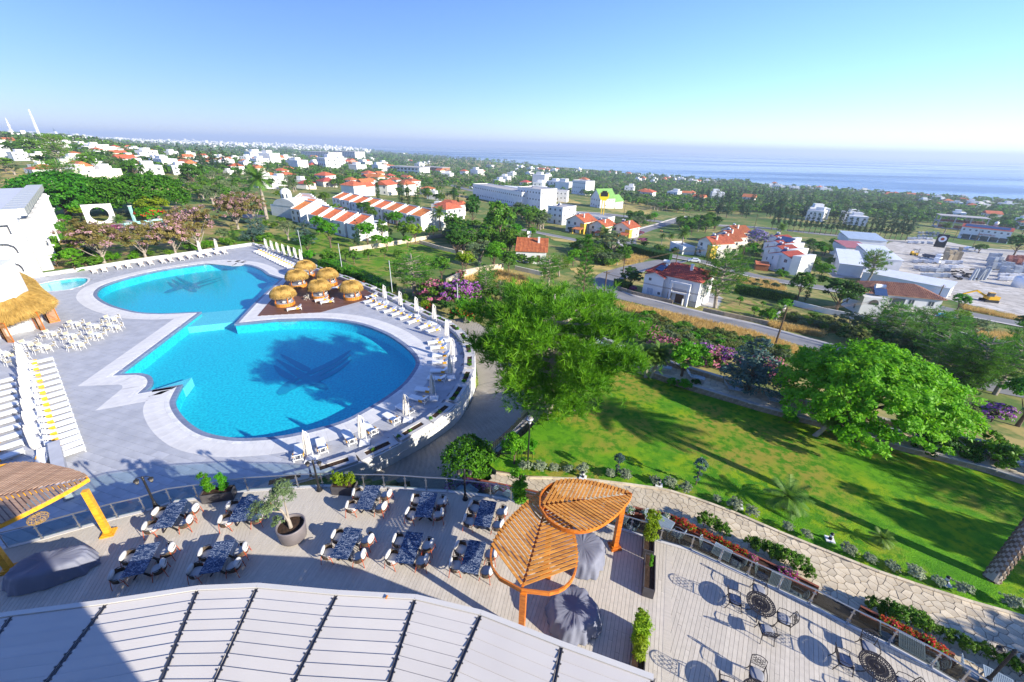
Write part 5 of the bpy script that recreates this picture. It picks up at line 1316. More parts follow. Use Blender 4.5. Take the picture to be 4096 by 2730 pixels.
MT['lf_mid']=LEAF('leaf_mid_green',(.04,.115,.010),(.11,.25,.018),(.21,.37,.03))
MT['lf_bright']=LEAF('leaf_bright_green',(.05,.20,.008),(.11,.36,.012),(.22,.48,.02),trans=.42)
MT['lf_mim']=LEAF('feathery_bright_leaf',(.07,.30,.006),(.15,.46,.010),(.30,.56,.02),trans=.45,rnd=.0)
MT['lf_lime']=LEAF('leaf_lime',(.12,.22,.008),(.25,.38,.012),(.40,.48,.03),trans=.42)
MT['lf_dark']=LEAF('leaf_dark_green',(.018,.07,.010),(.05,.15,.016),(.10,.23,.025))
MT['lf_ficus']=LEAF('leaf_glossy_green',(.02,.10,.006),(.06,.22,.008),(.12,.34,.012))
MT['lf_conifer']=LEAF('conifer_needles',(.014,.05,.02),(.034,.09,.034),(.065,.14,.045),trans=.2)
MT['lf_cyp']=LEAF('cypress_scales',(.02,.065,.012),(.05,.125,.02),(.09,.19,.03),trans=.2)
MT['lf_olive']=LEAF('olive_leaves',(.07,.115,.045),(.15,.21,.085),(.26,.33,.15),trans=.25)
MT['lf_pine']=LEAF('pine_needles',(.045,.13,.006),(.13,.29,.010),(.27,.45,.02),trans=.35,scale=.5)
MT['lf_pine2']=LEAF('young_pine_needles',(.03,.11,.014),(.09,.24,.02),(.19,.38,.03),trans=.35,scale=.6)
MT['lf_cedar']=LEAF('blue_cedar_needles',(.030,.070,.060),(.070,.135,.115),(.13,.22,.18),trans=.2)
MT['lf_silver']=LEAF('silver_leaves',(.20,.26,.15),(.34,.40,.25),(.50,.54,.38),trans=.3)
MT['lf_palm']=LEAF('palm_fronds',(.04,.11,.015),(.10,.21,.025),(.20,.30,.045),trans=.3)
MT['lf_scrub']=LEAF('scrub_leaves',(.05,.09,.018),(.13,.18,.035),(.26,.28,.06),trans=.25)
MT['lf_rusty']=LEAF('rusty_sparse_leaves',(.11,.11,.03),(.23,.20,.05),(.36,.29,.09),trans=.35)
MT['fl_pink']=LEAF('pink_petals',(.50,.11,.20),(.64,.20,.30),(.74,.38,.42),trans=.3)
MT['fl_blush']=LEAF('blush_petals',(.42,.23,.25),(.56,.33,.36),(.66,.45,.46),trans=.3)
MT['fl_mag']=LEAF('magenta_petals',(.38,.03,.20),(.50,.07,.30),(.60,.16,.40),trans=.3)
MT['fl_purple']=LEAF('lilac_petals',(.20,.13,.42),(.33,.24,.55),(.45,.36,.62),trans=.3)
MT['fl_red']=LEAF('red_petals',(.45,.012,.012),(.62,.03,.02),(.70,.09,.04),trans=.3)
MT['fl_violet']=LEAF('violet_petals',(.30,.06,.36),(.46,.14,.50),(.60,.28,.60),trans=.3)
MT['fl_white']=LEAF('white_petals',(.60,.60,.56),(.74,.74,.70),(.80,.80,.78),trans=.3)
MT['grassdry']=LEAF('dry_grass_blades',(.34,.23,.06),(.52,.38,.12),(.66,.52,.20),trans=.3,scale=.3)
def crown_mesh(name,blobs,n,size,seed,mats,**kw):
 V,F,vv,mi=leaves(blobs,n,size,seed,**kw);return np_mesh(name,V,F,mats,mi,attr=vv)
def trunk_mesh(name,h,r,seed,mat,nb=6,spread=1.6,top=None,lean=0,start=.45):
 rs=random.Random(seed);b=B();pts=[(lean*h*u*u+.05*h*math.sin(3*u+seed)*u*.4,.04*h*math.sin(2.3*u+seed*2)*u*.5,h*u)for u in(0,.25,.5,.75,1)]
 b.tube(pts,[r*1.25,r,r*.85,r*.7,r*.5],7)
 for k in range(nb):
  u=start+(1-start)*k/max(1,nb);i=min(3,int(u*4));w=u*4-i;p=Vector(pts[i]).lerp(Vector(pts[i+1]),w);a=2.4*k+rs.random();l=spread*rs.uniform(.6,1.1);tp=(top or h*1.35)
  q=p+Vector((math.cos(a)*l,math.sin(a)*l,(tp-p.z)*rs.uniform(.35,.8)));m=p.lerp(q,.5)+Vector((0,0,-.06*l));b.tube([p,m,q],[r*.5,r*.32,r*.14],5)
 return b.mesh(name,mat)
PROTO={}
def reg(key,parts,height):PROTO[key]=(parts,height)
def rb(seed,n,R_,zc,zr,rmin=.35,rmax=.6):
 rs=random.Random(seed);out=[(0,0,zc,R_*.75,R_*.75,zr*.8)]
 for k in range(n):a=2*math.pi*k/n+rs.random()*.6;d=R_*rs.uniform(.35,.6);r=R_*rs.uniform(rmin,rmax);out.append((d*math.cos(a),d*math.sin(a),zc+rs.uniform(-.45,.5)*zr,r,r,r*zr/R_*rs.uniform(.8,1.1)))
 return out
tb=trunk_mesh('trunk',2.6,.17,1,MT['bark'],7,1.4,5)
for key,mt,sd_ in(('broad','lf_mid',1),('broad2','lf_mid',2),('bright','lf_bright',3),('dark','lf_dark',4),('dark2','lf_dark',5),('lime','lf_lime',6)):
 reg(key,[('trunk',tb),('crown',crown_mesh('crown',rb(sd_,7,2.5,4.1,2.1),4200,.34,sd_,MT[mt],nclump=70,sig=.26))],6.1)
reg('olive',[('trunk',trunk_mesh('trunk',1.7,.2,5,MT['barkpale'],6,1.3,4)),('crown',crown_mesh('crown',rb(9,6,2.3,2.9,1.7),3600,.27,9,MT['lf_olive'],nclump=80,sig=.22,aspect=2.6))],4.6)
reg('olive2',[('trunk',trunk_mesh('trunk',1.7,.2,6,MT['barkpale'],6,1.3,4)),('crown',crown_mesh('crown',rb(19,7,2.5,2.9,1.6),3600,.27,10,MT['lf_olive'],nclump=80,sig=.22,aspect=2.6))],4.6)
def cyp(seed,h,w,mt,n=2800):
 bl=[(0,0,.35+h*.95*(k+.5)/9,w*(math.sin(math.pi*min(1,(k+1.2)/10.4)**.62))*.95,w*(math.sin(math.pi*min(1,(k+1.2)/10.4)**.62))*.95,h/11)for k in range(9)]
 return crown_mesh('crown',bl,n,.30,seed,MT[mt],nclump=120,sig=.42,aspect=2.2,upw=1.2)
reg('cypress',[('trunk',B().tube([(0,0,0),(0,0,3)],[.16,.1],7).mesh('trunk',MT['bark'])),('crown',cyp(21,9,.85,'lf_cyp'))],9.2)
reg('cypress2',[('trunk',B().tube([(0,0,0),(0,0,3)],[.16,.1],7).mesh('trunk',MT['bark'])),('crown',cyp(22,9,1.15,'lf_cyp'))],9.2)
def conif(seed,h,w,mt,n=4200,size=.34,droop=.4):
 rs=random.Random(seed);bl=[]
 for k in range(26):
  u=(k+.5)/26;z=h*(.14+.84*u);rr=w*(1-u)**.75*rs.uniform(.75,1.15)+.12;a=rs.random()*6.28;d=rr*.45;bl.append((d*math.cos(a),d*math.sin(a),z,rr*.72,rr*.72,h*.05))
 return crown_mesh('crown',bl,n,size,seed,MT[mt],nclump=150,sig=.34,aspect=2.4,droop=droop)
reg('conifer',[('trunk',B().tube([(0,0,0),(0,0,9)],[.22,.08],7).mesh('trunk',MT['bark'])),('crown',conif(31,12,3.0,'lf_conifer'))],12.2)
reg('conifer2',[('trunk',B().tube([(0,0,0),(0,0,9)],[.22,.08],7).mesh('trunk',MT['bark'])),('crown',conif(32,12,2.4,'lf_conifer'))],12.2)
reg('casuarina',[('trunk',B().tube([(0,0,0),(.1,0,5),(0,0,10)],[.2,.14,.06],7).mesh('trunk',MT['bark'])),('crown',crown_mesh('crown',[(0,0,3.6+.8*k,1.5-.12*k+.3*math.sin(k*2),1.5-.12*k,.8)for k in range(9)],3200,.34,33,MT['lf_conifer'],nclump=90,sig=.36,aspect=2.4))],11.5)
reg('cedar',[('trunk',B().tube([(0,0,0),(0,0,5.5)],[.18,.06],7).mesh('trunk',MT['bark'])),('crown',conif(35,7,2.8,'lf_cedar',4200,.30,.1))],7.2)
def pine_np(seed,H_,R_,ntuft,per,L0,w,base=.28,flatten=.75,mt='lf_pine'):
 rs=np.random.RandomState(seed);nb=46
 ends=[];segs=[]
 for k in range(nb):
  u=base+(1-base)*(k/nb)**.9;z=H_*u*.93;a=2.399*k+rs.uniform(-.3,.3);L_=R_*(math.sin(math.pi*(1-u)**.62)**.75 if u<.999 else .1)*rs.uniform(.7,1.08);L_=max(L_,R_*.16)
  e=np.array([math.cos(a)*L_,math.sin(a)*L_,z+L_*rs.uniform(.02,.28)*flatten]);segs.append((np.array([0,0,z*.94]),e,L_))
 c=[];d=[]
 wts=np.array([s[2]**1.6 for s in segs]);wts/=wts.sum();pick=rs.choice(len(segs),ntuft,p=wts)
 for i in pick:
  p,e,L_=segs[i];u=rs.uniform(.28,1.03)**.8;q=p+(e-p)*u;sp=.085*R_*(.55+.9*u*(1.15-u)*2)
  q=q+rs.randn(3)*np.array([sp,sp,sp*.55])+np.array([0,0,.03*R_]);c.append(q);dv=(q-np.array([0,0,q[2]*.75]));d.append(dv/np.linalg.norm(dv)*.8+np.array([0,0,.75]))
 V,F,vv=needles(np.array(c),unit(np.array(d)),per,L0,w,seed+1)
 me=np_mesh('crown',V,F,MT[mt],attr=vv)
 b=B();b.tube([(0,0,0),(.04*H_,.01*H_,H_*.3),(.0,0,H_*.6),(0,0,H_*.95)],[.034*H_,.026*H_,.018*H_,.004*H_],9)
 for p,e,L_ in segs:mm=(p+e)/2-np.array([0,0,.03*L_]);b.tube([p,mm,e],[.010*H_*(.5+L_/R_),.006*H_*(.5+L_/R_),.0025*H_],5)
 return b.mesh('trunk',MT['barkpale']),me
tk,crn=pine_np(41,9,3.6,900,9,.5,.034,.2,.8,'lf_pine2');reg('pine',[('trunk',tk),('crown',crn)],9.2)
tk,crn=pine_np(43,9,3.2,800,9,.5,.036,.34,1.2,'lf_pine');reg('pine2',[('trunk',tk),('crown',crn)],9.2)
def palm_parts(h,nf,L0,seed,r=.17,skirt=True):
 rs=random.Random(seed);b=B();b.tube([(0,0,0),(.05*h*.3,0,h*.5),(0,0,h)],[r*1.3,r,r*.9],9);tr=b.mesh('trunk',MT['barkpale'])
 V=[];vv=[]
 for k in range(nf):
  a=2.399*k;el=R(72-105*(k/nf));d=Vector((math.cos(a)*math.cos(el),math.sin(a)*math.cos(el),math.sin(el)));pts=[]
  p=Vector((0,0,h));v=d.copy()
  for i in range(7):pts.append(p.copy());p=p+v*(L0/6);v=(v+Vector((0,0,-.17))).normalized()
  for i in range(6):
   for m in range(4):
    q=pts[i].lerp(pts[i+1],m/4);dr=(pts[i+1]-pts[i]).normalized();side=dr.cross(Vector((0,0,1)))
    if side.length<.05:side=Vector((1,0,0))
    side.normalize();wl=L0*.26*math.sin(math.pi*min(1,(i+m/4+.6)/6.8))**.6+.05
    for sg in(-1,1):
     tip=q+(side*sg*.85+dr*.55+Vector((0,0,-.28+.1*rs.random())))*wl;wd2=dr*.045*L0/2.2
     V+=[q-wd2,q+wd2,tip+wd2*.2,tip-wd2*.2];vv+=[rs.random()]*4
 n=len(V)//4
 return tr,np_mesh('crown',[tuple(v)for v in V],np.arange(4*n).reshape(n,4),MT['lf_palm'],attr=vv)
tr_,cr_=palm_parts(5.2,34,2.1,51);reg('palm',[('trunk',tr_),('crown',cr_)],6.6)
tr_,cr_=palm_parts(.9,22,1.5,52,.14);reg('palmlow',[('trunk',tr_),('crown',cr_)],2.0)
tr_,cr_=palm_parts(1.9,60,.95,53,.12);reg('yucca',[('trunk',tr_),('crown',cr_)],2.6)
b=B();b.tube([(0,0,0),(0,0,12)],[.2,.03],8);cs=[];ds=[];rs=np.random.RandomState(5)
for k in range(15):
 z=2.6+k*.64;L_=2.5*(1-k/16.5)
 for j in range(6):
  a=j*math.pi/3+k*.5;e=Vector((math.cos(a)*L_,math.sin(a)*L_,z+.25));b.tube([(0,0,z),(e.x*.5,e.y*.5,z-.05),e],[.05,.035,.012],5)
  for u in np.linspace(.3,1,10):cs.append(np.array([e.x*u,e.y*u,z+.25*u])+rs.randn(3)*.05);ds.append(np.array([math.cos(a),math.sin(a),.9]))
V,F,vv=needles(np.array(cs),unit(np.array(ds)),9,.42,.034,6);reg('norfolk',[('trunk',b.mesh('trunk',MT['bark'])),('crown',np_mesh('crown',V,F,MT['lf_pine2'],attr=vv))],12.3)
stem=trunk_mesh('stem',.6,.05,8,MT['bark'],5,.5,1.2,start=.1)
for key,mt,sd_,fl,pr in(('shrub','lf_mid',61,None,0),('shrubb','lf_bright',62,None,0),('shrubd','lf_dark',63,None,0),('shrubl','lf_lime',64,None,0),('scrub','lf_scrub',65,None,0),('scrubo','lf_olive',66,None,0),('oleander','lf_mid',67,'fl_pink',.45),('oleanderv','lf_mid',68,'fl_violet',.5),('bougain','lf_mid',69,'fl_mag',.75),('redbush','lf_bright',70,'fl_red',.5),('whitebush','lf_mid',71,'fl_white',.3),('silver','lf_silver',72,None,0),('orangebush','lf_bright',73,'fl_red',.10)):
 reg(key,[('stem',stem),('foliage',crown_mesh('foliage',rb(sd_,6,1.1,.95,.8,.4,.65),2300,.19,sd_,[MT[mt],MT[fl or mt]],nclump=60,sig=.32,flower=pr,floor=.02))],1.9)
for key,fl,mt,pr,sd_ in(('blossom','fl_blush','lf_rusty',.34,81),('blossom2','fl_blush','lf_rusty',.13,82),('jacaranda','fl_purple','lf_mid',.8,83),('pinktree','fl_pink','lf_mid',.7,84)):
 reg(key,[('trunk',trunk_mesh('trunk',1.6,.13,9,MT['barkpale'],9,1.9,4.6,start=.3)),('crown',crown_mesh('crown',rb(sd_,9,2.5,3.0,2.2,.4,.62),7000,.21,sd_,[MT[mt],MT[fl]],nclump=120,sig=.22,flower=pr))],5.2)
reg('ficus',[('trunk',trunk_mesh('trunk',1.4,.3,12,MT['bark'],6,1.6,3)),('crown',crown_mesh('crown',[(0,0,2.6,3.9,3.9,2.4),(1.5,.8,3.0,2.4,2.4,1.9),(-1.6,-.5,2.9,2.3,2.3,1.9),(.2,-1.7,2.6,2.4,2.2,1.8)],11000,.30,91,MT['lf_ficus'],nclump=420,sig=.13,shell=(.88,1.0),floor=.1))],5.0)
reg('topiary',[('trunk',B().tube([(0,0,0),(0,0,1.3)],[.04,.03],6).mesh('trunk',MT['bark'])),('crown',crown_mesh('crown',[(0,0,1.45,.30,.30,.28),(.02,.02,.75,.12,.12,.12),(-.05,0,.4,.14,.14,.12)],1500,.08,92,MT['lf_cedar'],nclump=80,sig=.3,shell=(.9,1)))],1.75)
NAMES={'broad':'broadleaf_tree','broad2':'broadleaf_tree','bright':'bright_green_tree','dark':'dark_evergreen_tree','dark2':'dark_evergreen_tree','lime':'lime_green_tree','olive':'olive_tree','olive2':'olive_tree','cypress':'cypress_tree','cypress2':'cypress_tree','conifer':'conifer_tree','conifer2':'conifer_tree','casuarina':'casuarina_tree','cedar':'blue_cedar_tree','pine':'pine_tree','pine2':'pine_tree','palm':'palm_tree','palmlow':'small_palm','yucca':'yucca_plant','norfolk':'norfolk_pine_tree','shrub':'green_shrub','shrubb':'bright_shrub','shrubd':'dark_shrub','shrubl':'lime_shrub','scrub':'scrub_bush','scrubo':'grey_scrub_bush','oleander':'oleander_shrub','oleanderv':'oleander_shrub','bougain':'bougainvillea_shrub','redbush':'red_flowering_shrub','whitebush':'white_flowering_shrub','silver':'silver_shrub','orangebush':'orange_flowering_shrub','blossom':'blossom_tree','blossom2':'blossom_tree','jacaranda':'jacaranda_tree','pinktree':'pink_blossom_tree','ficus':'clipped_ficus_tree','topiary':'topiary_tree'}
def plant(key,p,h,label,rz=None,wide=1.0,group=None,cat=None):
 parts,H0=PROTO[key];s=h/H0;nm=NAMES[key]
 t=ob(nm,None,None,p,random.uniform(0,6.28)if rz is None else rz,sca=(s*wide,s*wide,s));t.empty_display_size=.1
 tag(t,label,cat or('shrub' if 'shrub' in nm or 'bush' in nm else 'plant' if nm in('yucca_plant',)else 'tree'),group)
 for pn,me in parts:ob(pn,me,t)
 return t
def hp(p,hpx):return hpx*depth(p)/FPX*1.08
# -- the big pine at the head of the lawn and the bright spreading tree
p=at(2185,1668,-2.4);tk,crn=pine_np(77,11.8,6.8,6000,15,.52,.036,.06,.55,'lf_pine')
t=thing('pine_tree','huge spreading bright green pine between the pool and the lawn','tree',(p.x,p.y,-2.6));ob('trunk',tk,t);ob('crown',crn,t)
p=at(3425,1712,-2.6);
rs=random.Random(4);bl=[]
for k in range(34):
 a=2.399*k;u=math.sqrt((k+.5)/34);r=6.2*u;bl.append((r*math.cos(a)*1.02,r*math.sin(a)*.85,5.6-3.4*u**2.0+rs.uniform(-.4,.4),2.0+.6*rs.random(),2.0,.95))
t=thing('mimosa_tree','wide umbrella-shaped bright green feathery tree beside the lounger walk','tree',(p.x+.6,p.y+.8,-2.5),.4)
ob('trunk',trunk_mesh('trunk',2.6,.28,5,MT['bark'],12,4.2,6.2,.12,.3),t);ob('crown',crown_mesh('crown',bl,70000,.33,95,MT['lf_mim'],nclump=1100,sig=.26,shell=(.55,1),aspect=2.4,upw=.9,droop=.25),t)
p=at(3250,1752,-2.8);t=plant('yucca',p,3.4,'leaning grey-trunked yucca in front of the umbrella tree')
t.rotation_euler=(R(8),R(22),0)
tr_,cr_=palm_parts(9.5,44,3.2,57,.46);p=at(3965,2318,-1.6)
t=thing('date_palm_tree','leaning date palm whose thick scaly trunk crosses the right edge of the lawn','tree',p,0);b=B()
pts=[Vector((.0,0,0)),Vector((.55,.35,1.3)),Vector((1.6,1.0,3.4)),Vector((3.2,2.0,6.5)),Vector((4.4,2.8,9.2))]
b.tube(pts,[.34,.30,.29,.28,.27],14);b.build('trunk',MT['barkpale'],t)
for i,q in enumerate(resample(spline([tuple(v)for v in pts],6),.16)[:56]):
 for k in range(7):a=.9*k+i*.45;B().box((q.x+.29*math.cos(a),q.y+.29*math.sin(a),q.z),(.10,.15,.15),M=Matrix.Rotation(a,4,'Z')@Matrix.Rotation(R(-28),4,'Y')).build('bark_scale',MT['bark'],t)if i*7+k<290 else None
ob('crown',cr_,t,(4.4,2.8,-.3))
# -- planted things of the terrace
def place_in(key,par,dx,dy,z,h,label,wide=1.0):
 q=Vector((dx,dy,0));q.rotate(par.rotation_euler);p=par.location+q;return plant(key,(p.x,p.y,z),h,label,wide=wide)
def slim(seed,h,w,mt,n,size,asp=2.2):return crown_mesh('crown',[(.05*math.sin(k*1.7),.05*math.cos(k*2.1),h*(.18+.8*k/8),w*(.75+.3*math.sin(k*2)),w*(.75+.3*math.sin(k*2)),h*.09)for k in range(8)],n,size,seed,MT[mt],nclump=70,sig=.5,aspect=asp)
reg('slim',[('stem',B().tube([(0,0,0),(0,0,1.3)],.02,5).mesh('stem',MT['bark'])),('foliage',slim(101,1.5,.24,'lf_bright',1800,.11))],1.6);NAMES['slim']='slim_shrub'
reg('bamboo',[('stem',B().tube([(0,0,0),(.03,0,1.6)],.014,5).tube([(.1,.08,0),(.16,.1,1.4)],.012,5).tube([(-.1,-.06,0),(-.18,-.1,1.3)],.012,5).mesh('stem',MT['lf_lime'])),('foliage',slim(102,1.8,.30,'lf_lime',1800,.20,4.0))],1.9);NAMES['bamboo']='bamboo_shrub'
place_in('slim',PB['twin'],-.38,0,.5,1.55,'left of two slim upright shrubs in the box at the rail');place_in('slim',PB['twin'],.36,0,.5,1.4,'right of two slim upright shrubs in the box at the rail')
place_in('shrubl',PB['bush'],-.28,0,.45,1.15,'yellow-green bush filling the left of the box behind the lamp',.62);place_in('shrubl',PB['bush'],.33,0,.45,1.1,'yellow-green bush filling the right of the box behind the lamp',.6)
place_in('bamboo',PB['bamboo'],.1,0,.5,2.1,'tall light green bamboo beside the right pergola post',.9);place_in('slim',PB['long'],.25,0,.5,.95,'thin young shrub in the long charcoal box',.5)
for dx,hh,nm in((-.5,1.3,'near'),(0,1.7,'middle'),(.55,1.3,'far')):place_in('bamboo',PB['bamboo2'],dx,.05,.5,hh,'bushy bamboo, %s clump in the box at the bottom edge'%nm,1.05)
p=c_(870,400,0);plant('slim',(p.x-.05,p.y+.1,0),2.6,'tall slender ficus at the rail behind the leaf pergola',wide=1.0)
t=thing('potted_olive_tree','leaning olive tree with loose grey-green crown in the round pot','tree',PB['pot'].location+Vector((0,0,.82)))
b=B();b.tube([(.05,-.1,0),(-.02,.0,.35),(-.35,.15,.9),(-.75,.2,1.3)],[.10,.085,.05,.02],8);b.tube([(-.02,0,.35),(-.12,.2,1.0),(-.2,.3,1.9)],[.06,.04,.015],6);b.tube([(-.3,.14,.8),(-.9,-.1,1.15),(-1.35,-.1,1.25)],[.04,.025,.01],6);b.build('trunk',MT['barkpale'],t)
ob('crown',crown_mesh('crown',[(-.25,.35,1.75,.55,.5,.6),(-.1,.3,2.35,.35,.35,.4),(-1.25,-.1,1.15,.55,.5,.42),(-.75,.15,1.25,.4,.4,.35),(-.45,-.2,.55,.25,.25,.3)],4600,.115,111,MT['lf_olive'],nclump=130,sig=.33,aspect=3.2),t)
fl_specs=[('petunia_plant','fl_violet','pink violet petunia in the box below the lamp post',[c_(x,y,ZD+.3)for x,y in((200,245),(250,225),(300,205),(345,195),(400,200),(450,208),(500,222),(550,228),(600,235),(650,245),(700,255),(745,262))]),('geranium_plant','fl_red','red geranium in the long timber box',[d_(x,y,ZD+.3)for x,y in((700,535),(770,565),(840,610),(950,660),(1010,690),(1090,725),(1160,765),(1240,800),(1320,835))]),('geranium_plant','fl_red','red geranium in the lower right timber box',[e_(x,y,ZD+.3)for x,y in((600,575),(650,595),(690,610),(735,635),(780,655),(840,690),(900,725))]),('petunia_plant','fl_mag','magenta petunia at the end of the long timber box',[d_(x,y,ZD+.3)for x,y in((1400,880),(1680,1005),(1770,1045))]),('flowering_plant','fl_white','white flowering plant in the long timber box',[d_(x,y,ZD+.3)for x,y in((270,445),(410,470),(480,480),(610,500))])]
for nm,fm,lab,pts in fl_specs:
 me=crown_mesh('blooms',[(0,0,.12,.26,.26,.17)],420,.075,120+len(nm),[MT['lf_bright'],MT[fm]],nclump=40,sig=.35,flower=.62,floor=.0);st=B().tube([(0,0,-.03),(0,0,.15)],.012,5).mesh('stem',MT['lf_bright'])
 for i,p in enumerate(pts):
  t=thing(nm,lab+', %s from the left'%ORD[i],'flower',(p.x,p.y,ZD+.27),random.random()*6,'flowers in the timber boxes');t.scale=(random.uniform(.75,1.1),)*3;ob('blooms',me,t);ob('stem',st,t)
kk=resample(offset(KERB,-.55 if False else .55,False),.95);side=kk
cnt=0
for i,q in enumerate(kk[2:44]):
 if i%7 in(5,):continue
 if random.random()<.12:continue
 plant('silver',(q.x,q.y,zlawn(q.x,q.y)),random.uniform(.5,.8),'silver-leaved shrub, number %d along the path kerb from the pergola'%(cnt+1)if False else 'silver-leaved shrub, %s along the path kerb from the leaf pergola'%(ORD[cnt]if cnt<len(ORD)else 'one of the last'),wide=1.0,group='silver shrubs along the kerb');cnt+=1
for i,(f,x,y)in enumerate([(d_,950,560),(d_,1050,600),(d_,1130,650),(d_,1380,760),(d_,1440,790),(d_,1560,850),(d_,1640,880),(d_,1770,950),(d_,1880,1020),(e_,540,490),(e_,600,520),(e_,660,550),(e_,750,570),(e_,830,610),(e_,920,650),(e_,1020,700),(e_,1110,730),(e_,1180,760),(e_,1260,790),(e_,1320,840)]):
 p=f(x,y+25,ZPATH);plant('shrub',(p.x,p.y,ZPATH),random.uniform(.75,1.15),'leafy green bush between box and stone path, %s counting from the pergola'%ORD[i],wide=.8,group='bushes along the stone path')
for key,f,x,y,h,lab in(('topiary',c_,1760,120,1.8,'small cloud-clipped topiary nearest the pergola'),('topiary',d_,880,205,2.1,'ball-topped topiary standing on the lawn edge'),('palmlow',d_,1690,410,1.9,'young palm on the lawn edge with drooping fronds'),('palmlow',e_,585,165,.9,'tiny palm on the lawn near the kerb'),('shrubb',w_,650,1480,1.0,'low bright shrub left under the small green tree'),('shrubd',w_,860,1500,1.1,'dark round shrub at the lawn foot of the wall'),('shrubb',w_,770,1510,1.3,'bright leafy shrub at the foot of the stone wall'),('shrubb',r_,190,440,1.2,'bright bush with orange tips at the lawn edge'),('bright',r_,490,545,2.2,'small bright green tree below the umbrella tree'),('bright',r_,1040,690,2.0,'small bright sapling in front of the wall'),('shrubd',r_,1450,745,2.6,'large round dark shrub against the stone wall'),('shrubd',r_,1800,790,1.8,'dark twiggy shrub beside the lounger walk'),('shrub',r_,2030,840,2.6,'wide green shrub at the right lawn corner'),('bright',cr(1700,1600,800/1345),600,430,2.5,'bright leafy tree behind the iron railing'),('ficus',cr(1700,1600,800/1345),300,545,3.2,'round glossy bush at the head of the driveway steps'),('shrubb',cr(1700,1600,800/1345),700,350,1.2,'bright shrub by the garden lamp')):
 z0=-2.0;p=f(x,y,z0)
 for _ in range(4):z0=zlawn(p.x,p.y);p=f(x,y,z0)
 if key=='ficus':p=f(x,y,-3.4)
 plant(key,p,h,lab,wide=.8 if key=='ficus' else 1.0)
for i,dx in enumerate((-.5,.5)):
 p=w_(420+45*i,1405,-2.9);t=plant('yucca',p,3.6+.3*i,'%s stem of the twin yucca by the lounger walk'%('left','right')[i]);t.rotation_euler=(0,R(-7+16*i),0)
p=w_(742,1420,-2.6);plant('bright',p,4.2,'small domed green tree in front of the oleanders',wide=1.25)
p=w_(1345,1545,-2.4);plant('cedar',p,6.4,'blue-grey cedar leaning over the lounger walk',wide=1.35)
for i,q in enumerate(resample(offset(SIDES,.62,False),1.15)[6:]):
 if i%3==2 or i>78:continue
 plant('shrubb' if i%2 else 'shrub',(q.x,q.y,ZP+.36),random.uniform(.28,.5),'small green planting in the curved pool planter, plant number %d from its far end'%(i+1),wide=1.0,group='small plants in the curved pool planter')
for i,(x,y,h,k)in enumerate(((41,9,8.5,'broad'),(46,14,9,'pine2'),(37,3,8,'broad2'),(52,19,9,'broad'),(43,1,9,'pine2'))):
 plant(k,(x,y,-2.2),h,'garden tree standing off the right end of the lawn, %s of five'%ORD[i],wide=1.1)
 # -- TOWN
UNITW=B().mat(0).bb(-.5,.5,-.03,.03,-.5,.5).mat(1).bb(-.42,.42,-.045,.0,-.42,.42).mat(0).bb(-.03,.03,-.055,-.02,-.42,.42)
WINM=UNITW.mesh('window',[MT['frame'],MT['glassdk']])
WINB=UNITW.mesh('window',[MT['brownfr'],MT['glassdk']])
SHUT=B().mat(0).bb(-.5,.5,-.03,.03,-.5,.5).mat(1).bb(-.44,-.02,-.05,0,-.45,.45).bb(.02,.44,-.05,0,-.45,.45).mesh('window',[MT['white'],M('grey_blue_shutter',(.42,.48,.56),.6)])
DOORM=B().mat(0).bb(-.5,.5,-.04,.04,0,1).mat(1).bb(-.42,.42,-.06,0,.0,.94).mesh('door',[MT['frame'],MT['brownfr']])
def ribs(poly,sp,r,up):
 """raised tile courses running down a roof plane"""
 P0=Vector(poly[0]);nrm=None
 for i in range(1,len(poly)-1):
  nrm=(Vector(poly[i])-P0).cross(Vector(poly[i+1])-P0)
  if nrm.length>1e-6:break
 nrm.normalize()
 if nrm.z<0:nrm=-nrm
 dn=Vector((0,0,-1));dn=(dn-nrm*dn.dot(nrm)).normalized();ac=nrm.cross(dn)
 q=[Vector(((Vector(p)-P0).dot(ac),(Vector(p)-P0).dot(dn)))for p in poly];b=B();k=min(p.x for p in q)+sp/2
 while k<max(p.x for p in q):
  for t0,t1 in clip_scan(q,Vector((k,0)),Vector((0,1))):
   if t1-t0<.15:continue
   a=P0+ac*k+dn*t0+nrm*.01;c=P0+ac*k+dn*t1+nrm*.01;w=ac*(sp*.33);h=nrm*r
   b.add([a-w,a+h,a+w,c-w,c+h,c+w],[(0,3,4,1),(1,4,5,2),(0,1,2),(3,5,4)])
  k+=sp
 return b
HB=[]
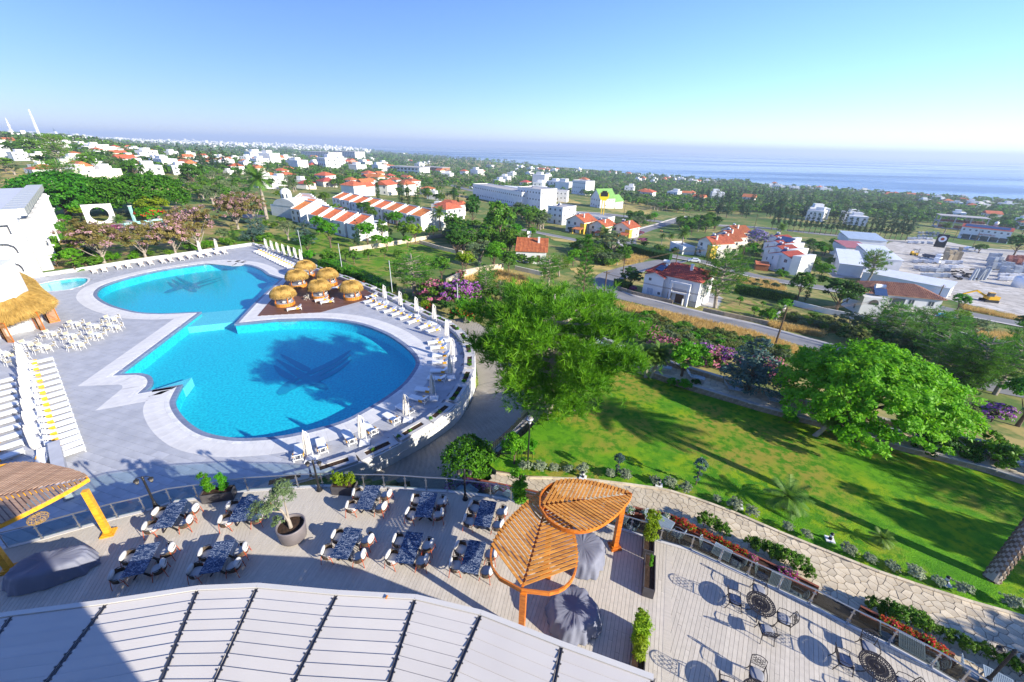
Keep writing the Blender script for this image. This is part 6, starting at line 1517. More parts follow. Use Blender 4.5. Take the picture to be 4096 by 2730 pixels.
def house(FL,w,d,h,rz,roof='hip',wall='wallw',roofm='roof',label='house',st=2,name='house',pitch=.42,eave=.45,wins=True,near=False,win=None,group=None,heater=True,cat='house',sides=(1,1,1),chim=False,found=2.5,rnum=None):
 """house with its front-left ground corner at FL; local x along the front, y into the depth"""
 t=thing(name,label,cat,FL,rz,group);HB.append((FL.x+math.cos(rz)*w/2-math.sin(rz)*d/2,FL.y+math.sin(rz)*w/2+math.cos(rz)*d/2,math.hypot(w,d)/2))
 B().bb(0,w,0,d,-found,h).build('wall',MT[wall],t)
 if roof=='flat':
  b=B();
  for(x0,x1,y0,y1)in((-.06,w+.06,-.06,.22),(-.06,w+.06,d-.22,d+.06),(-.06,.22,.22,d-.22),(w-.22,w+.06,.22,d-.22)):b.bb(x0,x1,y0,y1,h-.02,h+.45)
  b.build('parapet',MT[wall],t);B().bb(.22,w-.22,.22,d-.22,h,h+.06).build('roof',MT['pave'],t)
 else:
  e=eave;rh=pitch*min(w,d)/2
  if roof=='hip':
   A_=[(-e,-e,h),(w+e,-e,h),(w+e,d+e,h),(-e,d+e,h)]
   if w>=d:rA,rB=(d/2,d/2,h+rh),(w-d/2,d/2,h+rh)
   else:rA,rB=(w/2,w/2,h+rh),(w/2,d-w/2,h+rh)
   pl_=[[A_[0],A_[1],rB,rA],[A_[2],A_[3],rA,rB],[A_[1],A_[2],rB],[A_[3],A_[0],rA]]if w>=d else[[A_[1],A_[2],rB,rA],[A_[3],A_[0],rA,rB],[A_[0],A_[1],rA],[A_[2],A_[3],rB]]
  elif roof=='gable':
   rh=pitch*d/2;pl_=[[(-e,-e,h-.1),(w+e,-e,h-.1),(w+e,d/2,h+rh),(-e,d/2,h+rh)],[(w+e,d+e,h-.1),(-e,d+e,h-.1),(-e,d/2,h+rh),(w+e,d/2,h+rh)]]
   B().add([(0.01,0,h),(0.01,d,h),(0.01,d/2,h+rh-.1)],[(0,1,2)]).add([(w-.01,0,h),(w-.01,d,h),(w-.01,d/2,h+rh-.1)],[(0,1,2)]).build('gable',MT[wall],t)
  elif roof=='gabley':
   rh=pitch*w/2;pl_=[[(-e,-e,h-.1),(w/2,-e,h+rh),(w/2,d+e,h+rh),(-e,d+e,h-.1)],[(w+e,-e,h-.1),(w+e,d+e,h-.1),(w/2,d+e,h+rh),(w/2,-e,h+rh)]]
   B().add([(0,.01,h),(w,.01,h),(w/2,.01,h+rh-.1)],[(0,1,2)]).add([(0,d-.01,h),(w,d-.01,h),(w/2,d-.01,h+rh-.1)],[(0,1,2)]).build('gable',MT[wall],t)
  elif roof=='mono':
   pl_=[[(.3,.25,h+.05),(w-.3,.25,h+.05),(w-.3,d*.52,h+2.3),(.3,d*.52,h+2.3)]]
   b=B();b.add([(0,0,h-.1),(.28,0,h-.1),(.28,0,h+.3),(0,0,h+.3),(0,d*.54,h-.1),(.28,d*.54,h-.1),(.28,d*.54,h+2.75),(0,d*.54,h+2.75)],[(0,1,2,3),(4,7,6,5),(0,3,7,4),(1,5,6,2),(3,2,6,7)])
   b.add([(w-.28,0,h-.1),(w,0,h-.1),(w,0,h+.3),(w-.28,0,h+.3),(w-.28,d*.54,h-.1),(w,d*.54,h-.1),(w,d*.54,h+2.75),(w-.28,d*.54,h+2.75)],[(0,1,2,3),(4,7,6,5),(0,3,7,4),(1,5,6,2),(3,2,6,7)])
   b.bb(.28,w-.28,0,.22,h-.1,h+.28);b.bb(.28,w-.28,d*.54-.2,d*.54,h-.1,h+2.74);b.build('parapet',MT[wall],t)
  b=B()
  for q in pl_:
   n=(Vector(q[1])-Vector(q[0])).cross(Vector(q[2])-Vector(q[0]));qq=q if n.z>0 else q[::-1]
   lo=[(p[0],p[1],p[2]-.14)for p in qq];m=len(qq);b.add([tuple(p)for p in qq]+lo,[tuple(range(m))]+[(i,m+i,m+(i+1)%m,(i+1)%m)for i in range(m)]+[tuple(range(2*m-1,m-1,-1))])
  rf=b.build('roof',MT[roofm],t)
  if near:
   rb_=B()
   for q in pl_:k=ribs(q,.34 if near is True else near,.09,None);rb_.add(k.v,k.f)
   o=rb_.build('roof_tile',MT[roofm],rf);o['kind']='stuff'
  if chim:B().bb(w*.7,w*.7+.6,d*.3,d*.3+.6,h,h+rh+.7).bb(w*.7-.08,w*.7+.68,d*.3-.08,d*.3+.68,h+rh+.55,h+rh+.65).build('chimney',MT[wall],rf)
 if wins:
  wm=win or WINM;fh=h/st
  for s in range(st):
   zc=fh*s+fh*.55;n=max(1,int(w/3.2))
   if sides[0]:
    for i in range(n):
     x=w*(i+.5)/n
     if s==0 and i==n//2 and n>1:ob('door',DOORM,t,(x,-.0,0),sca=(1.1,1,2.2));continue
     ob('window',wm,t,(x,0,zc),sca=(1.25,1,1.25))
   m=max(1,int(d/3.6))
   for i in range(m):
    y=d*(i+.5)/m
    if sides[1]:ob('window',wm,t,(w,y,zc),rz=math.pi/2,sca=(1.1,1,1.2))
    if sides[2]:ob('window',wm,t,(0,y,zc),rz=-math.pi/2,sca=(1.1,1,1.2))
 if heater:
  zt=h+(.1 if roof=='flat' else pitch*min(w,d)*.30);hx,hy=w*.35,d*.45
  B().tube([(hx-.7,hy,zt+1.5),(hx+.7,hy,zt+1.5)],.32,10).build('heater_tank',MT['white'],t,smooth=True)
  B().beam((hx,hy-.2,zt+1.1),(hx,hy-1.7,zt+.15),1.5,.06).build('heater_panel',MT['solar'],t)
  B().beam((hx-.6,hy,zt-.3),(hx-.6,hy,zt+1.3),.07).beam((hx+.6,hy,zt-.3),(hx+.6,hy,zt+1.3),.07).build('heater_stand',MT['steel'],t)
 return t
def two(FLpx,FRpx):a=G(*FLpx);c=G(*FRpx);return a,math.hypot(c.x-a.x,c.y-a.y),math.atan2(c.y-a.y,c.x-a.x)
# -- roads
def rd(name,pts,w,mat='asphalt',dz=.05,sub=5):
 P=spline([G(x,y)for x,y in pts],sub);P=[Vector((p.x,p.y,0))for p in P];L_=offset(P,w/2,False);R_=offset(P,-w/2,False);n=6;V=[];F=[]
 for a,c in zip(L_,R_):
  for k in range(n+1):q=a.lerp(c,k/n);V.append((q.x,q.y,float(zg(q.x,q.y))+dz))
 for i in range(len(P)-1):
  for k in range(n):F.append((i*(n+1)+k,(i+1)*(n+1)+k,(i+1)*(n+1)+k+1,i*(n+1)+k+1))
 return struct(ob(name,np_mesh(name,V,F,MT[mat],smooth=True))),P
road1,RP1=rd('road',[(4500,1640),(3900,1535),(3480,1440),(3240,1378),(3000,1312),(2800,1266),(2600,1215),(2480,1184),(2425,1148),(2432,1110),(2490,1086),(2600,1058),(2700,1040)],6.2)
road2,RP2=rd('road',[(4100,1300),(3850,1252),(3600,1200),(3140,1128),(2980,1095),(2850,1056),(2700,1026),(2560,998),(2515,972),(2535,940),(2600,915),(2680,890),(2760,868)],7.0,dz=.06)
road3,RP3=rd('road',[(2000,900),(2157,932),(2260,952),(2353,970),(2450,976),(2520,972)],6.5,dz=.07)
road4,RP4=rd('road',[(1600,705),(1850,755),(2000,800),(2110,845),(2300,850),(2460,862),(2680,893),(2900,905),(3072,915),(3300,940),(3551,963),(3800,985),(4096,1008),(4300,1025)],9.0,dz=.05)
for rdp,w,sgn,nm,sub in((RP1,6.2,-1,'footway',None),(RP4,9,1,'footway',None),(RP3,6.5,-1,'footway',None),(RP2,7,1,'footway',None)):
 a=offset(rdp,sgn*(w/2+.02),False);c=offset(rdp,sgn*(w/2+1.7),False);V=[];F=[]
 for p,q in zip(a,c):zz=float(zg(p.x,p.y));V+=[(p.x,p.y,zz-.05),(p.x,p.y,zz+.17),(q.x,q.y,float(zg(q.x,q.y))+.17)]
 for i in range(len(a)-1):F+=[(3*i,3*i+3,3*i+4,3*i+1),(3*i+1,3*i+4,3*i+5,3*i+2)]
 struct(ob('footway',np_mesh('footway',V,F,MT['pave'])))
def patch(name,px,mat,step,dz=.03):
 poly=[G(x,y)for x,y in px];o=ob(name,drape(name,poly,step,MT[mat],zg,dz));return struct(o),poly
patch('dry_field',[(0,660),(160,690),(190,740),(190,770),(0,770)],'drygrass',3.0);patch('dry_field',[(365,715),(480,705),(560,720),(690,725),(770,765),(700,790),(600,765),(370,790)],'drygrass',2.0)
patch('garden_lawn',[(1385,1040),(1500,985),(1620,975),(1760,985),(1840,1030),(1760,1075),(1600,1100),(1480,1110)],'turf2',.6);patch('garden_lawn',[(980,960),(1180,930),(1330,940),(1420,975),(1400,1040),(1250,1010),(1130,1050),(1050,1000)],'turf2',.8)
patch('garden_ground',[(205,1080),(240,900),(330,880),(560,880),(900,900),(1100,960),(1000,1000),(700,1000),(440,1030),(300,1070)],'garden',.8)
patch('garden_lawn',[(870,930),(1010,915),(1080,965),(990,985),(880,985)],'turf2',.7,.06)
patch('dry_field',[(1790,1140),(1850,1105),(2000,1085),(2100,1110),(2130,1160),(2040,1180),(1880,1170)],'drygrass',.6);patch('dry_field',[(2440,1205),(2700,1262),(3000,1330),(3200,1400),(3180,1430),(2950,1360),(2700,1300),(2480,1240)],'drygrass',.7)
patch('dry_field',[(2160,800),(2260,790),(2330,815),(2280,840),(2150,825)],'drygrass',2.5);patch('dry_field',[(2410,830),(2500,800),(2620,815),(2600,860),(2450,850)],'drygrass',2.5);patch('dry_field',[(2940,1110),(3100,1125),(3150,1160),(3000,1165),(2930,1140)],'drygrass',1.0)
patch('dry_field',[(1650,640),(1900,640),(2050,660),(2000,670),(1700,665)],'drygrass',8);patch('dry_field',[(1180,695),(1300,688),(1480,700),(1400,712),(1200,708)],'drygrass',5);patch('dry_field',[(1700,775),(1860,775),(1880,800),(1730,800)],'drygrass',3)
yard,YP=patch('builders_yard_ground',[(3560,970),(3700,950),(3900,990),(4096,1010),(4500,1060),(4500,1330),(4096,1270),(3860,1215),(3700,1180),(3600,1120),(3330,1110),(3300,1080)],'dust',1.5)
patch('plot_ground',[(2870,1235),(2960,1195),(3110,1222),(3070,1280),(2990,1265)],'garden',.7);patch('forecourt',[(2790,1225),(2850,1170),(2890,1195),(2870,1235)],'pave',.6,.05)
patch('dry_field',[(2280,1075),(2400,1055),(2480,1040),(2590,1010),(2610,1030),(2480,1080),(2330,1110)],'drygrass',.8);patch('dry_field',[(2165,935),(2300,955),(2330,975),(2220,965)],'drygrass',.8,.06)
patch('sandy_shore',[(1600,622),(1690,625),(1700,630),(1620,632)],'drygrass',8,.3)
# -- nearer houses, one by one
FL,w,rz=two((2574,1179),(2783,1233))
t=house(FL,12.4,9.5,5.9,rz,'hip',label='white two-storey villa with red tiled roof on the road bend',roofm='roofred',near=True,win=SHUT,chim=True,heater=False,name='villa')
b=B();b.bb(6.4,6.9,-1.6,-1.1,-1,5.2);b.bb(10.4,10.9,-1.6,-1.1,-1,5.2);b.bb(6.4,10.9,-1.59,-1.11,4.7,5.21);b.build('portal',MT['wallw'],t);B().bb(6.5,10.8,-1.5,0,2.6,2.85).build('balcony',MT['wallw'],t)
b=B();b.beam((6.6,-1.45,3.7),(10.7,-1.45,3.7),.04);[b.beam((6.6+.16*k,-1.45,2.85),(6.6+.16*k,-1.45,3.7),.025)for k in range(26)];b.build('balcony_rail',MT['brownfr'],t);B().bb(7.6,9.4,-.06,.02,0,2.3).build('garage_door',MT['brownfr'],t)
B().tube([(2.4,3.0,8.2),(3.9,3.0,8.2)],.42,12).tube([(3.4,2.5,7.6),(3.4,3.4,7.6)],.36,12).build('heater_tank',MT['white'],t,smooth=True);B().beam((2.9,2.3,7.3),(2.5,.4,6.5),1.9,.08).build('heater_panel',MT['solar'],t);B().beam((2.6,3,6.5),(2.6,3,8),.08).beam((3.7,3,6.5),(3.7,3,8),.08).build('heater_stand',MT['steel'],t)
B().bb(-.05,4.6,-1.0,0.0,-2,5.3).build('bay',MT['wallw'],t);b=B();b.add([(-.4,-1.4,5.3),(2.3,-1.4,6.3),(5,-1.4,5.3),(-.4,1.5,5.3),(2.3,1.5,6.3),(5,1.5,5.3)],[(0,1,4,3),(1,2,5,4)]);b.build('bay_roof',MT['roofred'],t);B().add([(-.05,-.99,5.3),(4.6,-.99,5.3),(2.27,-.99,6.2)],[(0,1,2)]).build('gable',MT['wallw'],t)
ob('window',SHUT,t,(1.8,-1.0,1.6),sca=(1.7,1,1.6));ob('window',WINM,t,(1.4,-1.0,4.4),sca=(.7,1,.7));ob('window',WINM,t,(4.0,-1.0,1.5),sca=(.7,1,.7))
FL,w,rz=two((2063,1046),(2168,1060))
t=house(FL,9.0,12,3.3,rz,'gable',label='white cottage with bright orange tiled roof and water tank',near=True,pitch=.45,eave=.35,st=1,heater=False,name='cottage',chim=True)
B().tube([(2.8,7.5,7.2),(4.0,7.5,7.2)],.5,12).tube([(3.4,7.0,6.1),(3.4,7.8,6.1)],.38,12).build('heater_tank',MT['white'],t,smooth=True);B().beam((3.1,6.8,5.6),(1.6,5.8,4.6),1.9,.08).build('heater_panel',MT['solar'],t);B().beam((3,7.5,4.2),(3,7.5,7),.08).beam((3.8,7.5,4.2),(3.8,7.5,7),.08).build('heater_stand',MT['steel'],t)
def villa(FLp,w,d,h,rz,label,roofm='roof',yl=True,porch=True,arch=True):
 t=house(FLp,w,d,h,rz,'gabley','cream',roofm,label,2,'villa',.5,.5,True,.5,WINB,heater=True,chim=True)
 if yl:B().bb(w-2.4,w+.08,-.08,2.6,-1.5,h*.86).build('ochre_bay',MT['yellow'],t)
 B().bb(w*.12,w*.52,-1.3,0,h*.48,h*.48+.15).build('balcony',MT['cream'],t);b=B();b.beam((w*.12,-1.25,h*.48+.95),(w*.52,-1.25,h*.48+.95),.05);[b.beam((w*.12+w*.4*k/12,-1.25,h*.48+.1),(w*.12+w*.4*k/12,-1.25,h*.48+.95),.03)for k in range(13)];b.build('balcony_rail',MT['brownfr'],t)
 if porch:
  B().add([(w*.6,-4.2,2.7),(w*1.05,-4.2,2.7),(w*1.05,-.1,3.4),(w*.6,-.1,3.4),(w*.6,-4.2,2.55),(w*1.05,-4.2,2.55),(w*1.05,-.1,3.25),(w*.6,-.1,3.25)],[(0,1,2,3),(7,6,5,4),(0,4,5,1),(1,5,6,2),(3,7,4,0)]).build('porch_roof',MT[roofm],t)
  for x in(w*.63,w*1.02):B().bb(x-.25,x+.25,-4.0,-3.5,-1.5,2.6).build('porch_pillar',MT['yellow'],t)
 if arch:
  b=B();pr=[(1.2*math.cos(R(180*k/10)),1.4+1.2*math.sin(R(180*k/10)))for k in range(11)]+[(-1.2,0),(1.2,0)]
  n0=len(pr);b.add([(w*.3+x,-.05,z)for x,z in pr],[tuple(range(n0))]);b.build('arched_window',MT['glassdk'],t)
 return t
FL,w,rz=two((2262,925),(2345,940));villa(FL,11.5,11,6.0,rz,'cream villa with orange gable roof and ochre bay, left of the row');villa(FL+Vector((15.5*math.cos(rz),15.5*math.sin(rz)+5,-.8)),9.5,10,5.6,rz,'cream villa with orange roof and porch, middle of the row');villa(FL+Vector((28*math.cos(rz)+3,28*math.sin(rz)+14,-1.4)),10,10,5.6,rz,'cream villa with orange roof behind the pergola, right of the row')
FL,w,rz=two((2205,897),(2270,909));house(FL+Vector((-2,6,0)),11,13,9.3,rz,'flat',label='tall white flat-roofed block behind the left cream villa',st=3,name='apartment_block',cat='building');house(FL+Vector((11,10,-.5)),26,9,5.2,rz+.1,'flat',label='long low white wing behind the cream villas',st=1,name='warehouse',heater=False,cat='building')
FL,w,rz=two((2783,1018),(2840,1036));MT['roofmix']=MT['roof'];
villa(FL,8.5,10,6.2,rz,'cream villa with solar panels and yellow side by the white car','roof',True,False,False);villa(FL+Vector((9.5,9.5,-.6)),8,9,6.0,rz,'second cream and ochre villa behind the solar villa','roof',True,False,False);villa(FL+Vector((18,24,-1.4)),9,9,6.0,rz,'third cream villa with solar panels and ochre side','roof',True,False,False);villa(FL+Vector((29,42,-2.2)),10,9,6.0,rz,'farthest cream villa of the ochre row by the trees','roof',True,False,False)
an=thing('annex','white flat-roofed annex with arched window left of the solar villa','building',FL+Vector((-9.6,5.2,0)),rz)
B().bb(0,8.8,0,6,-2,3.6).build('wall',MT['wallw'],an);b=B();pr=[(1.5*math.cos(R(180*k/10)),1.2+1.5*math.sin(R(180*k/10)))for k in range(11)];b.add([(4+x,-.05,z)for x,z in pr],[tuple(range(11))]);b.build('arched_window',MT['glassdk'],an);B().bb(-.1,8.9,-.1,.15,3.6,4.1).bb(-.1,.15,.15,6,3.6,4.1).build('parapet',MT['wallw'],an)
FL,w,rz=two((3058,1073),(3142,1093))
MT['wallblue']=MT['wallw']
for k,(dx,dy,lab)in enumerate(((0,0,'white angular house with red roof facing the dry plot'),(6.5,14,'second white angular house with red roof towards the conifers'),(14,28,'third white angular house, its roof carrying a big panel'),(23,44,'farthest white angular house below the conifer row'))):
 t=house(FL+Vector((dx,dy,-dy*.05)),9.5,9,5.8,rz-.1,'gabley','wallw','roofred',lab,2,'house',.30,.1,True,.6,heater=True)
 B().prism([(9.5,-.5),(11.6,1.2),(11.2,9.6),(9.51,9.0)],-2,7.0).build('angled_wall',MT['wallw'],t);B().bb(2.8,5.0,-.9,0,-1.5,6.2).build('fin_wall',MT['wallw'],t)
 if k==2:B().beam((5,8,8.2),(5,4.2,6.9),6.5,.12).build('roof_panel',MT['solar'],t)
p=G(3020,1080);t=thing('timber_shed','small orange-roofed timber shed at the roadside','shed',p,-.35);B().bb(0,4.2,0,3.2,-1,2.1).build('wall',MT['redwood'],t);B().add([(-.2,-.3,2.1),(4.4,-.3,2.1),(4.4,3.5,2.7),(-.2,3.5,2.7)],[(0,1,2,3)]).build('roof',MT['roof'],t)
p=G(3440,1262);t=house(p+Vector((0,1,-.5)),15.5,9,6.2,R(-16),'hip','wallw','roofold','white villa with weathered tiled roof and long balcony',2,'villa',.42,.5,True,.42,None,heater=False)
B().bb(-1.0,3.6,-2.4,0,-2,5.6).build('bay',MT['wallw'],t);b=B();pr=[(1.05*math.cos(R(180*k/10)),3.9+1.25*math.sin(R(180*k/10)))for k in range(11)];b.add([(1.3+x,-2.45,z)for x,z in pr],[tuple(range(11))]);b.build('arched_window',MT['glassdk'],t)
B().bb(3.6,14.6,-1.8,0,2.9,3.15).build('balcony',MT['cream'],t);b=B();b.beam((3.7,-1.7,4.1),(14.5,-1.7,4.1),.06);[b.beam((3.7+.3*k,-1.7,3.15),(3.7+.3*k,-1.7,4.1),.035)for k in range(37)];b.build('balcony_rail',MT['brownfr'],t);B().bb(6,8.4,-.08,0,3.2,5.4).build('glazed_door',MT['glassdk'],t)
B().tube([(2.0,1.2,7.6),(4.0,1.2,7.6)],.5,12).build('heater_tank',MT['white'],t,smooth=True);B().beam((2.9,.7,7.2),(2.9,-1.0,5.9),2.6,.08).build('heater_panel',MT['solar'],t)
p=G(3755,1262);t=struct(ob('villa_pool_basin',B().bb(-3.4,3.4,-1.9,1.9,.02,.14).mesh('villa_pool_basin',M('pool_blue_tile',(.03,.36,.70),.2)),None,p,R(-14)));B().bb(-4.2,4.2,1.9,2.6,0,.2).bb(-4.2,4.2,-2.6,-1.9,0,.2).bb(-4.2,-3.4,-1.9,1.9,0,.2).bb(3.4,4.2,-1.9,1.9,0,.2).build('pool_surround',MT['pave'],t)
MT['roofgreen']=M('green_roof',(.20,.40,.10),.6,(.15,.32,.08),.8,bump=.6,wave=('X',1.2));MT['bluemet']=M('blue_canopy',(.06,.22,.48),.4)
FL,w,rz=two((2360,826),(2396,833));house(FL,15,16,8.5,rz,'gabley','wallw','roofgreen','white house with steep curved green roof behind the yellow sign',2,'house',1.0,.8,heater=False)
house(FL+Vector((14,4,-1)),12,12,6,rz+.3,'gabley','wallw','roofgreen','lower green-roofed wing beside the steep green roof',2,'house',.9,.6,heater=False)
FL,w,rz=two((2286,775),(2341,782));house(FL,24,18,17,rz,'flat',label='white three-storey cube house among the olive groves',st=3,name='apartment_block',cat='building')
FL,w,rz=two((1892,792),(2065,828));house(FL,80,16,12,rz,'flat',label='long white two-storey commercial block with many windows',st=2,name='commercial_block',heater=False,cat='building');house(FL+Vector((74*math.cos(rz),74*math.sin(rz)+6,0)),26,18,15,rz+.15,'flat',label='white end block of the long commercial row',st=3,name='commercial_block',cat='building')
p=G(2078,800);t=thing('filling_station','filling station with a flat blue canopy and flagpoles','filling station',p,R(-25));B().bb(-20,20,-9,9,9.5,11).build('canopy',MT['bluemet'],t);B().bb(-19,19,-8,8,11,11.3).build('canopy_top',MT['white'],t)
for x in(-14,14):
 for y in(-5,5):B().bb(x-.4,x+.4,y-.4,y+.4,-2,9.5).build('column',MT['white'],t)
for k in range(6):B().tube([(-8+3*k,-12,0),(-8+3*k,-12,11)],.12,6).build('flagpole',MT['white'],t)
house(p+Vector((24,8,0)),22,12,8,R(-15),'flat',label='white flat kiosk building beside the filling station',st=2,name='shop_building',heater=False,cat='building')
p=G(2408,866);t=thing('roadside_sign','tall yellow sign on twin posts with a black shield shape','sign',p,R(-5))
for x in(-.9,.9):B().bb(x-.35,x+.35,-.3,.3,-1,11).build('post',MT['yellow'],t)
b=B();pr=[(3.6*math.cos(R(k*18)),14.5+3.4*math.sin(R(k*18)))for k in range(20)];b.add([(x,-.35,z)for x,z in pr]+[(x,.35,z)for x,z in pr],[tuple(range(19,-1,-1)),tuple(range(20,40))]+[(k,(k+1)%20,20+(k+1)%20,20+k)for k in range(20)]);b.build('board',M('sign_yellow',(.80,.62,.01),.5),t)
B().box((0,-.4,15.6),(5.2,.12,2.8)).box((0,-.4,17.4),(3.4,.12,1.4)).build('emblem',MT['black'],t)
def text3(s,size,mat,parent,loc,rot,ext=.03,nm='lettering'):
 cu=bpy.data.curves.new(nm,'FONT');cu.body=s;cu.size=size;cu.extrude=ext;cu.align_x='CENTER';cu.resolution_u=2;cu.materials.append(mat);o=bpy.data.objects.new(nm,cu);me=bpy.data.meshes.new_from_object(o);bpy.data.objects.remove(o);return ob(nm,me,parent,loc,rot=rot)
p=G(2150,815);t=thing('billboard','blue and white billboard on legs near the filling station','billboard',p,R(-8));B().bb(-8,8,-.2,.2,4,15).build('panel',MT['white'],t);B().bb(-6.8,6.8,-.3,-.2,5.2,8.5).bb(-3,3,-.31,-.2,9.2,13.5).build('print',MT['bluemet'],t)
for x in(-5,5):B().bb(x-.3,x+.3,-.2,.2,-1,4).build('leg',MT['steel'],t)
FL,w,rz=two((3828,952),(3991,972))
t=house(FL,27,11,9.0,rz,'gable','wallw','roofred','white shop building with solar roof and lettered front beside the yard',2,'shop_building',.35,.4,True,False,heater=False,cat='building')
B().add([(1.5,.8,9.45),(25.5,.8,9.45),(25.5,4.8,10.85),(1.5,4.8,10.85)],[(0,1,2,3)]).build('solar_panel',MT['solar'],t)
for k in range(5):B().bb(2.2+5*k,6.6+5*k,-.12,0,.1,3.6).build('shop_window',MT['glassdk'],t)
B().ball((17,8,13),1.3,12,8).build('roof_tank',MT['white'],t,smooth=True);B().bb(15.8,18.2,7,9,9,12).build('tank_stand',MT['pave'],t)
text3('BACWORLD',1.6,M('red_lettering',(.45,.03,.03),.5),t,(15,-.2,4.1),(math.pi/2,0,0),.06)
p=G(3745,912);t=thing('concrete_frame_building','unfinished concrete frame building stacked with red crates','building',p,R(-32));
for z in(.2,5.6,11):B().bb(-1,33,-1,15,z,z+.5).build('slab',MT['pave'],t)
for x in(0,10.5,21,32):
 for y in(0,14):B().bb(x-.4,x+.4,y-.4,y+.4,.7,5.6).bb(x-.4,x+.4,y-.4,y+.4,6.1,11).build('column',MT['pave'],t)
for k in range(9):B().bb(1+3.4*k,3.8+3.4*k,2,6,.7,3).build('crate_stack',MT['redwood'],t);B().bb(1+3.4*k,3.8+3.4*k,2,6,6.1,8).build('crate_stack',MT['redwood'],t)
MT['sheet']=M('white_sheet_roof',(.74,.76,.78),.4,(.68,.70,.73),.5,bump=.6,wave=('X',.9));MT['sheetblue']=M('grey_blue_sheet_roof',(.40,.47,.54),.4,(.36,.43,.50),.5,bump=.6,wave=('X',.9));MT['sheetred']=M('faded_red_sheet_roof',(.42,.13,.12),.5,(.38,.12,.11),.5,bump=.5,wave=('X',.9))
def shed(px_l,px_r,d,h,mat,label,rise=1.0,wall='wallw'):
 FL,w,rz=two(px_l,px_r);t=thing('warehouse',label,'warehouse',FL,rz);B().bb(0,w,0,d,-2,h).build('wall',MT[wall],t)
 n=max(2,int(w/2.2));
 for k in range(n):
  x0,x1=-.3+(w+.6)*k/n,-.3+(w+.6)*(k+1)/n-.02
  B().add([(x0,-.4,h+.05),(x1,-.4,h+.05),(x1,d+.3,h+rise),(x0,d+.3,h+rise),(x0,-.4,h),(x1,-.4,h)],[(0,1,2,3),(0,4,5,1)]).build('roof_sheet',MT[mat],t)
 return t
shed((3440,1123),(3785,1192),7,3.2,'sheet','long low warehouse with corrugated white roof behind the weathered villa');shed((3345,1098),(3440,1112),22,4.2,'sheet','wide white-roofed warehouse nearest the yard gate',1.6);shed((3475,1080),(3590,1095),26,5.0,'sheet','white-roofed warehouse hall beside the yard vehicles',1.0);shed((3370,1035),(3470,1045),14,5.2,'sheetred','warehouse with faded red sheet roof',.8);shed((3380,1000),(3530,1015),18,6.0,'sheetblue','warehouse with grey-blue sheet roof by the conifer row',1.2)
for(L0,L1_,n,nm,dpt,ht)in(((1240,911),(1394,952),4,'front terrace, %s unit from the left',10.5,4.2),((1335,834),(1641,912),8,'rear terrace, %s unit from the left',12.5,5.2),((1170,885),(1180,893),1,'stacked terrace, nearest unit',11,4.2)):
 a,c=G(*L0),G(*L1_)
 dr=(c-a);
 if n>1:step=dr/(n-1);rz=math.atan2(step.y,step.x)
 else:step=Vector((0,0,0));rz=R(-36)
 for i in range(n):
  q=a+step*i;q.z=float(zg(q.x,q.y));wd_=Vector((step.x,step.y,0)).length*.82 if n>1 else 6.5
  house(q,wd_,dpt,ht,rz,'mono','wallw','roof','white row house with orange mono roof, '+(nm%ORD[i]if '%' in nm else nm),2,'row_house',.4,.3,True,.4,WINM,heater=False,sides=(1,0,0),group='white row houses with orange roof fields')
a=G(1170,885)
for i in range(4):q=a+Vector((-2.6-4.2*i,8.0+7.5*i,0));q.z=float(zg(q.x,q.y))+.2;house(q,6.6,11,4.2,R(-20),'mono','wallw','roof','white row house of the left stepped stack, %s behind the nearest unit'%ORD[i],2,'row_house',.4,.3,True,.4,WINM,heater=False,sides=(1,0,0),group='white row houses with orange roof fields')
p=G(1125,868);t=thing('domed_hall','white hall with half-round vault and small windowed turret','building',p,R(-25));B().bb(-5,9,0,10,-2,4.2).build('wall',MT['wallw'],t);b=B();n0=12
b.add([(6*math.cos(R(180*k/n0))+3,-.1,4.2+2.6*math.sin(R(180*k/n0)))for k in range(n0+1)]+[(6*math.cos(R(180*k/n0))+3,10,4.2+2.6*math.sin(R(180*k/n0)))for k in range(n0+1)],[(k,k+1,n0+2+k,n0+1+k)for k in range(n0)]+[tuple(range(n0,-1,-1)),tuple(range(n0+1,2*n0+2))]);b.build('vault',MT['wallw'],t)
b=B();b.lathe([(2.0,4),(2.0,8.2),(1.8,9),(1.1,9.7),(.05,10)],16,(-1.5,5,0));b.build('turret',MT['wallw'],t,smooth=True)
for k in range(4):a=R(-90+40*(k-1.5));B().box((-1.5+2.0*math.cos(a),5+2.0*math.sin(a),7.2),(.12,.6,1.5),a).build('turret_window',MT['glassdk'],t)
# -- hotel wing on the left
s3=cr(0,700,600/1344);C0=G(200,1086);C1=G(239,914);ld=Vector((C1.x-C0.x,C1.y-C0.y,0));LW=ld.length;ang=math.atan2(ld.y,ld.x)
hw_=thing('hotel_wing','white hotel wing with arched balconies and fluted long side','building',(C0.x,C0.y,-4.3),ang);HH=10.2
B().bb(.35,LW,.9,26,-3,HH).build('wall',MT['wallw'],hw_)
nb=13
for k in range(nb):
 x0=1.2+(LW-1.2)*k/nb;x1=1.2+(LW-1.2)*(k+1)/nb
 B().prism([(x0,.95),(x1,.95),(x1,.45),(x0+.4,-.55),(x0,-.45)],-3,HH-.9-.25*(k%2)).build('fluted_bay',MT['wallw'],hw_)
 for s in range(3):ob('window',WINM,hw_,(x0+.5+(x1-x0)*.4,-.06,1.7+3*s),rz=R(14),sca=(.55,1,1.0));B().bb(x0+.2,x0+.55,-.9,-.5,2.6+3*s,2.9+3*s).build('light_box',MT['band'],hw_)
 B().bb(x0+.1,x1-.1,-.3,2.4,HH-.2,HH+1.0).build('roof_screen',M('champagne_panel',(.55,.55,.50),.4)if k==0 else bpy.data.materials['champagne_panel'],hw_)
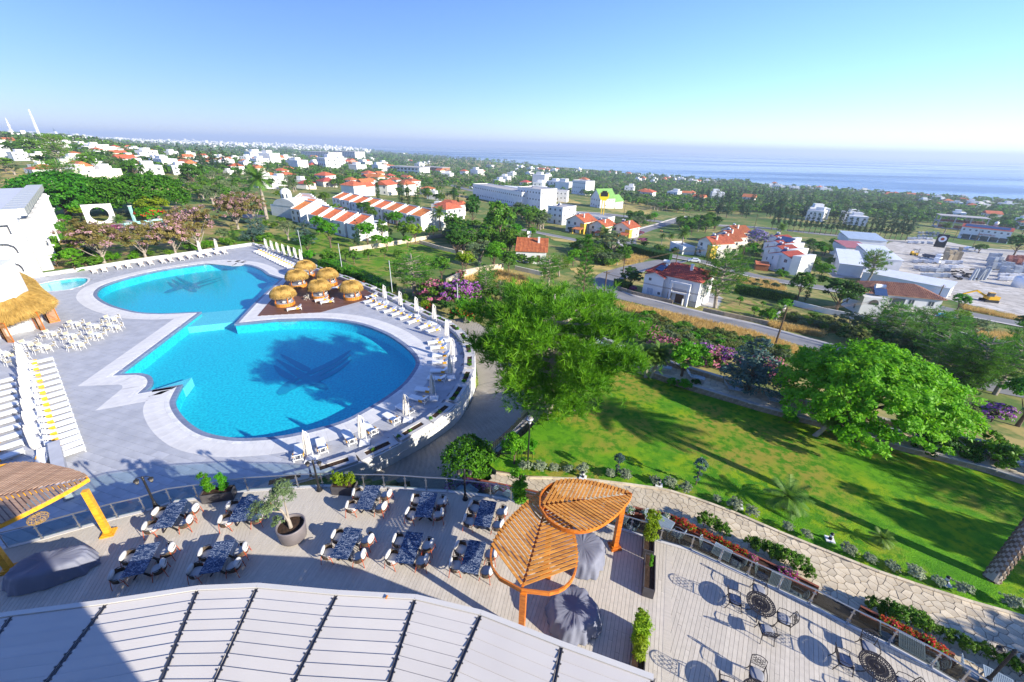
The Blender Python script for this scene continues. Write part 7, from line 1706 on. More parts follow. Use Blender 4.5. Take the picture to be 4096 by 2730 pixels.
B().bb(.3,LW+.3,2.4,26.2,HH,HH+.35).build('roof',M('pale_grey_membrane',(.60,.61,.64),.5,(.55,.56,.59),.3),hw_)
for k in range(8):B().bb(-.15,.25,.4+3.2*k,3.5+3.2*k,HH-.3,HH+1.1).build('roof_screen',bpy.data.materials['champagne_panel'],hw_)
holes=[];outer=[(.9,-3),(26,-3),(26,HH),(.9,HH)]
def arch(yc,z0,w,h):return[(yc-w/2,z0),(yc+w/2,z0),(yc+w/2,z0+h*.55)]+[(yc+w/2*math.cos(R(a)),z0+h*.55+h*.45*math.sin(R(a)))for a in(30,60,90,120,150)]+[(yc-w/2,z0+h*.55)]
NI=[(3.6,6.9,2.9,2.1,0),(3.9,3.7,3.0,2.4,1),(4.3,.6,3.0,2.4,1),(9.5,6.9,2.9,2.1,0),(9.8,3.7,3,2.4,1),(15,3.7,3,2.4,1)]
for yc,z0,w,h,ar in NI:holes.append(arch(yc,z0,w,h)if ar else[(yc-w/2,z0),(yc+w/2,z0),(yc+w/2,z0+h),(yc-w/2,z0+h)])
me=fill_mesh('front_wall',[outer]+holes,0,MT['wallw'])
for v in me.vertices:x,y=v.co.x,v.co.y;v.co=(-1.0,x,y)
ob('front_wall',me,hw_);B().bb(-1.0,.35,.88,.9,-3,HH).bb(-1.0,.35,.9,26,HH-.02,HH).build('return_wall',MT['wallw'],hw_)
for(yc,z0,w,h,ar),hl in zip(NI,holes):
 b=B();n0=len(hl)
 for i in range(n0):p,q=hl[i],hl[(i+1)%n0];b.add([(-1.0,p[0],p[1]),(-1.0,q[0],q[1]),(.3,q[0],q[1]),(.3,p[0],p[1])],[(0,1,2,3)])
 b.build('balcony_niche',MT['wallw'],hw_);B().bb(.22,.3,yc-w/2+.4,yc+.1,z0,z0+h*.8).build('balcony_door',MT['cushion'],hw_);B().bb(-1.1,-.95,yc-w/2-.1,yc+w/2+.1,z0-.15,z0+.55).build('balcony_parapet',MT['wallw'],hw_)
 # -- garden structures beyond the pool
p=h_(945,1125,-4.0);t=thing('moon_gate_frame','white square panel with a large round opening on the garden terrace','garden feature',G(412,895),R(40))
sq=[(-3.1,0),(3.1,0),(3.1,5.2),(-3.1,5.2)];ci=[(1.95*math.cos(R(12*k)),2.5+1.95*math.sin(R(12*k)))for k in range(30)];me=fill_mesh('panel',[sq,ci],0,MT['wallw']);me2=me.copy()
for v in me.vertices:x,y=v.co.x,v.co.y;v.co=(x,-.2,y)
for v in me2.vertices:x,y=v.co.x,v.co.y;v.co=(x,.2,y)
ob('panel',me,t);ob('panel',me2,t);b=B()
for lp_ in(sq,ci):
 for i in range(len(lp_)):p1,p2=lp_[i],lp_[(i+1)%len(lp_)];b.add([(p1[0],-.2,p1[1]),(p2[0],-.2,p2[1]),(p2[0],.2,p2[1]),(p1[0],.2,p1[1])],[(0,1,2,3)])
b.build('rim',MT['wallw'],t)
MT['teal']=M('weathered_teal_paint',(.22,.52,.50),.6,(.40,.60,.56),1.5)
a,c=G(505,925),G(665,905);t=thing('teal_pergola','weathered teal beam frame on posts in the garden','pergola',a,math.atan2(c.y-a.y,c.x-a.x));Lp=(c-a).length
B().bb(0,Lp,-.3,.3,1.5,1.95).build('beam',MT['teal'],t)
for k in range(4):B().bb(Lp*k/3.2-.0,Lp*k/3.2+.6,-.35,.35,-.5,1.5).build('post',MT['teal'],t)
p=G(540,888);t=thing('teal_post','tall leaning teal post beside the garden terrace','post',p);B().bb(-.3,.3,-.25,.25,-.5,4.3).build('shaft',MT['teal'],t);B().bb(-.34,.34,-.3,.3,4.3,4.5).build('cap',MT['white'],t)
patch('garden_terrace',[(440,905),(520,880),(560,890),(640,905),(620,925),(490,935)],'pave',.8,.12)
def hedge(name,pts,w,h,mat,label,seed,leaf=.16,dens=110,z=None):
 P=[Vector(p)for p in pts];o0=P[0].copy();bl=[];Ln=0
 for i in range(len(P)-1):Ln+=(P[i+1]-P[i]).length
 rp=resample(P,w*.55);rs=np.random.RandomState(seed);n=int(Ln*dens*(h+w)/2);q=np.array([tuple(p-o0)for p in rp])
 k=rs.randint(0,len(q)-1,n);u=rs.rand(n,1);c=q[k]*(1-u)+q[k+1]*u;d=unit(np.concatenate([(q[k+1]-q[k])[:,:2],np.zeros((n,1))],1));sdv=np.stack([-d[:,1],d[:,0],np.zeros(n)],1)
 f=rs.rand(n);top=f<.42;side=np.where(rs.rand(n)<.5,-1,1)
 off=np.where(top[:,None],sdv*rs.uniform(-1,1,(n,1))*w/2+np.array([0,0,1])*h,sdv*side[:,None]*w/2+np.array([0,0,1])*rs.rand(n,1)*h);off+=rs.randn(n,3)*.07
 nr=np.where(top[:,None],np.array([[0,0,1.0]]),sdv*side[:,None])+rs.randn(n,3)*.5;nr=unit(nr);pth=c+off
 ax=unit(np.cross(nr,rs.randn(n,3)));bx=np.cross(nr,ax);s=leaf*rs.uniform(.6,1.4,(n,1));V=np.stack([pth-ax*s*.6,pth+bx*s*.4,pth+ax*s*.6,pth-bx*s*.4],1).reshape(-1,3)
 t=thing(name,label,'hedge',o0);ob('foliage',np_mesh('foliage',V,np.arange(4*n).reshape(n,4),MT[mat],attr=np.repeat(rs.rand(n),4)),t)
 b=B()
 for i in range(len(rp)-1):b.beam(rp[i]-o0+Vector((0,0,h*.47)),rp[i+1]-o0+Vector((0,0,h*.47)),w*.86,h*.92)
 b.build('core',MT['lf_dark'],t);return t
def gk(x,y):return G(900+x*S,900+y*S)
hedge('clipped_hedge',[gk(900,375),gk(1060,420),gk(1180,470),gk(1300,520),gk(1420,590),gk(1540,625)],2.6,1.5,'lf_bright','bright clipped hedge between the cabanas and the garden lawn',201)
hedge('clipped_hedge',[G(2400+x*S,900+y*S)for x,y in((1230,620),(1400,650),(1600,690),(1770,735))],2.4,2.6,'lf_mid','tall dark hedge beside the dry garden plot',202)
hedge('clipped_hedge',[G(2400+x*S,900+y*S)for x,y in((160,560),(200,590),(270,610))],2.5,2.0,'lf_mid','rounded hedge at the road corner of the red-roofed villa',203)
hedge('clipped_hedge',[G(2520,1005),G(2600,1030),G(2680,1045)],4,3.0,'lf_dark','tall dark hedge on the street corner below the palms',204)
def wall_line(name,px,h,th,mat,label,rub=False):
 P=[G(x,y)for x,y in px];t=thing(name,label,'wall',P[0]);o0=P[0];rp=resample(P,2.2)
 for i in range(len(rp)-1):
  p,q=rp[i].copy(),rp[i+1].copy();p.z=float(zg(p.x,p.y));q.z=float(zg(q.x,q.y));B().beam(p-o0+Vector((0,0,h/2-.3)),q-o0+Vector((0,0,h/2-.3)),th,h+.6).build('wall_block',MT[mat],t)
 return t
wall_line('stone_wall',[(1400,1008),(1560,985),(1680,962),(1810,940)],1.2,.5,'stone','sandstone garden wall below the row houses');wall_line('stone_wall',[(1680,975),(1760,1000),(1850,1020)],1.1,.5,'stone','sandstone wall running past the heap of cuttings')
wall_line('stone_wall',[(1790,1150),(1860,1112),(1960,1090),(2010,1082)],1.8,.6,'stone','curved sandstone wall round the golden grass plot');wall_line('roadside_wall',[(2470,1160),(2530,1180),(2640,1205),(2690,1217)],.9,.5,'rubble','rubble wall in front of the red-roofed villa');wall_line('roadside_wall',[(2810,1246),(2900,1266),(3000,1286),(3070,1302)],.9,.4,'rubble','rubble wall along the dry garden plot');wall_line('boundary_wall',[(3170,1222),(3300,1255),(3430,1280),(3620,1330)],1.3,.3,'wallw','white boundary wall round the weathered-roof villa');wall_line('boundary_wall',[(3100,1280),(3130,1250),(3138,1240)],1.2,.4,'pave','short grey wall beside the scrub slope')
wall_line('boundary_wall',[(2060,1080),(2170,1105)],1.1,.3,'cream','pierced block wall in front of the orange-roofed cottage');wall_line('boundary_wall',[(3820,1345),(3930,1372),(4010,1385)],1.2,.4,'wallw','white wall beside the grassy plot at right')
a,c=G(2727,1222),G(2808,1240);t=thing('iron_gate','black iron gate beside the red-roofed villa','gate',a);b=B()
for hh in(.1,1.3):b.beam((0,0,hh),c-a+Vector((0,0,hh)),.06)
for k in range(24):q=(c-a)*(k/23);b.beam(q+Vector((0,0,.1)),q+Vector((0,0,1.3)),.035)
b.build('leaf',MT['black'],t);B().bb(-.15,.15,-.15,.15,-.5,1.5).build('post',MT['wallw'],t)
# -- poles and wires
POLES=[((2416,1183),(2432,1093),'by the road corner'),((2490,1103),(2497,1043),'behind the road corner'),((2703,1056),(2718,1005),'beside the parked white car'),((2826,1057),(2838,1003),'right of the solar villa'),((3098,1388),(3142,1242),'in the scrub left of the umbrella tree'),((2958,1072),(2974,996),'in front of the lilac tree'),((3183,1093),(3196,1043),'at the angular white houses'),((2358,972),(2360,923),'before the cream villas'),((2494,872),(2499,820),'behind the cream villas'),((3737,1220),(3770,1152),'right of the weathered-roof villa'),((2756,875),(2762,845),'at the junction of the main road'),((3015,920),(3030,865),'in front of the conifer row'),((3812,965),(3838,920),'before the lettered shop'),((3888,992),(3912,935),'near the dark yard sign')]
tops=[]
for bpx,tpx,nm in POLES:
 p=G(*bpx);h=math.hypot(tpx[0]-bpx[0],tpx[1]-bpx[1])*depth(p)/FPX*1.1;t=thing('utility_pole','brown wooden utility pole '+nm,'pole',p);B().tube([(0,0,-.5),(0,0,h)],[.17,.11],8).build('shaft',MT['pole'],t);B().box((0,0,h-.4),(1.5,.1,.12)).build('crossarm',MT['pole'],t);tops.append(p+Vector((0,0,h-.35)))
for i,j,nm in((0,1,'at the road corner'),(1,2,'above the red-roofed villa'),(2,3,'past the solar villa'),(3,5,'towards the lilac tree'),(0,4,'over the road verge'),(4,9,'over the young pines'),(10,11,'along the conifer row')):
 p,q=tops[i],tops[j];t=thing('overhead_wires','thin overhead wires between utility poles '+nm,'wires',p)
 for k in(-.6,0,.6):
  B().tube([(q-p)*(u/8)+Vector((0,k*.7,-.25-4*(.012*(q-p).length)*(u/8)*(1-u/8)))for u in range(9)],.022,4).build('wire',MT['pole'],t)
  # -- vehicles
def car(label,p,rz,col,kind='suv'):
 t=thing('parked_car' if kind!='pickup' else 'pickup_truck',label,'car' if kind!='pickup' else 'pickup',p,rz);m=M('car_paint',col,.25,spec=.6)
 side=[(-2.2,.35),(-2.25,.75),(-2.1,.95),(-1.75,1.02),(-1.35,1.5),(.55,1.55),(1.15,1.02),(2.05,.88),(2.25,.6),(2.2,.35)]if kind!='pickup' else[(-2.5,.45),(-2.5,1.05),(-.6,1.05),(-.5,1.65),(.7,1.65),(1.25,1.1),(2.4,1.0),(2.5,.45)]
 n=len(side);V=[];
 for yy,k in((-.88,1),(.88,1)):V+=[(x,yy*(1 if z<1.1 else .82),z)for x,z in side]
 B().add(V,[tuple(range(n-1,-1,-1)),tuple(range(n,2*n))]+[(i,(i+1)%n,n+(i+1)%n,n+i)for i in range(n)]).build('body',m,t)
 gx=(-1.25,.5)if kind!='pickup' else(-.4,.65)
 for sg in(-1,1):B().add([(gx[0]-.1,sg*.86,1.08),(gx[1]+.45,sg*.86,1.08),(gx[1],sg*.76,1.46),(gx[0]+.1,sg*.76,1.46)],[(0,1,2,3)]).build('side_window',MT['glassdk'],t)
 B().add([(gx[1]+.62,-.76,1.07),(gx[1]+.62,.76,1.07),(gx[1]+.12,.68,1.5),(gx[1]+.12,-.68,1.5)],[(0,1,2,3)]).build('windscreen',MT['glassdk'],t)
 for sx in(-1.4,1.4):
  for sg in(-1,1):
   w=B().tube([(sx,sg*.72,.34),(sx,sg*.92,.34)],.34,14).build('wheel',MT['rubber'],t);B().tube([(sx,sg*.921,.34),(sx,sg*.93,.34)],.2,10).build('rim',MT['steel'],w)
 for sg in(-1,1):B().box((2.2,sg*.62,.78),(.1,.35,.14)).build('headlight',MT['white'],t)
 return t
p=G(2775,1050);car('white car parked on the street in front of the solar villa',p+Vector((0,0,.08)),R(166),(.78,.79,.80));p=G(2517,873);car('silver pickup driving on the main road behind the villas',p+Vector((0,0,.08)),R(-8),(.62,.64,.66),'pickup').scale=(1.25,)*3
p=G(1885,755);car('white car on the main road left of the commercial block',p+Vector((0,0,.08)),R(-35),(.75,.76,.78)).scale=(1.3,)*3;p=G(2135,812);car('grey car beside the billboard',p+Vector((0,0,.08)),R(-20),(.5,.52,.55)).scale=(1.3,)*3;p=G(2960,968);car('white car parked under the lilac tree',p+Vector((0,0,.1)),R(-10),(.74,.75,.78));p=G(3880,1002);car('white van on the road beside the yard',p+Vector((0,0,.1)),R(-25),(.78,.79,.8)).scale=(1.3,)*3
# -- builders' yard
yd=cr(3500,780,596/1335)
def ypt(x,y):return G(3500+x*596/1335,780+y*596/1335)
MT['ygrey']=M('grey_blocks',(.36,.40,.44),.8,(.30,.33,.37),2,rnd=.2);MT['yred']=M('red_bricks',(.30,.12,.09),.8,(.24,.09,.07),2,rnd=.15);MT['ywhite']=M('white_sacks',(.62,.63,.64),.8,(.52,.53,.55),2,rnd=.12);MT['ytan']=M('tan_timber',(.42,.34,.22),.8,rnd=.15);MT['ytan2']=MT['ytan']
SB={}
for mk in('ygrey','yred','ywhite','ytan'):SB[mk]=B().bb(-.5,.5,-.5,.5,.14,1.1).mesh('block_bale',MT[mk])
PAL=B().bb(-.55,.55,-.55,.55,.1,.13).bb(-.55,.55,-.52,-.4,0,.1).bb(-.55,.55,.4,.52,0,.1).mesh('pallet',MT['pole'])
yi=0
def stack(p,mk,nl,label,rz):
 t=thing('pallet_stack',label,'pallet stack',p,rz,'stacked pallets in the builders yard');ob('pallet',PAL,t,sca=1.5)
 for k in range(nl):ob('block_bale',SB[mk],t,(random.uniform(-.06,.06),random.uniform(-.06,.06),.05+1.42*k),random.uniform(-.05,.05),sca=(1.5,1.5,1.45))
cmap={'ygrey':'grey','yred':'brick red','ywhite':'white','ytan':'tan'}
for(x0,y0,x1,y1,nx,ny,mk,nl,wh)in((1010,600,1090,640,3,2,'ygrey',3,'in the tall block right of the pipes'),(1010,640,1120,670,4,2,'ygrey',2,'in the front rank right of the pipes'),(1170,620,1290,650,4,2,'yred',3,'in the brick red rank at far right'),(1130,660,1320,700,6,2,'ygrey',2,'in the rank below the red bricks'),(1120,740,1300,770,7,2,'ywhite',1,'in the low white rank at right'),(420,690,640,740,8,2,'ygrey',1,'behind the long low warehouse'),(360,610,480,670,5,2,'ywhite',1,'left of the trucks'),(620,545,740,590,4,2,'ytan',3,'in the tall piles right of the trucks'),(390,350,560,375,6,2,'ygrey',1,'across the main road'),(300,400,500,440,8,2,'ywhite',1,'beside the main road verge'),(590,620,760,660,6,2,'ywhite',1,'in front of the parked trucks')):
 k=0
 for j in range(ny):
  for i in range(nx):
   p=ypt(x0+(x1-x0)*i/(nx-1)+random.uniform(-4,4),y0+(y1-y0)*j/max(1,ny-1)+random.uniform(-3,3));stack(p,mk,nl if random.random()<.8 else max(1,nl-1),'%s bales %s, %s of its rank'%(cmap[mk],wh,ORD[k]),random.uniform(-.6,-.3));k+=1
for i in range(26):
 p=ypt(random.uniform(690,1030),random.uniform(680,765));t=thing('tyre','black tyre lying in the heap beside the concrete pipes','tyre',p+Vector((0,0,random.uniform(0,.5))),random.random()*6,'tyres heaped in the yard');t.rotation_euler=(random.uniform(-.5,.5),random.uniform(-.5,.5),0)
 b=B();pts=[(.7*math.cos(R(30*k)),.7*math.sin(R(30*k)),.22)for k in range(13)];b.tube(pts,.22,6,False);b.build('tread',MT['rubber'],t)
for i in range(9):p=ypt(850+i*16,765-(i%2)*8);t=thing('concrete_pipe','tall grey concrete pipe standing in the yard, %s of the cluster'%ORD[i],'pipe',p,0,'upright concrete pipes');t.rotation_euler=(R(random.uniform(-6,6)),R(random.uniform(-2,10)),0);B().lathe([(.45,0),(.42,4.6),(.34,4.6),(.34,.0)],12,caps=False).build('shaft',MT['ygrey'],t);B().lathe([(.5,0),(.5,.35)],12).build('collar',MT['ygrey'],t)
def truck(label,p,rz,col,bedcol):
 t=thing('truck',label,'truck',p,rz);m=M('truck_paint',col,.35);b=B();b.bb(1.6,3.6,-1.1,1.1,.6,2.9);b.bb(3.6,3.8,-1.0,1.0,.6,1.6);b.build('cab',m,t);B().bb(3.61,3.66,-.95,.95,1.75,2.65).build('windscreen',MT['glassdk'],t)
 b=B();b.bb(-3.6,1.5,-1.15,1.15,.95,1.15);[b.bb(-3.6,1.5,s*1.12-.04,s*1.12+.04,1.15,1.9)for s in(-1,1)];b.build('bed',M('truck_bed',bedcol,.5),t)
 for sx in(-2.6,-1.5,2.6):
  for sg in(-1,1):w=B().tube([(sx,sg*.85,.5),(sx,sg*1.12,.5)],.5,14).build('wheel',MT['rubber'],t);B().tube([(sx,sg*1.121,.5),(sx,sg*1.13,.5)],.26,10).build('rim',MT['steel'],w)
 for sg in(-1,1):B().bb(3.78,3.84,sg*.75-.18,sg*.75+.18,.8,1.05).build('headlight',MT['white'],t)
truck('white flatbed truck with dark bed, the larger of two in the yard',ypt(500,575),R(-62),(.74,.75,.76),(.08,.09,.12));truck('small white truck parked in front of the flatbed',ypt(480,607),R(-62),(.70,.73,.76),(.3,.33,.36))
def forklift(label,p,rz):
 t=thing('forklift',label,'forklift',p,rz);y=M('machine_yellow',(.72,.42,.02),.4);B().bb(-1.2,.8,-.6,.6,.3,1.1).bb(-1.2,-.7,-.6,.6,1.1,1.5).build('body',y,t);b=B();[b.beam((x,s*.5,1.1),(x*.8,s*.5,2.3),.07)for x in(-.8,.7)for s in(-1,1)];b.bb(-.8,.75,-.6,.6,2.3,2.36);b.build('guard',MT['black'],t);b=B();[b.beam((1.0,s*.35,.1),(1.0,s*.35,2.9),.1)for s in(-1,1)];b.build('mast',MT['black'],t);b=B();[b.bb(1.05,2.2,s*.3-.07,s*.3+.07,.12,.18)for s in(-1,1)];b.build('fork',MT['black'],t)
 for sx in(-.8,.6):
  for sg in(-1,1):B().tube([(sx,sg*.5,.35),(sx,sg*.68,.35)],.35,12).build('wheel',MT['rubber'],t)
 t.scale=(1.35,)*3
forklift('yellow forklift standing alone on the dark yard apron',ypt(348,545),R(-70))
p=G(3072+2020*S,600+1395*S);t=thing('excavator','yellow excavator with long arm stretched left in the yard','excavator',p,R(168));y=M('excavator_yellow',(.75,.42,.02),.4)
for sg in(-1,1):B().bb(-1.8,1.8,sg*1.1-.3,sg*1.1+.3,0,.8).build('track',MT['rubber'],t)
B().bb(-1.8,1.0,-1.2,1.2,.9,2.0).build('body',y,t);B().bb(.0,1.4,.2,1.2,1.9,3.1).build('cab',MT['glassdk'],t);B().bb(-.05,1.45,.15,1.25,3.1,3.2).build('cab_roof',y,t);B().beam((1.0,-.4,1.6),(4.0,-.4,3.2),.45,.5).build('boom',y,t);B().beam((4.0,-.4,3.2),(7.2,-.4,1.8),.35,.4).build('stick',y,t);B().prism([(7.0,-.9),(7.9,-.9),(7.9,.1),(7.0,.1)],.9,1.8).build('bucket',MT['black'],t)
p=ypt(1290,830);t=thing('water_tank','round white water tank standing in the yard corner','tank',p);B().lathe([(2.4,0),(2.4,3.6),(1.9,4.1),(.4,4.4)],24).build('shell',MT['white'],t,smooth=True);B().lathe([(.45,4.4),(.45,4.7),(.3,4.75)],12).build('lid',MT['white'],t)
p=ypt(570,470);t=thing('yard_sign','dark upright sign board with a round white and red emblem','sign',p,R(-35));B().bb(-2.6,2.6,-.4,.4,-.5,8).build('board',MT['black'],t);b=B();b.add([(1.9*math.cos(R(20*k)),-.45,5.2+1.9*math.sin(R(20*k)))for k in range(18)],[tuple(range(18))]);b.build('disc',MT['white'],t);b=B();b.add([(.9*math.cos(R(20*k)),-.47,5.2+.9*math.sin(R(20*k)))for k in range(18)],[tuple(range(18))]);b.build('emblem',MT['rust'],t)
# -- minaret and mast on the left hill
p=G(60,560);t=thing('minaret','slender yellowish minaret with pointed top on the left hillside','minaret',p);hh=75*depth(p)/FPX*1.06
B().lathe([(hh*.055,-2),(hh*.05,hh*.25),(hh*.038,hh*.3),(hh*.036,hh*.62)],12).build('shaft',MT['cream'],t);B().lathe([(hh*.06,hh*.62),(hh*.06,hh*.67)],12).build('gallery',MT['cream'],t);B().lathe([(hh*.03,hh*.67),(hh*.03,hh*.8),(.01,hh)],12).build('spire',MT['wallw'],t)
p=G(165,560);t=thing('lattice_mast','tall white lattice radio mast on the left hillside','mast',p);hh=100*depth(p)/FPX*1.06;b=B()
for k in range(4):a=R(45+90*k);b.beam((hh*.04*math.cos(a),hh*.04*math.sin(a),0),(hh*.014*math.cos(a),hh*.014*math.sin(a),hh),hh*.008)
for j in range(12):
 z0=hh*j/12;r0=hh*(.04-.026*j/12);r1=hh*(.04-.026*(j+1)/12)
 for k in range(4):a,c=R(45+90*k),R(135+90*k);b.beam((r0*math.cos(a),r0*math.sin(a),z0),(r1*math.cos(c),r1*math.sin(c),z0+hh/12),hh*.005)
b.build('lattice',MT['white'],t)
for j in range(5):B().box((hh*.02,-hh*.02,hh*(.5+.1*j)),(hh*.035,hh*.02,hh*.045)).build('antenna',MT['white'],t)
# -- two people walking up the side street
for i,(x,y)in enumerate(((2641,931),(2647,933))):
 p=G(x,y);t=thing('person','person in an orange top walking up the side street, %s of the pair'%('left','right')[i],'person',p+Vector((0,0,.07)),.4)
 V=[(0,0,.92),(0,.02,1.2),(0,.0,1.45),(0,-.02,1.56),(0,-.03,1.72),(.10,0,.88),(.11,-.14,.48),(.11,-.02,.06),(.11,-.16,.03),(-.10,0,.88),(-.11,.10,.48),(-.11,.22,.08),(-.11,.10,.03),(.19,0,1.42),(.25,.06,1.15),(.25,-.08,.92),(-.19,0,1.42),(-.25,-.05,1.15),(-.24,-.2,.95)]
 E_=[(0,1),(1,2),(2,3),(3,4),(0,5),(5,6),(6,7),(7,8),(0,9),(9,10),(10,11),(11,12),(2,13),(13,14),(14,15),(2,16),(16,17),(17,18)]
 rad=[.15,.15,.16,.06,.11,.1,.07,.05,.04,.1,.07,.05,.04,.07,.05,.04,.07,.05,.04]
 me=bpy.data.meshes.new('body');me.from_pydata(V,E_,[]);me.materials.append(M('skin',(.45,.28,.2),.6)if i==0 else bpy.data.materials['skin']);o=ob('body',me,t);md=o.modifiers.new('skin','SKIN');sv=me.skin_vertices[0].data
 for k,r in enumerate(rad):sv[k].radius=(r,r*.8)
 sv[0].use_root=True;o.modifiers.new('sub','SUBSURF').levels=1
 B().lathe([(.17,.9),(.18,1.2),(.19,1.4),(.10,1.5)],12,(0,.01,0)).build('shirt',MT['rust'],t,smooth=True)
 for sg,ky in((1,-.14),(-1,.10)):B().tube([(sg*.10,0,.94),(sg*.11,ky,.48),(sg*.11,ky*.6 if sg>0 else .2,.12)],[.12,.09,.07],8).build('trouser_leg',MT['black'],t)
 # -- GARDENS, GROVES AND THE FAR TOWN
def Gn(px,py):
 x=(np.asarray(px,float)-2048)/FPX;y=-(np.asarray(py,float)-1365)/FPX;c,s=math.cos(ROLL),math.sin(ROLL);x,y=x*c-y*s,x*s+y*c
 D=np.stack([x,math.cos(PITCH)+math.sin(PITCH)*y,-math.sin(PITCH)+math.cos(PITCH)*y],-1);n=len(x);hit=np.full(n,np.nan);prev=np.full(n,25.0);t=25.0
 while t<14000:
  p=D*t;below=(p[:,2]+CAM_H<=zg(p[:,0],p[:,1]))&np.isnan(hit);hit[below]=t;prev[np.isnan(hit)]=t;t*=1.02
 a=np.where(np.isnan(hit),14000,prev);b=np.where(np.isnan(hit),14000,hit)
 for _ in range(14):
  m=(a+b)/2;p=D*m[:,None];bl=p[:,2]+CAM_H<=zg(p[:,0],p[:,1]);b=np.where(bl,m,b);a=np.where(bl,a,m)
 p=D*b[:,None];return p[:,0],p[:,1],zg(p[:,0],p[:,1])
def sample_px(poly,n,seed,power=1.0):
 rs=np.random.RandomState(seed);xs=np.array([p[0]for p in poly],float);ys=np.array([p[1]for p in poly],float);X=[];Y=[]
 while len(X)<n:
  x=rs.uniform(xs.min(),xs.max(),n*3);y=rs.uniform(ys.min(),ys.max(),n*3);ok=inside_np(poly,x,y);X+=list(x[ok]);Y+=list(y[ok])
 return np.array(X[:n]),np.array(Y[:n])
ROADPTS=np.array([(p.x,p.y)for P in(RP1,RP2,RP3,RP4)for p in resample(P,4)])
def free(X,Y,rr=5.0,hr=1.0):
 ok=np.ones(len(X),bool);hb=np.array(HB)if HB else np.zeros((0,3))
 for a in range(0,len(X),600):
  x=X[a:a+600,None];y=Y[a:a+600,None];ok[a:a+600]&=((ROADPTS[None,:,0]-x)**2+(ROADPTS[None,:,1]-y)**2).min(1)>rr*rr
  if len(hb):ok[a:a+600]&=~(((hb[None,:,0]-x)**2+(hb[None,:,1]-y)**2)<(hb[None,:,2]*hr)**2).any(1)
 for poly in(DECK,LAWN,WALK,PATH,DRP):ok&=~inside_np(poly,X,Y)
 return ok
 # -- generic houses of the town
def proto_house(w,d,h,roof,wall,roofm,st):
 t=thing('town_house','x','house');B().bb(-w/2,w/2,-d/2,d/2,-4,h).build('wall',MT[wall],t)
 if roof=='flat':B().bb(-w/2-.1,w/2+.1,-d/2-.1,d/2+.1,h,h+.5).build('roof',MT['wallw'],t);B().bb(-w*.2,w*.25,-d*.1,d*.4,h+.5,h+2.6).build('stair_head',MT[wall],t)
 else:
  e=.6;rh=.2*d;b=B()
  if roof=='hip':b.add([(-w/2-e,-d/2-e,h),(w/2+e,-d/2-e,h),(w/2+e,d/2+e,h),(-w/2-e,d/2+e,h),(-w/2+d/2,0,h+rh*1.2),(w/2-d/2,0,h+rh*1.2)],[(0,1,5,4),(1,2,5),(2,3,4,5),(3,0,4)])
  else:b.add([(-w/2-e,-d/2-e,h-.1),(w/2+e,-d/2-e,h-.1),(w/2+e,d/2+e,h-.1),(-w/2-e,d/2+e,h-.1),(-w/2-e,0,h+rh*1.3),(w/2+e,0,h+rh*1.3)],[(0,1,5,4),(2,3,4,5),(1,2,5),(3,0,4)])
  b.build('roof',MT[roofm],t)
 n=max(2,int(w/3.4))
 for s in range(st):
  for i in range(n):ob('window',WINM,t,(-w/2+w*(i+.5)/n,-d/2,h/st*(s+.55)),sca=(1.4,1,1.4))
  for i in range(2):ob('window',WINM,t,(w/2,-d/2+d*(i+.5)/2,h/st*(s+.55)),rz=math.pi/2,sca=(1.3,1,1.4));
 return freeze(t)
PH=[(proto_house(12,10,6.2,'flat','wallw','roof',2),'white flat-roofed house'),(proto_house(11,9,5.8,'hip','wallw','roof',2),'white house with orange hipped roof'),(proto_house(10,9,3.4,'hip','cream','roofred',1),'cream bungalow with red roof'),(proto_house(14,11,9.2,'flat','wallw','roof',3),'white three-storey block'),(proto_house(11,9,6,'gable','cream','roof',2),'cream house with orange gable roof'),(proto_house(9,8,3.4,'flat','wallw','roof',1),'low white flat-roofed house'),(proto_house(18,10,6.5,'flat','cream','roof',2),'long cream flat-roofed building')]
phu=[[False]for _ in PH]
def town(poly,n,seed,wts,where,smin=.9,smax=1.4,rz0=-30,sep=1.0):
 X,Y=sample_px(poly,n*2,seed);x,y,z=Gn(X,Y);ok=free(x,y,9,1.0);rs=random.Random(seed);k=0
 order=np.argsort(np.hypot(x,y))
 for i in order:
  if not ok[i]or k>=n or x[i]+y[i]>1e5 or z[i]<-88:continue
  r=11*smax
  if any((x[i]-a)**2+(y[i]-b_)**2<((r+c)*.62*sep)**2 for a,b_,c in HB[-260:]):continue
  j=rs.choices(range(len(PH)),wts)[0];s=rs.uniform(smin,smax);pr,ds=PH[j]
  place(pr,phu[j],(x[i],y[i],z[i]),R(rz0+rs.choice((0,90,180,270))+rs.uniform(-14,14)),ds+' '+where,(s,s,s*rs.uniform(.9,1.15)),ds+'s '+where);HB.append((x[i],y[i],8*s));k+=1
town([(0,640),(380,650),(430,720),(200,730),(60,700),(0,690)],10,301,(4,2,0,0,1,3,1),'among pines above the hotel wing',.7,1.0)
town([(420,560),(1024,600),(1024,690),(620,720),(430,650)],62,303,(5,4,2,1,2,2,1),'on the slope beyond the hotel garden',.75,1.15)
town([(0,545),(400,560),(420,640),(250,648),(0,640)],58,302,(7,2,1,2,1,4,1),'on the crowded left hillside',.6,.95)
town([(1024,640),(1200,640),(1240,760),(1024,760)],10,304,(3,5,1,0,2,1,0),'left of the palm garden',1.0,1.3)
town([(1240,690),(1700,710),(1640,780),(1500,800),(1300,790)],20,305,(2,6,2,0,4,1,0),'behind the row houses',1.0,1.4)
town([(1690,740),(1800,780),(1900,870),(1800,900),(1700,850)],6,306,(1,4,3,0,2,1,0),'between cypresses right of the row houses',.9,1.2)
town([(1024,600),(1500,605),(1750,650),(1700,690),(1024,690)],46,307,(5,3,2,2,2,1,1),'in the middle town towards the cape',1.3,2.0)
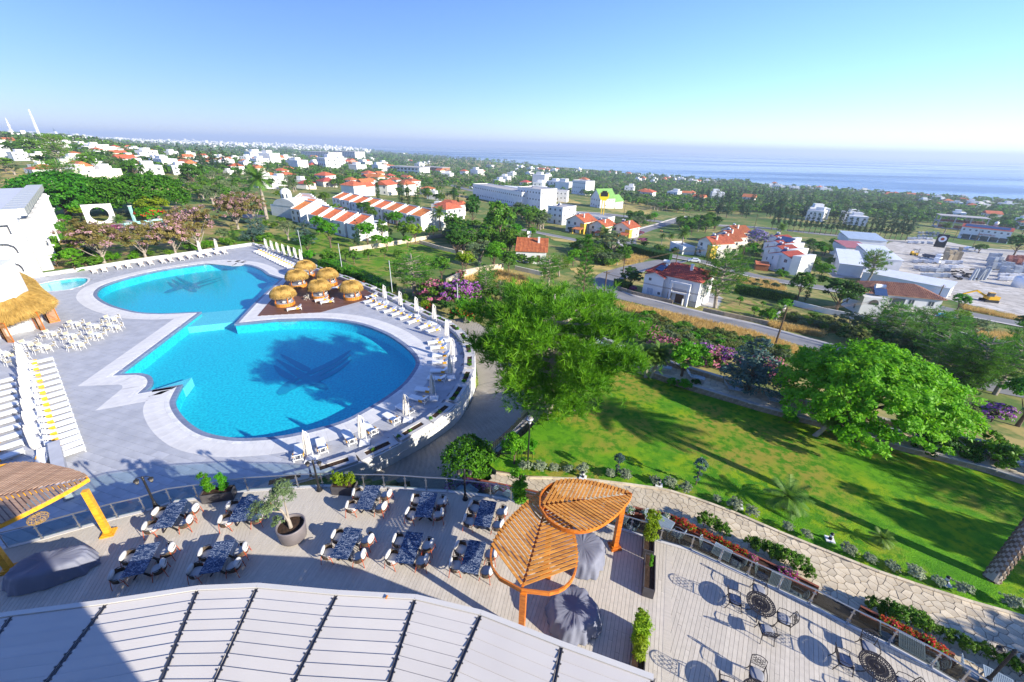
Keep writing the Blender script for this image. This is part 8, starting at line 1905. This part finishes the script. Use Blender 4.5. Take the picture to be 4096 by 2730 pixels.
town([(1700,660),(2100,670),(2400,760),(2200,770),(1900,740),(1720,700)],16,308,(5,2,1,2,1,1,1),'around the filling station',1.3,1.9)
town([(2050,655),(2600,692),(2600,712),(2050,690)],22,309,(4,3,2,1,2,2,1),'on the coast strip left',1.4,2.0)
town([(2520,705),(2850,715),(2950,740),(2540,735)],24,310,(8,1,0,1,1,2,1),'in the white seaside estate',1.2,1.6,sep=.8)
town([(2850,720),(3300,745),(3700,780),(3650,800),(3100,770)],34,311,(6,3,1,1,1,2,1),'on the coast strip right of the conifers',1.2,1.7)
town([(3650,770),(4096,805),(4096,850),(3700,830)],30,312,(3,5,2,0,2,1,1),'at the coast above the builders yard',1.2,1.6)
town([(2350,740),(3100,780),(3000,830),(2600,800)],9,313,(3,3,1,0,1,1,0),'among the olive groves',1.2,1.7)
town([(3180,850),(3480,880),(3450,910),(3200,890)],4,314,(4,1,0,0,0,2,0),'behind the casuarina row',1.2,1.5)
town([(3700,850),(4096,870),(4096,930),(4010,940)],4,315,(2,3,1,0,1,1,0),'behind the lettered shop',1.1,1.4)
for(px,py,w,h,d,lab)in((1290,640,150,42,60,'long white hotel block in the middle distance'),(1400,642,120,50,50,'tall white hotel block with dark windows'),(1600,620,130,26,60,'pale unfinished hotel on the cape'),(890,575,110,26,50,'large white hotel on the far shore'),(1640,693,75,18,30,'white apartment terrace right of the palms'),(1745,692,60,20,30,'orange brick building under construction'),(1960,675,26,20,20,'white tower block near the groves')):
 p=G(px,py);t=thing('large_building',lab,'building',p,R(-28));wl='roofold' if 'brick' in lab else 'wallw';nn=max(2,int(h/7));B().bb(-w/2,w/2,-d/2,d/2,-5,h*.62).build('wall',MT[wl],t);B().bb(-w/2-1,w/2+1,-d/2-1,d/2+1,h*.62,h*.66).build('roof',MT['pave'],t)
 for s in range(nn):
  for i in range(int(w/9)):B().bb(-w/2+9*i+2,-w/2+9*i+7,-d/2-.4,-d/2,h*.62*(s+.25)/nn,h*.62*(s+.75)/nn).build('window',MT['glassdk'],t)
 HB.append((p.x,p.y,w*.4))
rs=np.random.RandomState(9);P1=sample_px([(0,528),(500,540),(900,553),(1100,572),(1480,598),(1480,622),(1000,606),(0,552)],2600,11);x,y,z=Gn(*P1);r=np.hypot(x,y);okk=(z>-89)&(r>1100)&(r<13500);x,y,z,r=x[okk],y[okk],z[okk],r[okk]
n=len(x);w=rs.uniform(9,20,n)*np.clip(r/3500,.8,2.4);d=w*rs.uniform(.6,1,n);h=rs.uniform(4,10,n)*np.clip(r/3000,.8,2.6)*np.where(rs.rand(n)<.08,2.0,1);a=rs.uniform(0,6.28,n)
cx=np.array([-1,1,1,-1,-1,1,1,-1])*.5;cy=np.array([-1,-1,1,1,-1,-1,1,1])*.5;czz=np.array([-.3]*4+[1]*4)
lx=cx[None]*w[:,None];ly=cy[None]*d[:,None];V=np.stack([x[:,None]+lx*np.cos(a)[:,None]-ly*np.sin(a)[:,None],y[:,None]+lx*np.sin(a)[:,None]+ly*np.cos(a)[:,None],z[:,None]+czz[None]*h[:,None]],-1).reshape(-1,3)
F0=np.array([(4,5,6,7),(0,1,5,4),(1,2,6,5),(2,3,7,6),(3,0,4,7)]);F=(np.arange(n)[:,None,None]*8+F0[None]).reshape(-1,4);mi=np.zeros(n*5,int);mi[0::5]=(rs.rand(n)<.33)
t=ob('far_town',np_mesh('far_town',V,F,[MT['wallw'],MT['roofred']],mi));stuff(t);t['label']='far hazy white town along the left horizon'
# -- trees and shrubs set one by one
def hc(x,y):return(x*S,400+y*S)
def uc(x,y):return(1024+x*S,400+y*S)
def kc(x,y):return(900+x*S,900+y*S)
def oc(x,y):return(2048+x*S,400+y*S)
def wc(x,y):return(2400+x*S,900+y*S)
def vc(x,y):return(1800+x*S,900+y*S)
def qc(x,y):return(3072+x*S,1000+y*S)
def tc_(x,y):return(3072+x*S,600+y*S)
LIST=[('ficus',hc,640,1075,300,'large clipped dark green dome tree, left of three',1.15),('ficus',hc,1020,1055,250,'large clipped dark green dome tree, middle of three',1.1),('ficus',hc,1400,1050,270,'large clipped dark green dome tree, right of three',1.15),('lime',hc,1440,1100,170,'lime green shrubby tree beside the clipped domes',1.4),('orangebush',hc,1385,1120,120,'orange-tinted shrub beside the teal pergola',1.2),('pine',hc,640,880,270,'broad green pine behind the left clipped dome',1.2),('broad',hc,850,690,150,'round green tree on the dry slope',1.2),('pine2',hc,590,650,255,'tall umbrella pine on the left hillside',.9),('broad2',hc,1260,735,140,'round green tree below the white hillside house',1.3),('dark',hc,1800,815,170,'dark round tree beside the orange-roofed house',1.1),('conifer',hc,1700,655,200,'dark conifer, left of the hillside clump',1),('conifer',hc,1870,660,180,'dark conifer, second of the hillside clump',1.2),('conifer2',hc,1980,660,190,'dark conifer, third of the hillside clump',1.2),('conifer',hc,2085,665,180,'dark conifer, right of the hillside clump',1.2),('cypress',hc,1760,665,85,'slim cypress at the foot of the conifer clump',1),('cypress',hc,1825,660,80,'second slim cypress at the conifer clump',1),('cypress',hc,1900,665,110,'third slim cypress at the conifer clump',1),('cypress',hc,2025,680,120,'fourth slim cypress right of the conifer clump',1),('cypress',hc,2205,725,130,'slim cypress beside the far orange roofs',1),('cypress',hc,880,470,90,'leaning cypress on the left slope',1),('cypress',hc,515,330,60,'small cypress on the left skyline',1),('cypress',hc,645,335,45,'smaller cypress on the left skyline',1),('cypress',hc,120,415,100,'dark cypress near the minaret',1),('dark',hc,170,540,110,'dark tree above the left white villas',1.2),('broad',hc,330,520,130,'grey-green tree above the left white villas',1.4),('broad2',hc,60,665,110,'green tree at the left edge above the dry field',1.4),('olive',hc,140,690,80,'grey olive beside the left dry field',1.4),('blossom2',hc,960,1500,320,'brown-leaved blossom tree at the far pool wall, first from left',1.15),('blossom2',hc,1340,1450,260,'brown-leaved blossom tree at the far pool wall, second from left',1.15),('blossom',hc,1620,1425,270,'blush blossom tree at the far pool wall, third from left',1.0),('blossom',hc,1840,1395,330,'large blush blossom tree at the far pool wall, fourth from left',1.0),('blossom',hc,2190,1190,260,'blush blossom tree behind the dark pavilion',1.0),('blossom',uc,5,1150,230,'blush blossom tree beside the tall palm',.9),('pinktree',hc,1690,905,80,'round pink blossom tree on the garden lane',1.2),('pinktree',hc,1620,950,60,'smaller pink blossom shrub on the garden lane',1.3),('bougain',hc,1070,1205,55,'crimson bougainvillea on the garden terrace',1.6),('shrubl',hc,735,1370,110,'lime bush on the bare garden ground',1.2),('bright',hc,690,1560,160,'small round-headed tree by the far pool wall',1.1),('bright',hc,535,1540,100,'smaller round-headed tree near the hotel wing',1.1),('silver',hc,760,1440,90,'blue-grey shrub beside the round-headed tree',1.3),('shrubd',hc,820,1450,80,'dark ball shrub next to the blue-grey shrub',1.1),('shrub',hc,800,1535,75,'low spreading juniper by the far pool wall',2.2),('palmlow',hc,710,1210,75,'small fan palm on the bare garden ground',1),('lime',hc,760,1110,110,'light green small tree left of the moon gate',1.1),('palmlow',hc,1100,1135,60,'small palm inside the moon gate terrace',1),('shrubb',hc,585,1165,60,'clipped bush at the end of the hotel wing',1.5),('shrubb',hc,600,1110,50,'small clipped bush behind the hotel wing end',1.5),('broad',hc,1720,990,130,'leafy tree beside the garden lane',1),('olive',hc,1960,960,130,'grey-green tree in front of the orange-roofed house',1.2),('broad2',hc,1850,940,120,'leafy tree below the orange-roofed house',1),('cypress2',hc,2165,1325,150,'slim young cypress on the garden lawn',.8),('olive',hc,2060,1310,110,'rounded olive on the garden lawn',1),('cedar',hc,2330,1310,190,'young blue cedar at the far pool corner',1),('palm',uc,100,1095,350,'tall palm in front of the domed hall',1.0),('palm',uc,540,990,110,'yellow-green palm beside the flagpoles',1.1),('lime',uc,250,930,80,'yellow-leaved shrub behind the domed hall',1.6),('broad',uc,640,960,90,'green tree at the end of the rear row houses',1.3),('oleander',uc,800,1050,60,'pink oleander between the row houses',1.4),('shrub',uc,700,1040,70,'green bush between the row houses',1.4),('cedar',uc,470,1345,200,'spreading blue cedar below the front row houses',1.25),('olive',uc,300,1290,150,'bare-twigged grey tree left of the blue cedar',.9),('bright',uc,580,1230,130,'bright tree before the front row houses',1.1),('bright',uc,690,1360,200,'leafy tree right of the blue cedar',1),('conifer2',uc,945,1370,230,'young conical conifer in front of the row houses',.8),('bright',uc,1030,1345,180,'bright leafy tree beside the young conifer',1),('broad',uc,1165,1290,150,'slim leafy tree at the end of the front row',.8),('shrubb',uc,1110,1315,70,'light bush in front of the end row house',1.3),('shrubd',uc,1210,1255,60,'dark bush at the garden path',1.3),('dark2',uc,480,1420,140,'dense green tree behind the upper parasols',1.1),('shrubb',uc,490,1465,70,'bright bush behind the seventh parasol',1.3),('cedar',uc,50,1260,170,'blue cedar at the far pool corner path',1),('shrub',uc,90,1310,80,'rounded green bush beside the far parasols',1.6),('broad',uc,1360,1290,140,'round-headed tree in the row house garden, left',1),('bright',uc,1300,1190,130,'round-headed bright tree in the row house garden, middle',1),('lime',uc,1465,1320,150,'yellow-green tree at the garden wall',.9),('broad2',uc,1220,1165,100,'round tree before the rear row houses, left',1),('broad2',uc,1275,1140,90,'round tree before the rear row houses, second',1),('dark',uc,1430,1200,100,'ball-shaped tree before the end row house',1),('dark',uc,1000,1080,110,'green tree cluster between the terraces, left',1.2),('broad',uc,1060,1120,110,'green tree cluster between the terraces, right',1.1),('palm',uc,1690,1205,170,'thick date palm right of the rear row houses',1.1),('broad',uc,1630,1265,90,'round tree under the date palm',1.1),('dark2',uc,1590,1270,80,'second round tree under the date palm',1),('broad',uc,1815,1230,150,'full green tree right of the date palm',1.1),('palm',uc,1745,1060,90,'dark palm behind the date palm',1),('cypress',uc,1128,930,185,'tall cypress behind the rear row houses, first',.9),('cypress2',uc,1345,985,215,'tall cypress behind the rear row houses, second',1.0),('cypress',uc,1402,985,195,'tall cypress behind the rear row houses, third',1),('cypress2',uc,1480,1010,170,'tall cypress behind the rear row houses, fourth',1.3),('cypress',uc,1858,1065,155,'tall cypress in front of the brown-roofed house',1),('cypress',uc,1826,930,130,'tall cypress left of the commercial block',1),('dark',uc,1850,1450,190,'dense dark tree group behind the cabana lawn, left',1.1),('olive',uc,2060,1500,180,'grey olive behind the cabana lawn',1.2),('bright',uc,2190,1530,190,'bright round tree behind the cabana lawn',1),('lime',uc,1900,1560,140,'yellow-green young tree at the lawn end',.9),('broad',uc,2240,1350,330,'tall loose green tree in the middle ground',.8),('dark2',uc,1990,1180,230,'tall dark tree before the commercial block',.7),('broad2',uc,2120,1390,160,'wide green tree in the middle thicket',1.3),('olive2',uc,1960,1290,120,'pale thicket tree above the lawn wall',1.6),('broad',uc,2330,1430,200,'green tree at the right of the middle thicket',1),('pine',kc,1740,650,330,'large bushy pine behind the right parasols',1.35),('broad2',kc,1990,520,190,'mid-green tree behind the bushy pine',1),('shrub',kc,980,370,120,'small lawn tree nearest the light post',1),('broad',kc,1190,360,110,'small tree on the garden lawn, second',.9),('broad2',kc,1110,330,90,'small tree on the garden lawn, third',.9),('broad',kc,1320,335,95,'small tree on the garden lawn, fourth',.9),('broad2',kc,1465,310,80,'small tree on the garden lawn, fifth',.9),('shrub',kc,1590,300,60,'wide low bush on the garden lawn',1.2),('bright',kc,1490,240,110,'bright bushes along the garden wall, left',1.1),('bright',kc,1680,210,90,'bright bushes along the garden wall, right',1.1),('oleander',kc,1950,720,180,'pink oleander behind the right parasols',1.2),('oleanderv',kc,2120,740,190,'purple oleander left of the big pine',1.1),('oleanderv',kc,2260,720,160,'purple-pink oleander against the big pine',1.1),('oleander',kc,2140,510,85,'pink oleander at the stone wall end',1.1),('whitebush',kc,1840,640,110,'white oleander beside the bushy pine',1.0),('orangebush',kc,2180,900,200,'bright green shrub dotted with orange flowers by the planter wall',1.0),('shrubd',kc,2020,790,90,'clipped ball shrub by the planter wall',1.0),('redbush',kc,1885,790,60,'red-leaved plant at the planter wall',.9),('shrubl',kc,1840,770,70,'yellow-green pot plant at the planter wall',.9),('shrub',kc,1650,700,50,'small potted shrub at the planter wall',1),('norfolk',vc,1205,800,570,'tall norfolk pine with flat whorls behind the big pine',.75),('bright',vc,1130,380,130,'bright round tree beside the cottage',1.1),('bright',vc,1080,400,90,'smaller bright tree beside the cottage',1.1),('shrub',vc,660,350,70,'green bush at the cottage front, left',1.2),('shrub',vc,750,365,60,'green bush at the cottage front, right',1.3),('pine',vc,900,560,240,'light green pine behind the big pine',1.1),('pine2',vc,1000,480,170,'pine crown rising behind the big pine',1.2),('olive',vc,1490,300,190,'large grey olive at the road junction',1.3),('broad',vc,540,430,150,'full green tree left of the cottage',1.1),('olive',vc,270,380,180,'silvery olive left of the cottage',1.2),('bright',vc,400,420,190,'bright tree left of the cottage',1),('lime',vc,150,440,160,'yellow-green tree at the lawn end wall',1),('dark',vc,60,280,160,'dark thicket tree left of the silvery olive',1.2),('dark2',vc,1650,580,140,'dense dark tree beside the red-roofed villa',1.6),('bougain',wc,290,615,50,'crimson bougainvillea at the villa corner hedge',1.5),('pine',wc,1055,765,480,'large pine in front of the red-roofed villa',.85),('oleander',wc,420,1060,170,'pink oleander above the lounger walk, first from left',1.0),('oleander',wc,530,1140,140,'pink oleander above the lounger walk, second',1.1),('oleander',wc,760,1230,150,'pink oleander above the lounger walk, third',1.1),('oleanderv',wc,900,1260,150,'violet-pink oleander above the lounger walk, fourth',1.1),('oleander',wc,1010,1290,170,'deep pink oleander above the lounger walk, fifth',1.1),('oleanderv',wc,1140,1310,160,'violet-pink oleander above the lounger walk, sixth',1.1),('oleander',wc,1440,1390,190,'pink oleander behind the blue cedar',1.1),('oleander',wc,1590,1440,170,'pink oleander between cedar and umbrella tree',1.1),('oleander',qc,1790,1530,140,'pink oleander right of the umbrella tree',1.0),('oleanderv',qc,2050,1580,150,'lilac oleander near the right edge',1.2),('cypress',wc,1880,700,260,'dark cypress beside the hedge',.8),('broad',wc,1810,690,220,'full green tree beside the cypress',.9),('bright',wc,2010,520,140,'bright tree right of the angular houses',1.2),('broad',wc,1930,440,120,'green tree beside the angular houses',1.1),('dark2',qc,620,570,250,'wide dense tree in front of the weathered-roof villa',1.5),('shrubb',wc,1690,760,70,'bright bush at the plot corner',1.3),('bright',wc,1410,840,80,'sapling on the dry plot',.9),('bright',wc,1490,760,50,'small sapling on the dry plot',1),('bright',wc,1280,740,70,'leafy sapling under the roadside pine',1),('shrubb',wc,1540,870,90,'bright bush at the end of the plot wall',1.3),('palmlow',wc,1640,830,80,'banana-like plant at the plot wall',1),('shrubb',wc,1660,480,60,'bush before the angular houses',1.5),('bright',wc,1430,290,60,'bright green garden tree by the lilac tree',1.8),('jacaranda',wc,1420,230,160,'lilac flowering jacaranda tree',1.2),('palm',wc,735,255,180,'palm in front of the white annex',.9),('palm',wc,1640,140,120,'palm on the main road by the angular houses',1.2),('pine2',tc_,905,1225,260,'slim leaning pine before the warehouse roofs',.9),('palmlow',oc,860,1270,90,'low palm before the cream villas',1.2),('bougain',oc,1160,1245,40,'red bougainvillea at the street corner',1.6),('bougain',oc,1200,1310,40,'crimson bougainvillea on the hedge corner',1.6),('palm',oc,1370,1330,80,'garden palm behind the street hedge, left',1.1),('palm',oc,1450,1340,90,'garden palm behind the street hedge, right',1.1),('pine',qc,1050,840,330,'young pine below the weathered-roof villa, left',1),('pine',qc,1400,850,290,'young pine below the weathered-roof villa, middle',1.1),('pine',qc,1600,870,270,'young pine below the weathered-roof villa, right',1.1),('olive',qc,750,780,180,'grey-green tree left of the young pines',1.3),('pine',qc,1500,1120,330,'dark pine behind the umbrella tree',1.3),('pine',qc,1800,1300,480,'large pine right of the umbrella tree, left',.95),('pine',qc,2080,1330,480,'large pine right of the umbrella tree, right',.95),('pine',qc,2330,1250,520,'pine at the right edge',1),('olive',qc,1830,830,190,'feathery grey tree near the grassy plot',1.2),('shrubl',qc,1740,650,90,'yellow-green bush by the villa pool',1.3),('bright',qc,1730,560,130,'bright bush with violet flowers at the yard edge',1.1),('dark',qc,2330,800,150,'dark tree at the right edge of the road',1.2),('bright',qc,2290,1620,420,'bright green tree at the right edge of the lawn',1.0),('broad',tc_,1930,950,70,'round olive-green tree in the yard',1.4),('dark',tc_,2250,980,150,'dark feathery tree at the right of the yard',1.3),('palm',tc_,1610,780,90,'palm beside the unfinished frame building',1.4)]
for key,fn,x,y,hpx,lab,wide in LIST:
 p=G(*fn(x,y));plant(key,p,hpx*S*depth(p)/FPX*1.25,lab,wide=wide*1.05)
p=G(1000,895);t=thing('dark_pavilion','dark flat garden pavilion behind the blossom trees','pavilion',p,R(-25));B().bb(-5,5,-3,3,2.2,2.5).build('roof',MT['charcoal'],t);[B().bb(x-.12,x+.12,y-.12,y+.12,0,2.2).build('post',MT['charcoal'],t)for x in(-4.6,4.6)for y in(-2.6,2.6)]
for i,(x,y,w,d,h)in enumerate(((480,1235,5.5,3.6,2.6),(425,1290,6.0,4.0,3.2),(420,1430,5.2,3.6,3.4))):
 p=G(*hc(x,y));hedge('box_hedge',[p+Vector((-w/2*.7,-w/2*.7,0)),p+Vector((w/2*.7,w/2*.7,0))],d,h,'lf_bright','box-clipped hedge block beside the hotel wing, %s from the far end'%ORD[i],210+i,.2,130)
X,Y=sample_px([oc(1560,1060),oc(1700,900),oc(1900,880),oc(2351,900),tc_(420,560),tc_(350,660),tc_(0,690),oc(2300,1080),oc(1900,1100)],46,61);x,y,z=Gn(X,Y);ok=free(x,y,9,.8);o_k=0
for i in np.argsort(x):
 if ok[i]:p=Vector((x[i],y[i],z[i]));plant(('conifer','conifer2')[i%2],p,random.uniform(17,25),'dark tall conifer in the wood beside the main road',wide=.85,group='conifers of the wood beside the main road')
for i in range(26):
 u=i/25;p=G(*tc_(30+1230*u,735+100*u));plant('casuarina',p,random.uniform(11,16),'casuarina in the roadside row, %s from its left end'%ORD[i],wide=.9,group='casuarina row along the main road')
for i in range(9):
 u=i/8;p=G(*tc_(600+700*u,640+140*u));plant('conifer',p,random.uniform(15,20),'dark conifer behind the roadside row, %s from the left'%ORD[i],wide=1.0,group='conifers behind the roadside row')
 # -- scattered groves
def grove(poly,n,seed,mix,where,hm=(4,7),rr=6.0,wide=1.1,hr=.75):
 X,Y=sample_px(poly,n,seed);x,y,z=Gn(X,Y);ok=free(x,y,rr,hr);rs=random.Random(seed)
 for i in range(n):
  if not ok[i]or z[i]<-88.5:continue
  key=rs.choices([m[0]for m in mix],[m[1]for m in mix])[0];nm=NAMES[key].replace('_',' ')
  plant(key,(x[i],y[i],z[i]),rs.uniform(*hm)*(1.5 if key.startswith('cyp')else .55 if 'shrub' in nm or 'bush' in nm else 1),nm+' '+where,wide=wide*rs.uniform(.85,1.2),group=nm+'s '+where)
GM=[('broad',4),('dark',2),('olive',3),('bright',2),('broad2',2),('shrub',2)]
grove([kc(2080,120),kc(2351,100),vc(400,60),vc(820,120),vc(600,260),vc(100,250)],80,401,GM,'in the thicket left of the cottage',(4,7));grove([uc(1680,1180),uc(2351,1150),uc(2351,1330),uc(1850,1400)],70,402,GM,'in the thicket beyond the garden wall',(4,6.5))
grove([vc(1060,200),vc(1500,240),vc(1650,330),vc(1550,430),vc(1200,300)],90,403,[('shrub',4),('broad',2),('shrubb',2),('olive',1),('shrubd',2)],'on the scrub slope right of the cottage',(3.5,5.5),5)
grove([uc(0,560),uc(1000,600),uc(1000,780),uc(500,860),uc(0,830)],100,404,[('olive',4),('palm',3),('broad',3),('dark',2),('cypress',1)],'in the palm garden quarter',(6,9));grove([uc(900,680),uc(1500,700),uc(1950,880),uc(1800,1000),uc(1650,960),uc(1200,880)],80,405,[('olive',4),('broad',3),('dark',2),('palm',2)],'behind the tall cypresses',(5,8))
grove([uc(1500,640),uc(2351,640),oc(600,720),oc(500,840),uc(2200,700),uc(1900,790),uc(1560,760)],60,406,[('olive',6),('broad',2),('dark',1)],'in the olive groves before the filling station',(6,9));grove([oc(300,660),oc(1000,700),oc(1500,780),oc(1500,900),oc(1000,880),oc(500,780)],70,407,[('olive',6),('broad',2),('dark',2)],'in the olive groves behind the green-roofed house',(7,10))
grove([oc(0,1000),oc(330,1150),oc(250,1230),oc(0,1200)],36,408,GM,'left of the tall white block',(6,9));grove([oc(1050,1080),oc(1500,1120),oc(1350,1230),oc(1050,1180)],40,409,GM,'right of the cream villas',(5,7.5));grove([oc(1480,1120),oc(1900,1120),oc(1950,1200),oc(1550,1260)],50,410,GM,'behind the ochre villas',(5,8));grove([oc(1080,1340),oc(1560,1400),oc(1500,1430),oc(1100,1380)],14,411,[('shrubd',3),('palm',1),('shrub',3)],'along the street hedge',(4,6),4.5)
grove([oc(1100,900),oc(1700,900),oc(1650,1060),oc(1200,1020)],50,412,[('olive',4),('broad',2),('bright',1)],'around the unfinished white frame house',(6,9))
grove([hc(0,430),hc(900,470),hc(1500,560),hc(1650,680),hc(1400,740),hc(600,720),hc(300,600),hc(0,580)],100,413,[('broad',3),('dark',3),('olive',3),('pine',2),('cypress',1)],'on the slope above the hotel wing',(5,8.5));grove([hc(1650,700),hc(2351,620),hc(2351,1000),hc(2050,980),hc(1750,900)],70,414,[('broad',4),('dark',2),('olive',3),('bright',1),('palm',1)],'around the orange-roofed houses',(4.5,7.5))
grove([uc(0,960),uc(140,1000),uc(300,1180),uc(130,1260),uc(0,1230)],10,415,[('shrub',3),('olive',2)],'beside the domed hall',(3,5));grove([hc(850,1460),hc(1500,1420),hc(2300,1290),hc(2300,1320),hc(1500,1450),hc(850,1520)],26,416,[('shrub',3),('shrubb',3),('shrubd',1)],'along the far pool wall',(2.2,3.6),3)
grove([tc_(500,420),tc_(1500,480),tc_(1500,560),tc_(1300,660),tc_(600,520)],60,417,[('broad',4),('dark',2),('conifer',1)],'in the wood behind the casuarinas',(9,13));grove([tc_(1880,560),tc_(2351,520),tc_(2351,800),tc_(2150,760)],26,418,[('broad',3),('dark',3),('bright',1)],'right of the lettered shop',(8,12));grove([tc_(1300,580),tc_(1550,600),tc_(1500,700),tc_(1350,680)],8,419,[('broad',2),('dark',1)],'left of the unfinished frame',(7,10))
grove([wc(330,800),wc(900,980),wc(1500,1120),wc(1750,1180),wc(1700,1280),wc(1200,1180),wc(700,1120),wc(350,950)],150,420,[('scrub',5),('scrubo',3),('shrub',2),('shrubb',1)],'on the scrub slope between road and lounger walk',(1.8,3.4),4.2,1.2);grove([wc(1600,840),wc(2000,850),wc(2351,950),wc(2351,1050),wc(1900,950)],60,421,[('scrub',5),('scrubo',3),('shrub',2)],'on the scrub slope beyond the road',(1.6,3.0),4.2,1.2)
grove([qc(500,800),qc(1500,900),qc(2000,1300),qc(1700,1350),qc(1200,1000),qc(500,900)],44,422,[('pine',3),('scrub',2),('shrubd',2),('olive',1)],'in the hollow behind the umbrella tree',(5,8),4);grove([wc(0,0),wc(120,40),wc(60,110)],4,423,[('shrub',1)],'by the cream villa gardens',(3,4))
grove([kc(1060,430),kc(1500,560),kc(1450,620),kc(1100,480)],12,424,[('shrub',3),('orangebush',2)],'behind the clipped hedge',(2.4,3.6),3);grove([wc(1250,500),wc(1700,560),wc(1650,610),wc(1300,560)],12,425,[('scrub',2),('scrubo',2)],'on the dry plot beyond the hedge',(2,3),4)
grove([kc(2200,640),vc(600,560),vc(600,760),vc(250,720)],10,426,[('pine',2),('shrubd',2)],'behind the left of the big pine',(4,6),3)
grove([tc_(350,900),tc_(600,900),tc_(560,1150),tc_(420,1050)],12,427,[('bright',3),('broad',2),('olive',1)],'between the angular houses and the warehouses',(4,6),4);grove([wc(1180,210),wc(1640,200),wc(1500,330),wc(1250,330)],12,428,[('bright',2),('shrubb',2),('palm',1)],'in the gardens round the lilac tree',(4,5.5),4)
# -- trees beyond counting
rs=np.random.RandomState(77);NT=5;tmpl=[]
for k in range(NT):
 V,F,vv,_=leaves([(0,0,.55,.5,.5,.42),(.25,.1,.5,.35,.35,.3),(-.22,-.1,.6,.33,.33,.3)],26,.36,500+k,nclump=14,sig=.35,aspect=1.25);tmpl.append((V,vv))
P1=[]
for poly,n in(([(0,535),(900,565),(1500,605),(1700,640),(1500,700),(600,700),(0,620)],4200),([(1000,600),(1700,625),(2100,660),(2300,700),(2100,760),(1100,740)],2600),([(2050,670),(3000,735),(3000,850),(2700,850),(2100,740)],3200),([(2900,735),(4096,820),(4096,920),(3500,880),(3000,850)],3200)):
 P1.append(sample_px(poly,n,n))
X=np.concatenate([p[0]for p in P1]);Y=np.concatenate([p[1]for p in P1]);x,y,z=Gn(X,Y);r=np.hypot(x,y);ok=(z>-88)&(r>230)&(r<12000);x,y,z,r=x[ok],y[ok],z[ok],r[ok];ok=free(x,y,8,.8);x,y,z,r=x[ok],y[ok],z[ok],r[ok]
for gi,(mt,nm,lab)in enumerate((('lf_olive','distant_grove','far olive groves and gardens seen as one grey-green mass'),('lf_dark','distant_wood','far dark trees between the houses seen as one mass'),('lf_mid','distant_treeline','far green trees between the houses seen as one mass'))):
 sel=(np.arange(len(x))%3==gi);VV=[];AA=[]
 for k in range(NT):
  id_=np.nonzero(sel)[0][k::NT];V,vv=tmpl[k];s=rs.uniform(5,9.5,len(id_))*np.clip(r[id_]/900,.9,3.0);a=rs.uniform(0,6.28,len(id_));c,s_=np.cos(a)[:,None],np.sin(a)[:,None]
  vx=(V[None,:,0]*c-V[None,:,1]*s_)*s[:,None]+x[id_][:,None];vy=(V[None,:,0]*s_+V[None,:,1]*c)*s[:,None]+y[id_][:,None];vz=V[None,:,2]*s[:,None]*.9+z[id_][:,None];VV.append(np.stack([vx,vy,vz],-1).reshape(-1,3));AA.append(np.clip(np.tile(vv,len(id_))*.6+np.repeat(rs.rand(len(id_)),len(vv))*.4,0,1))
 V=np.concatenate(VV);o=ob(nm,np_mesh(nm,V,np.arange(len(V)).reshape(-1,4),MT[mt],attr=np.concatenate(AA)));stuff(o);o['label']=lab
 # -- golden grass tufts
def grass(name,polys,n,seed,h,mat,label,zf=None):
 V=[];rs=np.random.RandomState(seed);tot=[]
 for poly,m in polys:
  X,Y=sample_px(poly,m,seed);x,y,z=Gn(X,Y);ok=free(x,y,3.6,.8);tot.append(np.stack([x[ok],y[ok],z[ok]],1))
 P=np.repeat(np.concatenate(tot),6,0);k=len(P);P=P+np.concatenate([rs.randn(k,2)*.22,np.zeros((k,1))],1);d=unit(np.concatenate([rs.randn(k,2)*.38,np.ones((k,1))],1));s=unit(np.concatenate([rs.randn(k,2),np.zeros((k,1))],1));l=h*rs.uniform(.5,1.4,(k,1));w=.035
 V=np.stack([P-s*w,P+s*w,P+d*l+s*w*.4,P+d*l-s*w*.4],1).reshape(-1,3);o=ob(name,np_mesh(name,V,np.arange(4*k).reshape(k,4),MT[mat],attr=np.repeat(rs.rand(k),4)));stuff(o);o['label']=label
grass('golden_grass',[([(1790,1140),(1850,1105),(2000,1085),(2100,1110),(2130,1160),(2040,1180),(1880,1170)],2600),([(2440,1205),(2700,1262),(3000,1330),(3200,1400),(3180,1430),(2950,1360),(2700,1300),(2480,1240)],3800),([(3060,1290),(3300,1335),(3280,1350),(3080,1310)],900),([(2940,1110),(3100,1125),(3150,1160),(3000,1165)],900),([(2500,1010),(2600,1030),(2560,1060),(2500,1060)],500),([(3900,1320),(4096,1340),(4096,1390),(3920,1370)],900),([(3840,1220),(4096,1275),(4096,1290),(3850,1238)],500)],0,31,.75,'grassdry','dry golden grass along the road verges and plots')
# -- AIR
hz=bpy.data.materials.new('haze_air');hz.use_nodes=True;t=hz.node_tree;t.nodes.clear();o=t.nodes.new('ShaderNodeOutputMaterial');pv=t.nodes.new('ShaderNodeVolumePrincipled')
pv.inputs['Color'].default_value=(.72,.84,1.0,1);pv.inputs['Density'].default_value=.00014;pv.inputs['Anisotropy'].default_value=.15
t.links.new(pv.outputs[0],o.inputs['Volume'])
stuff(B().bb(-47000,47000,-200,47000,-145,130).build('haze',hz))
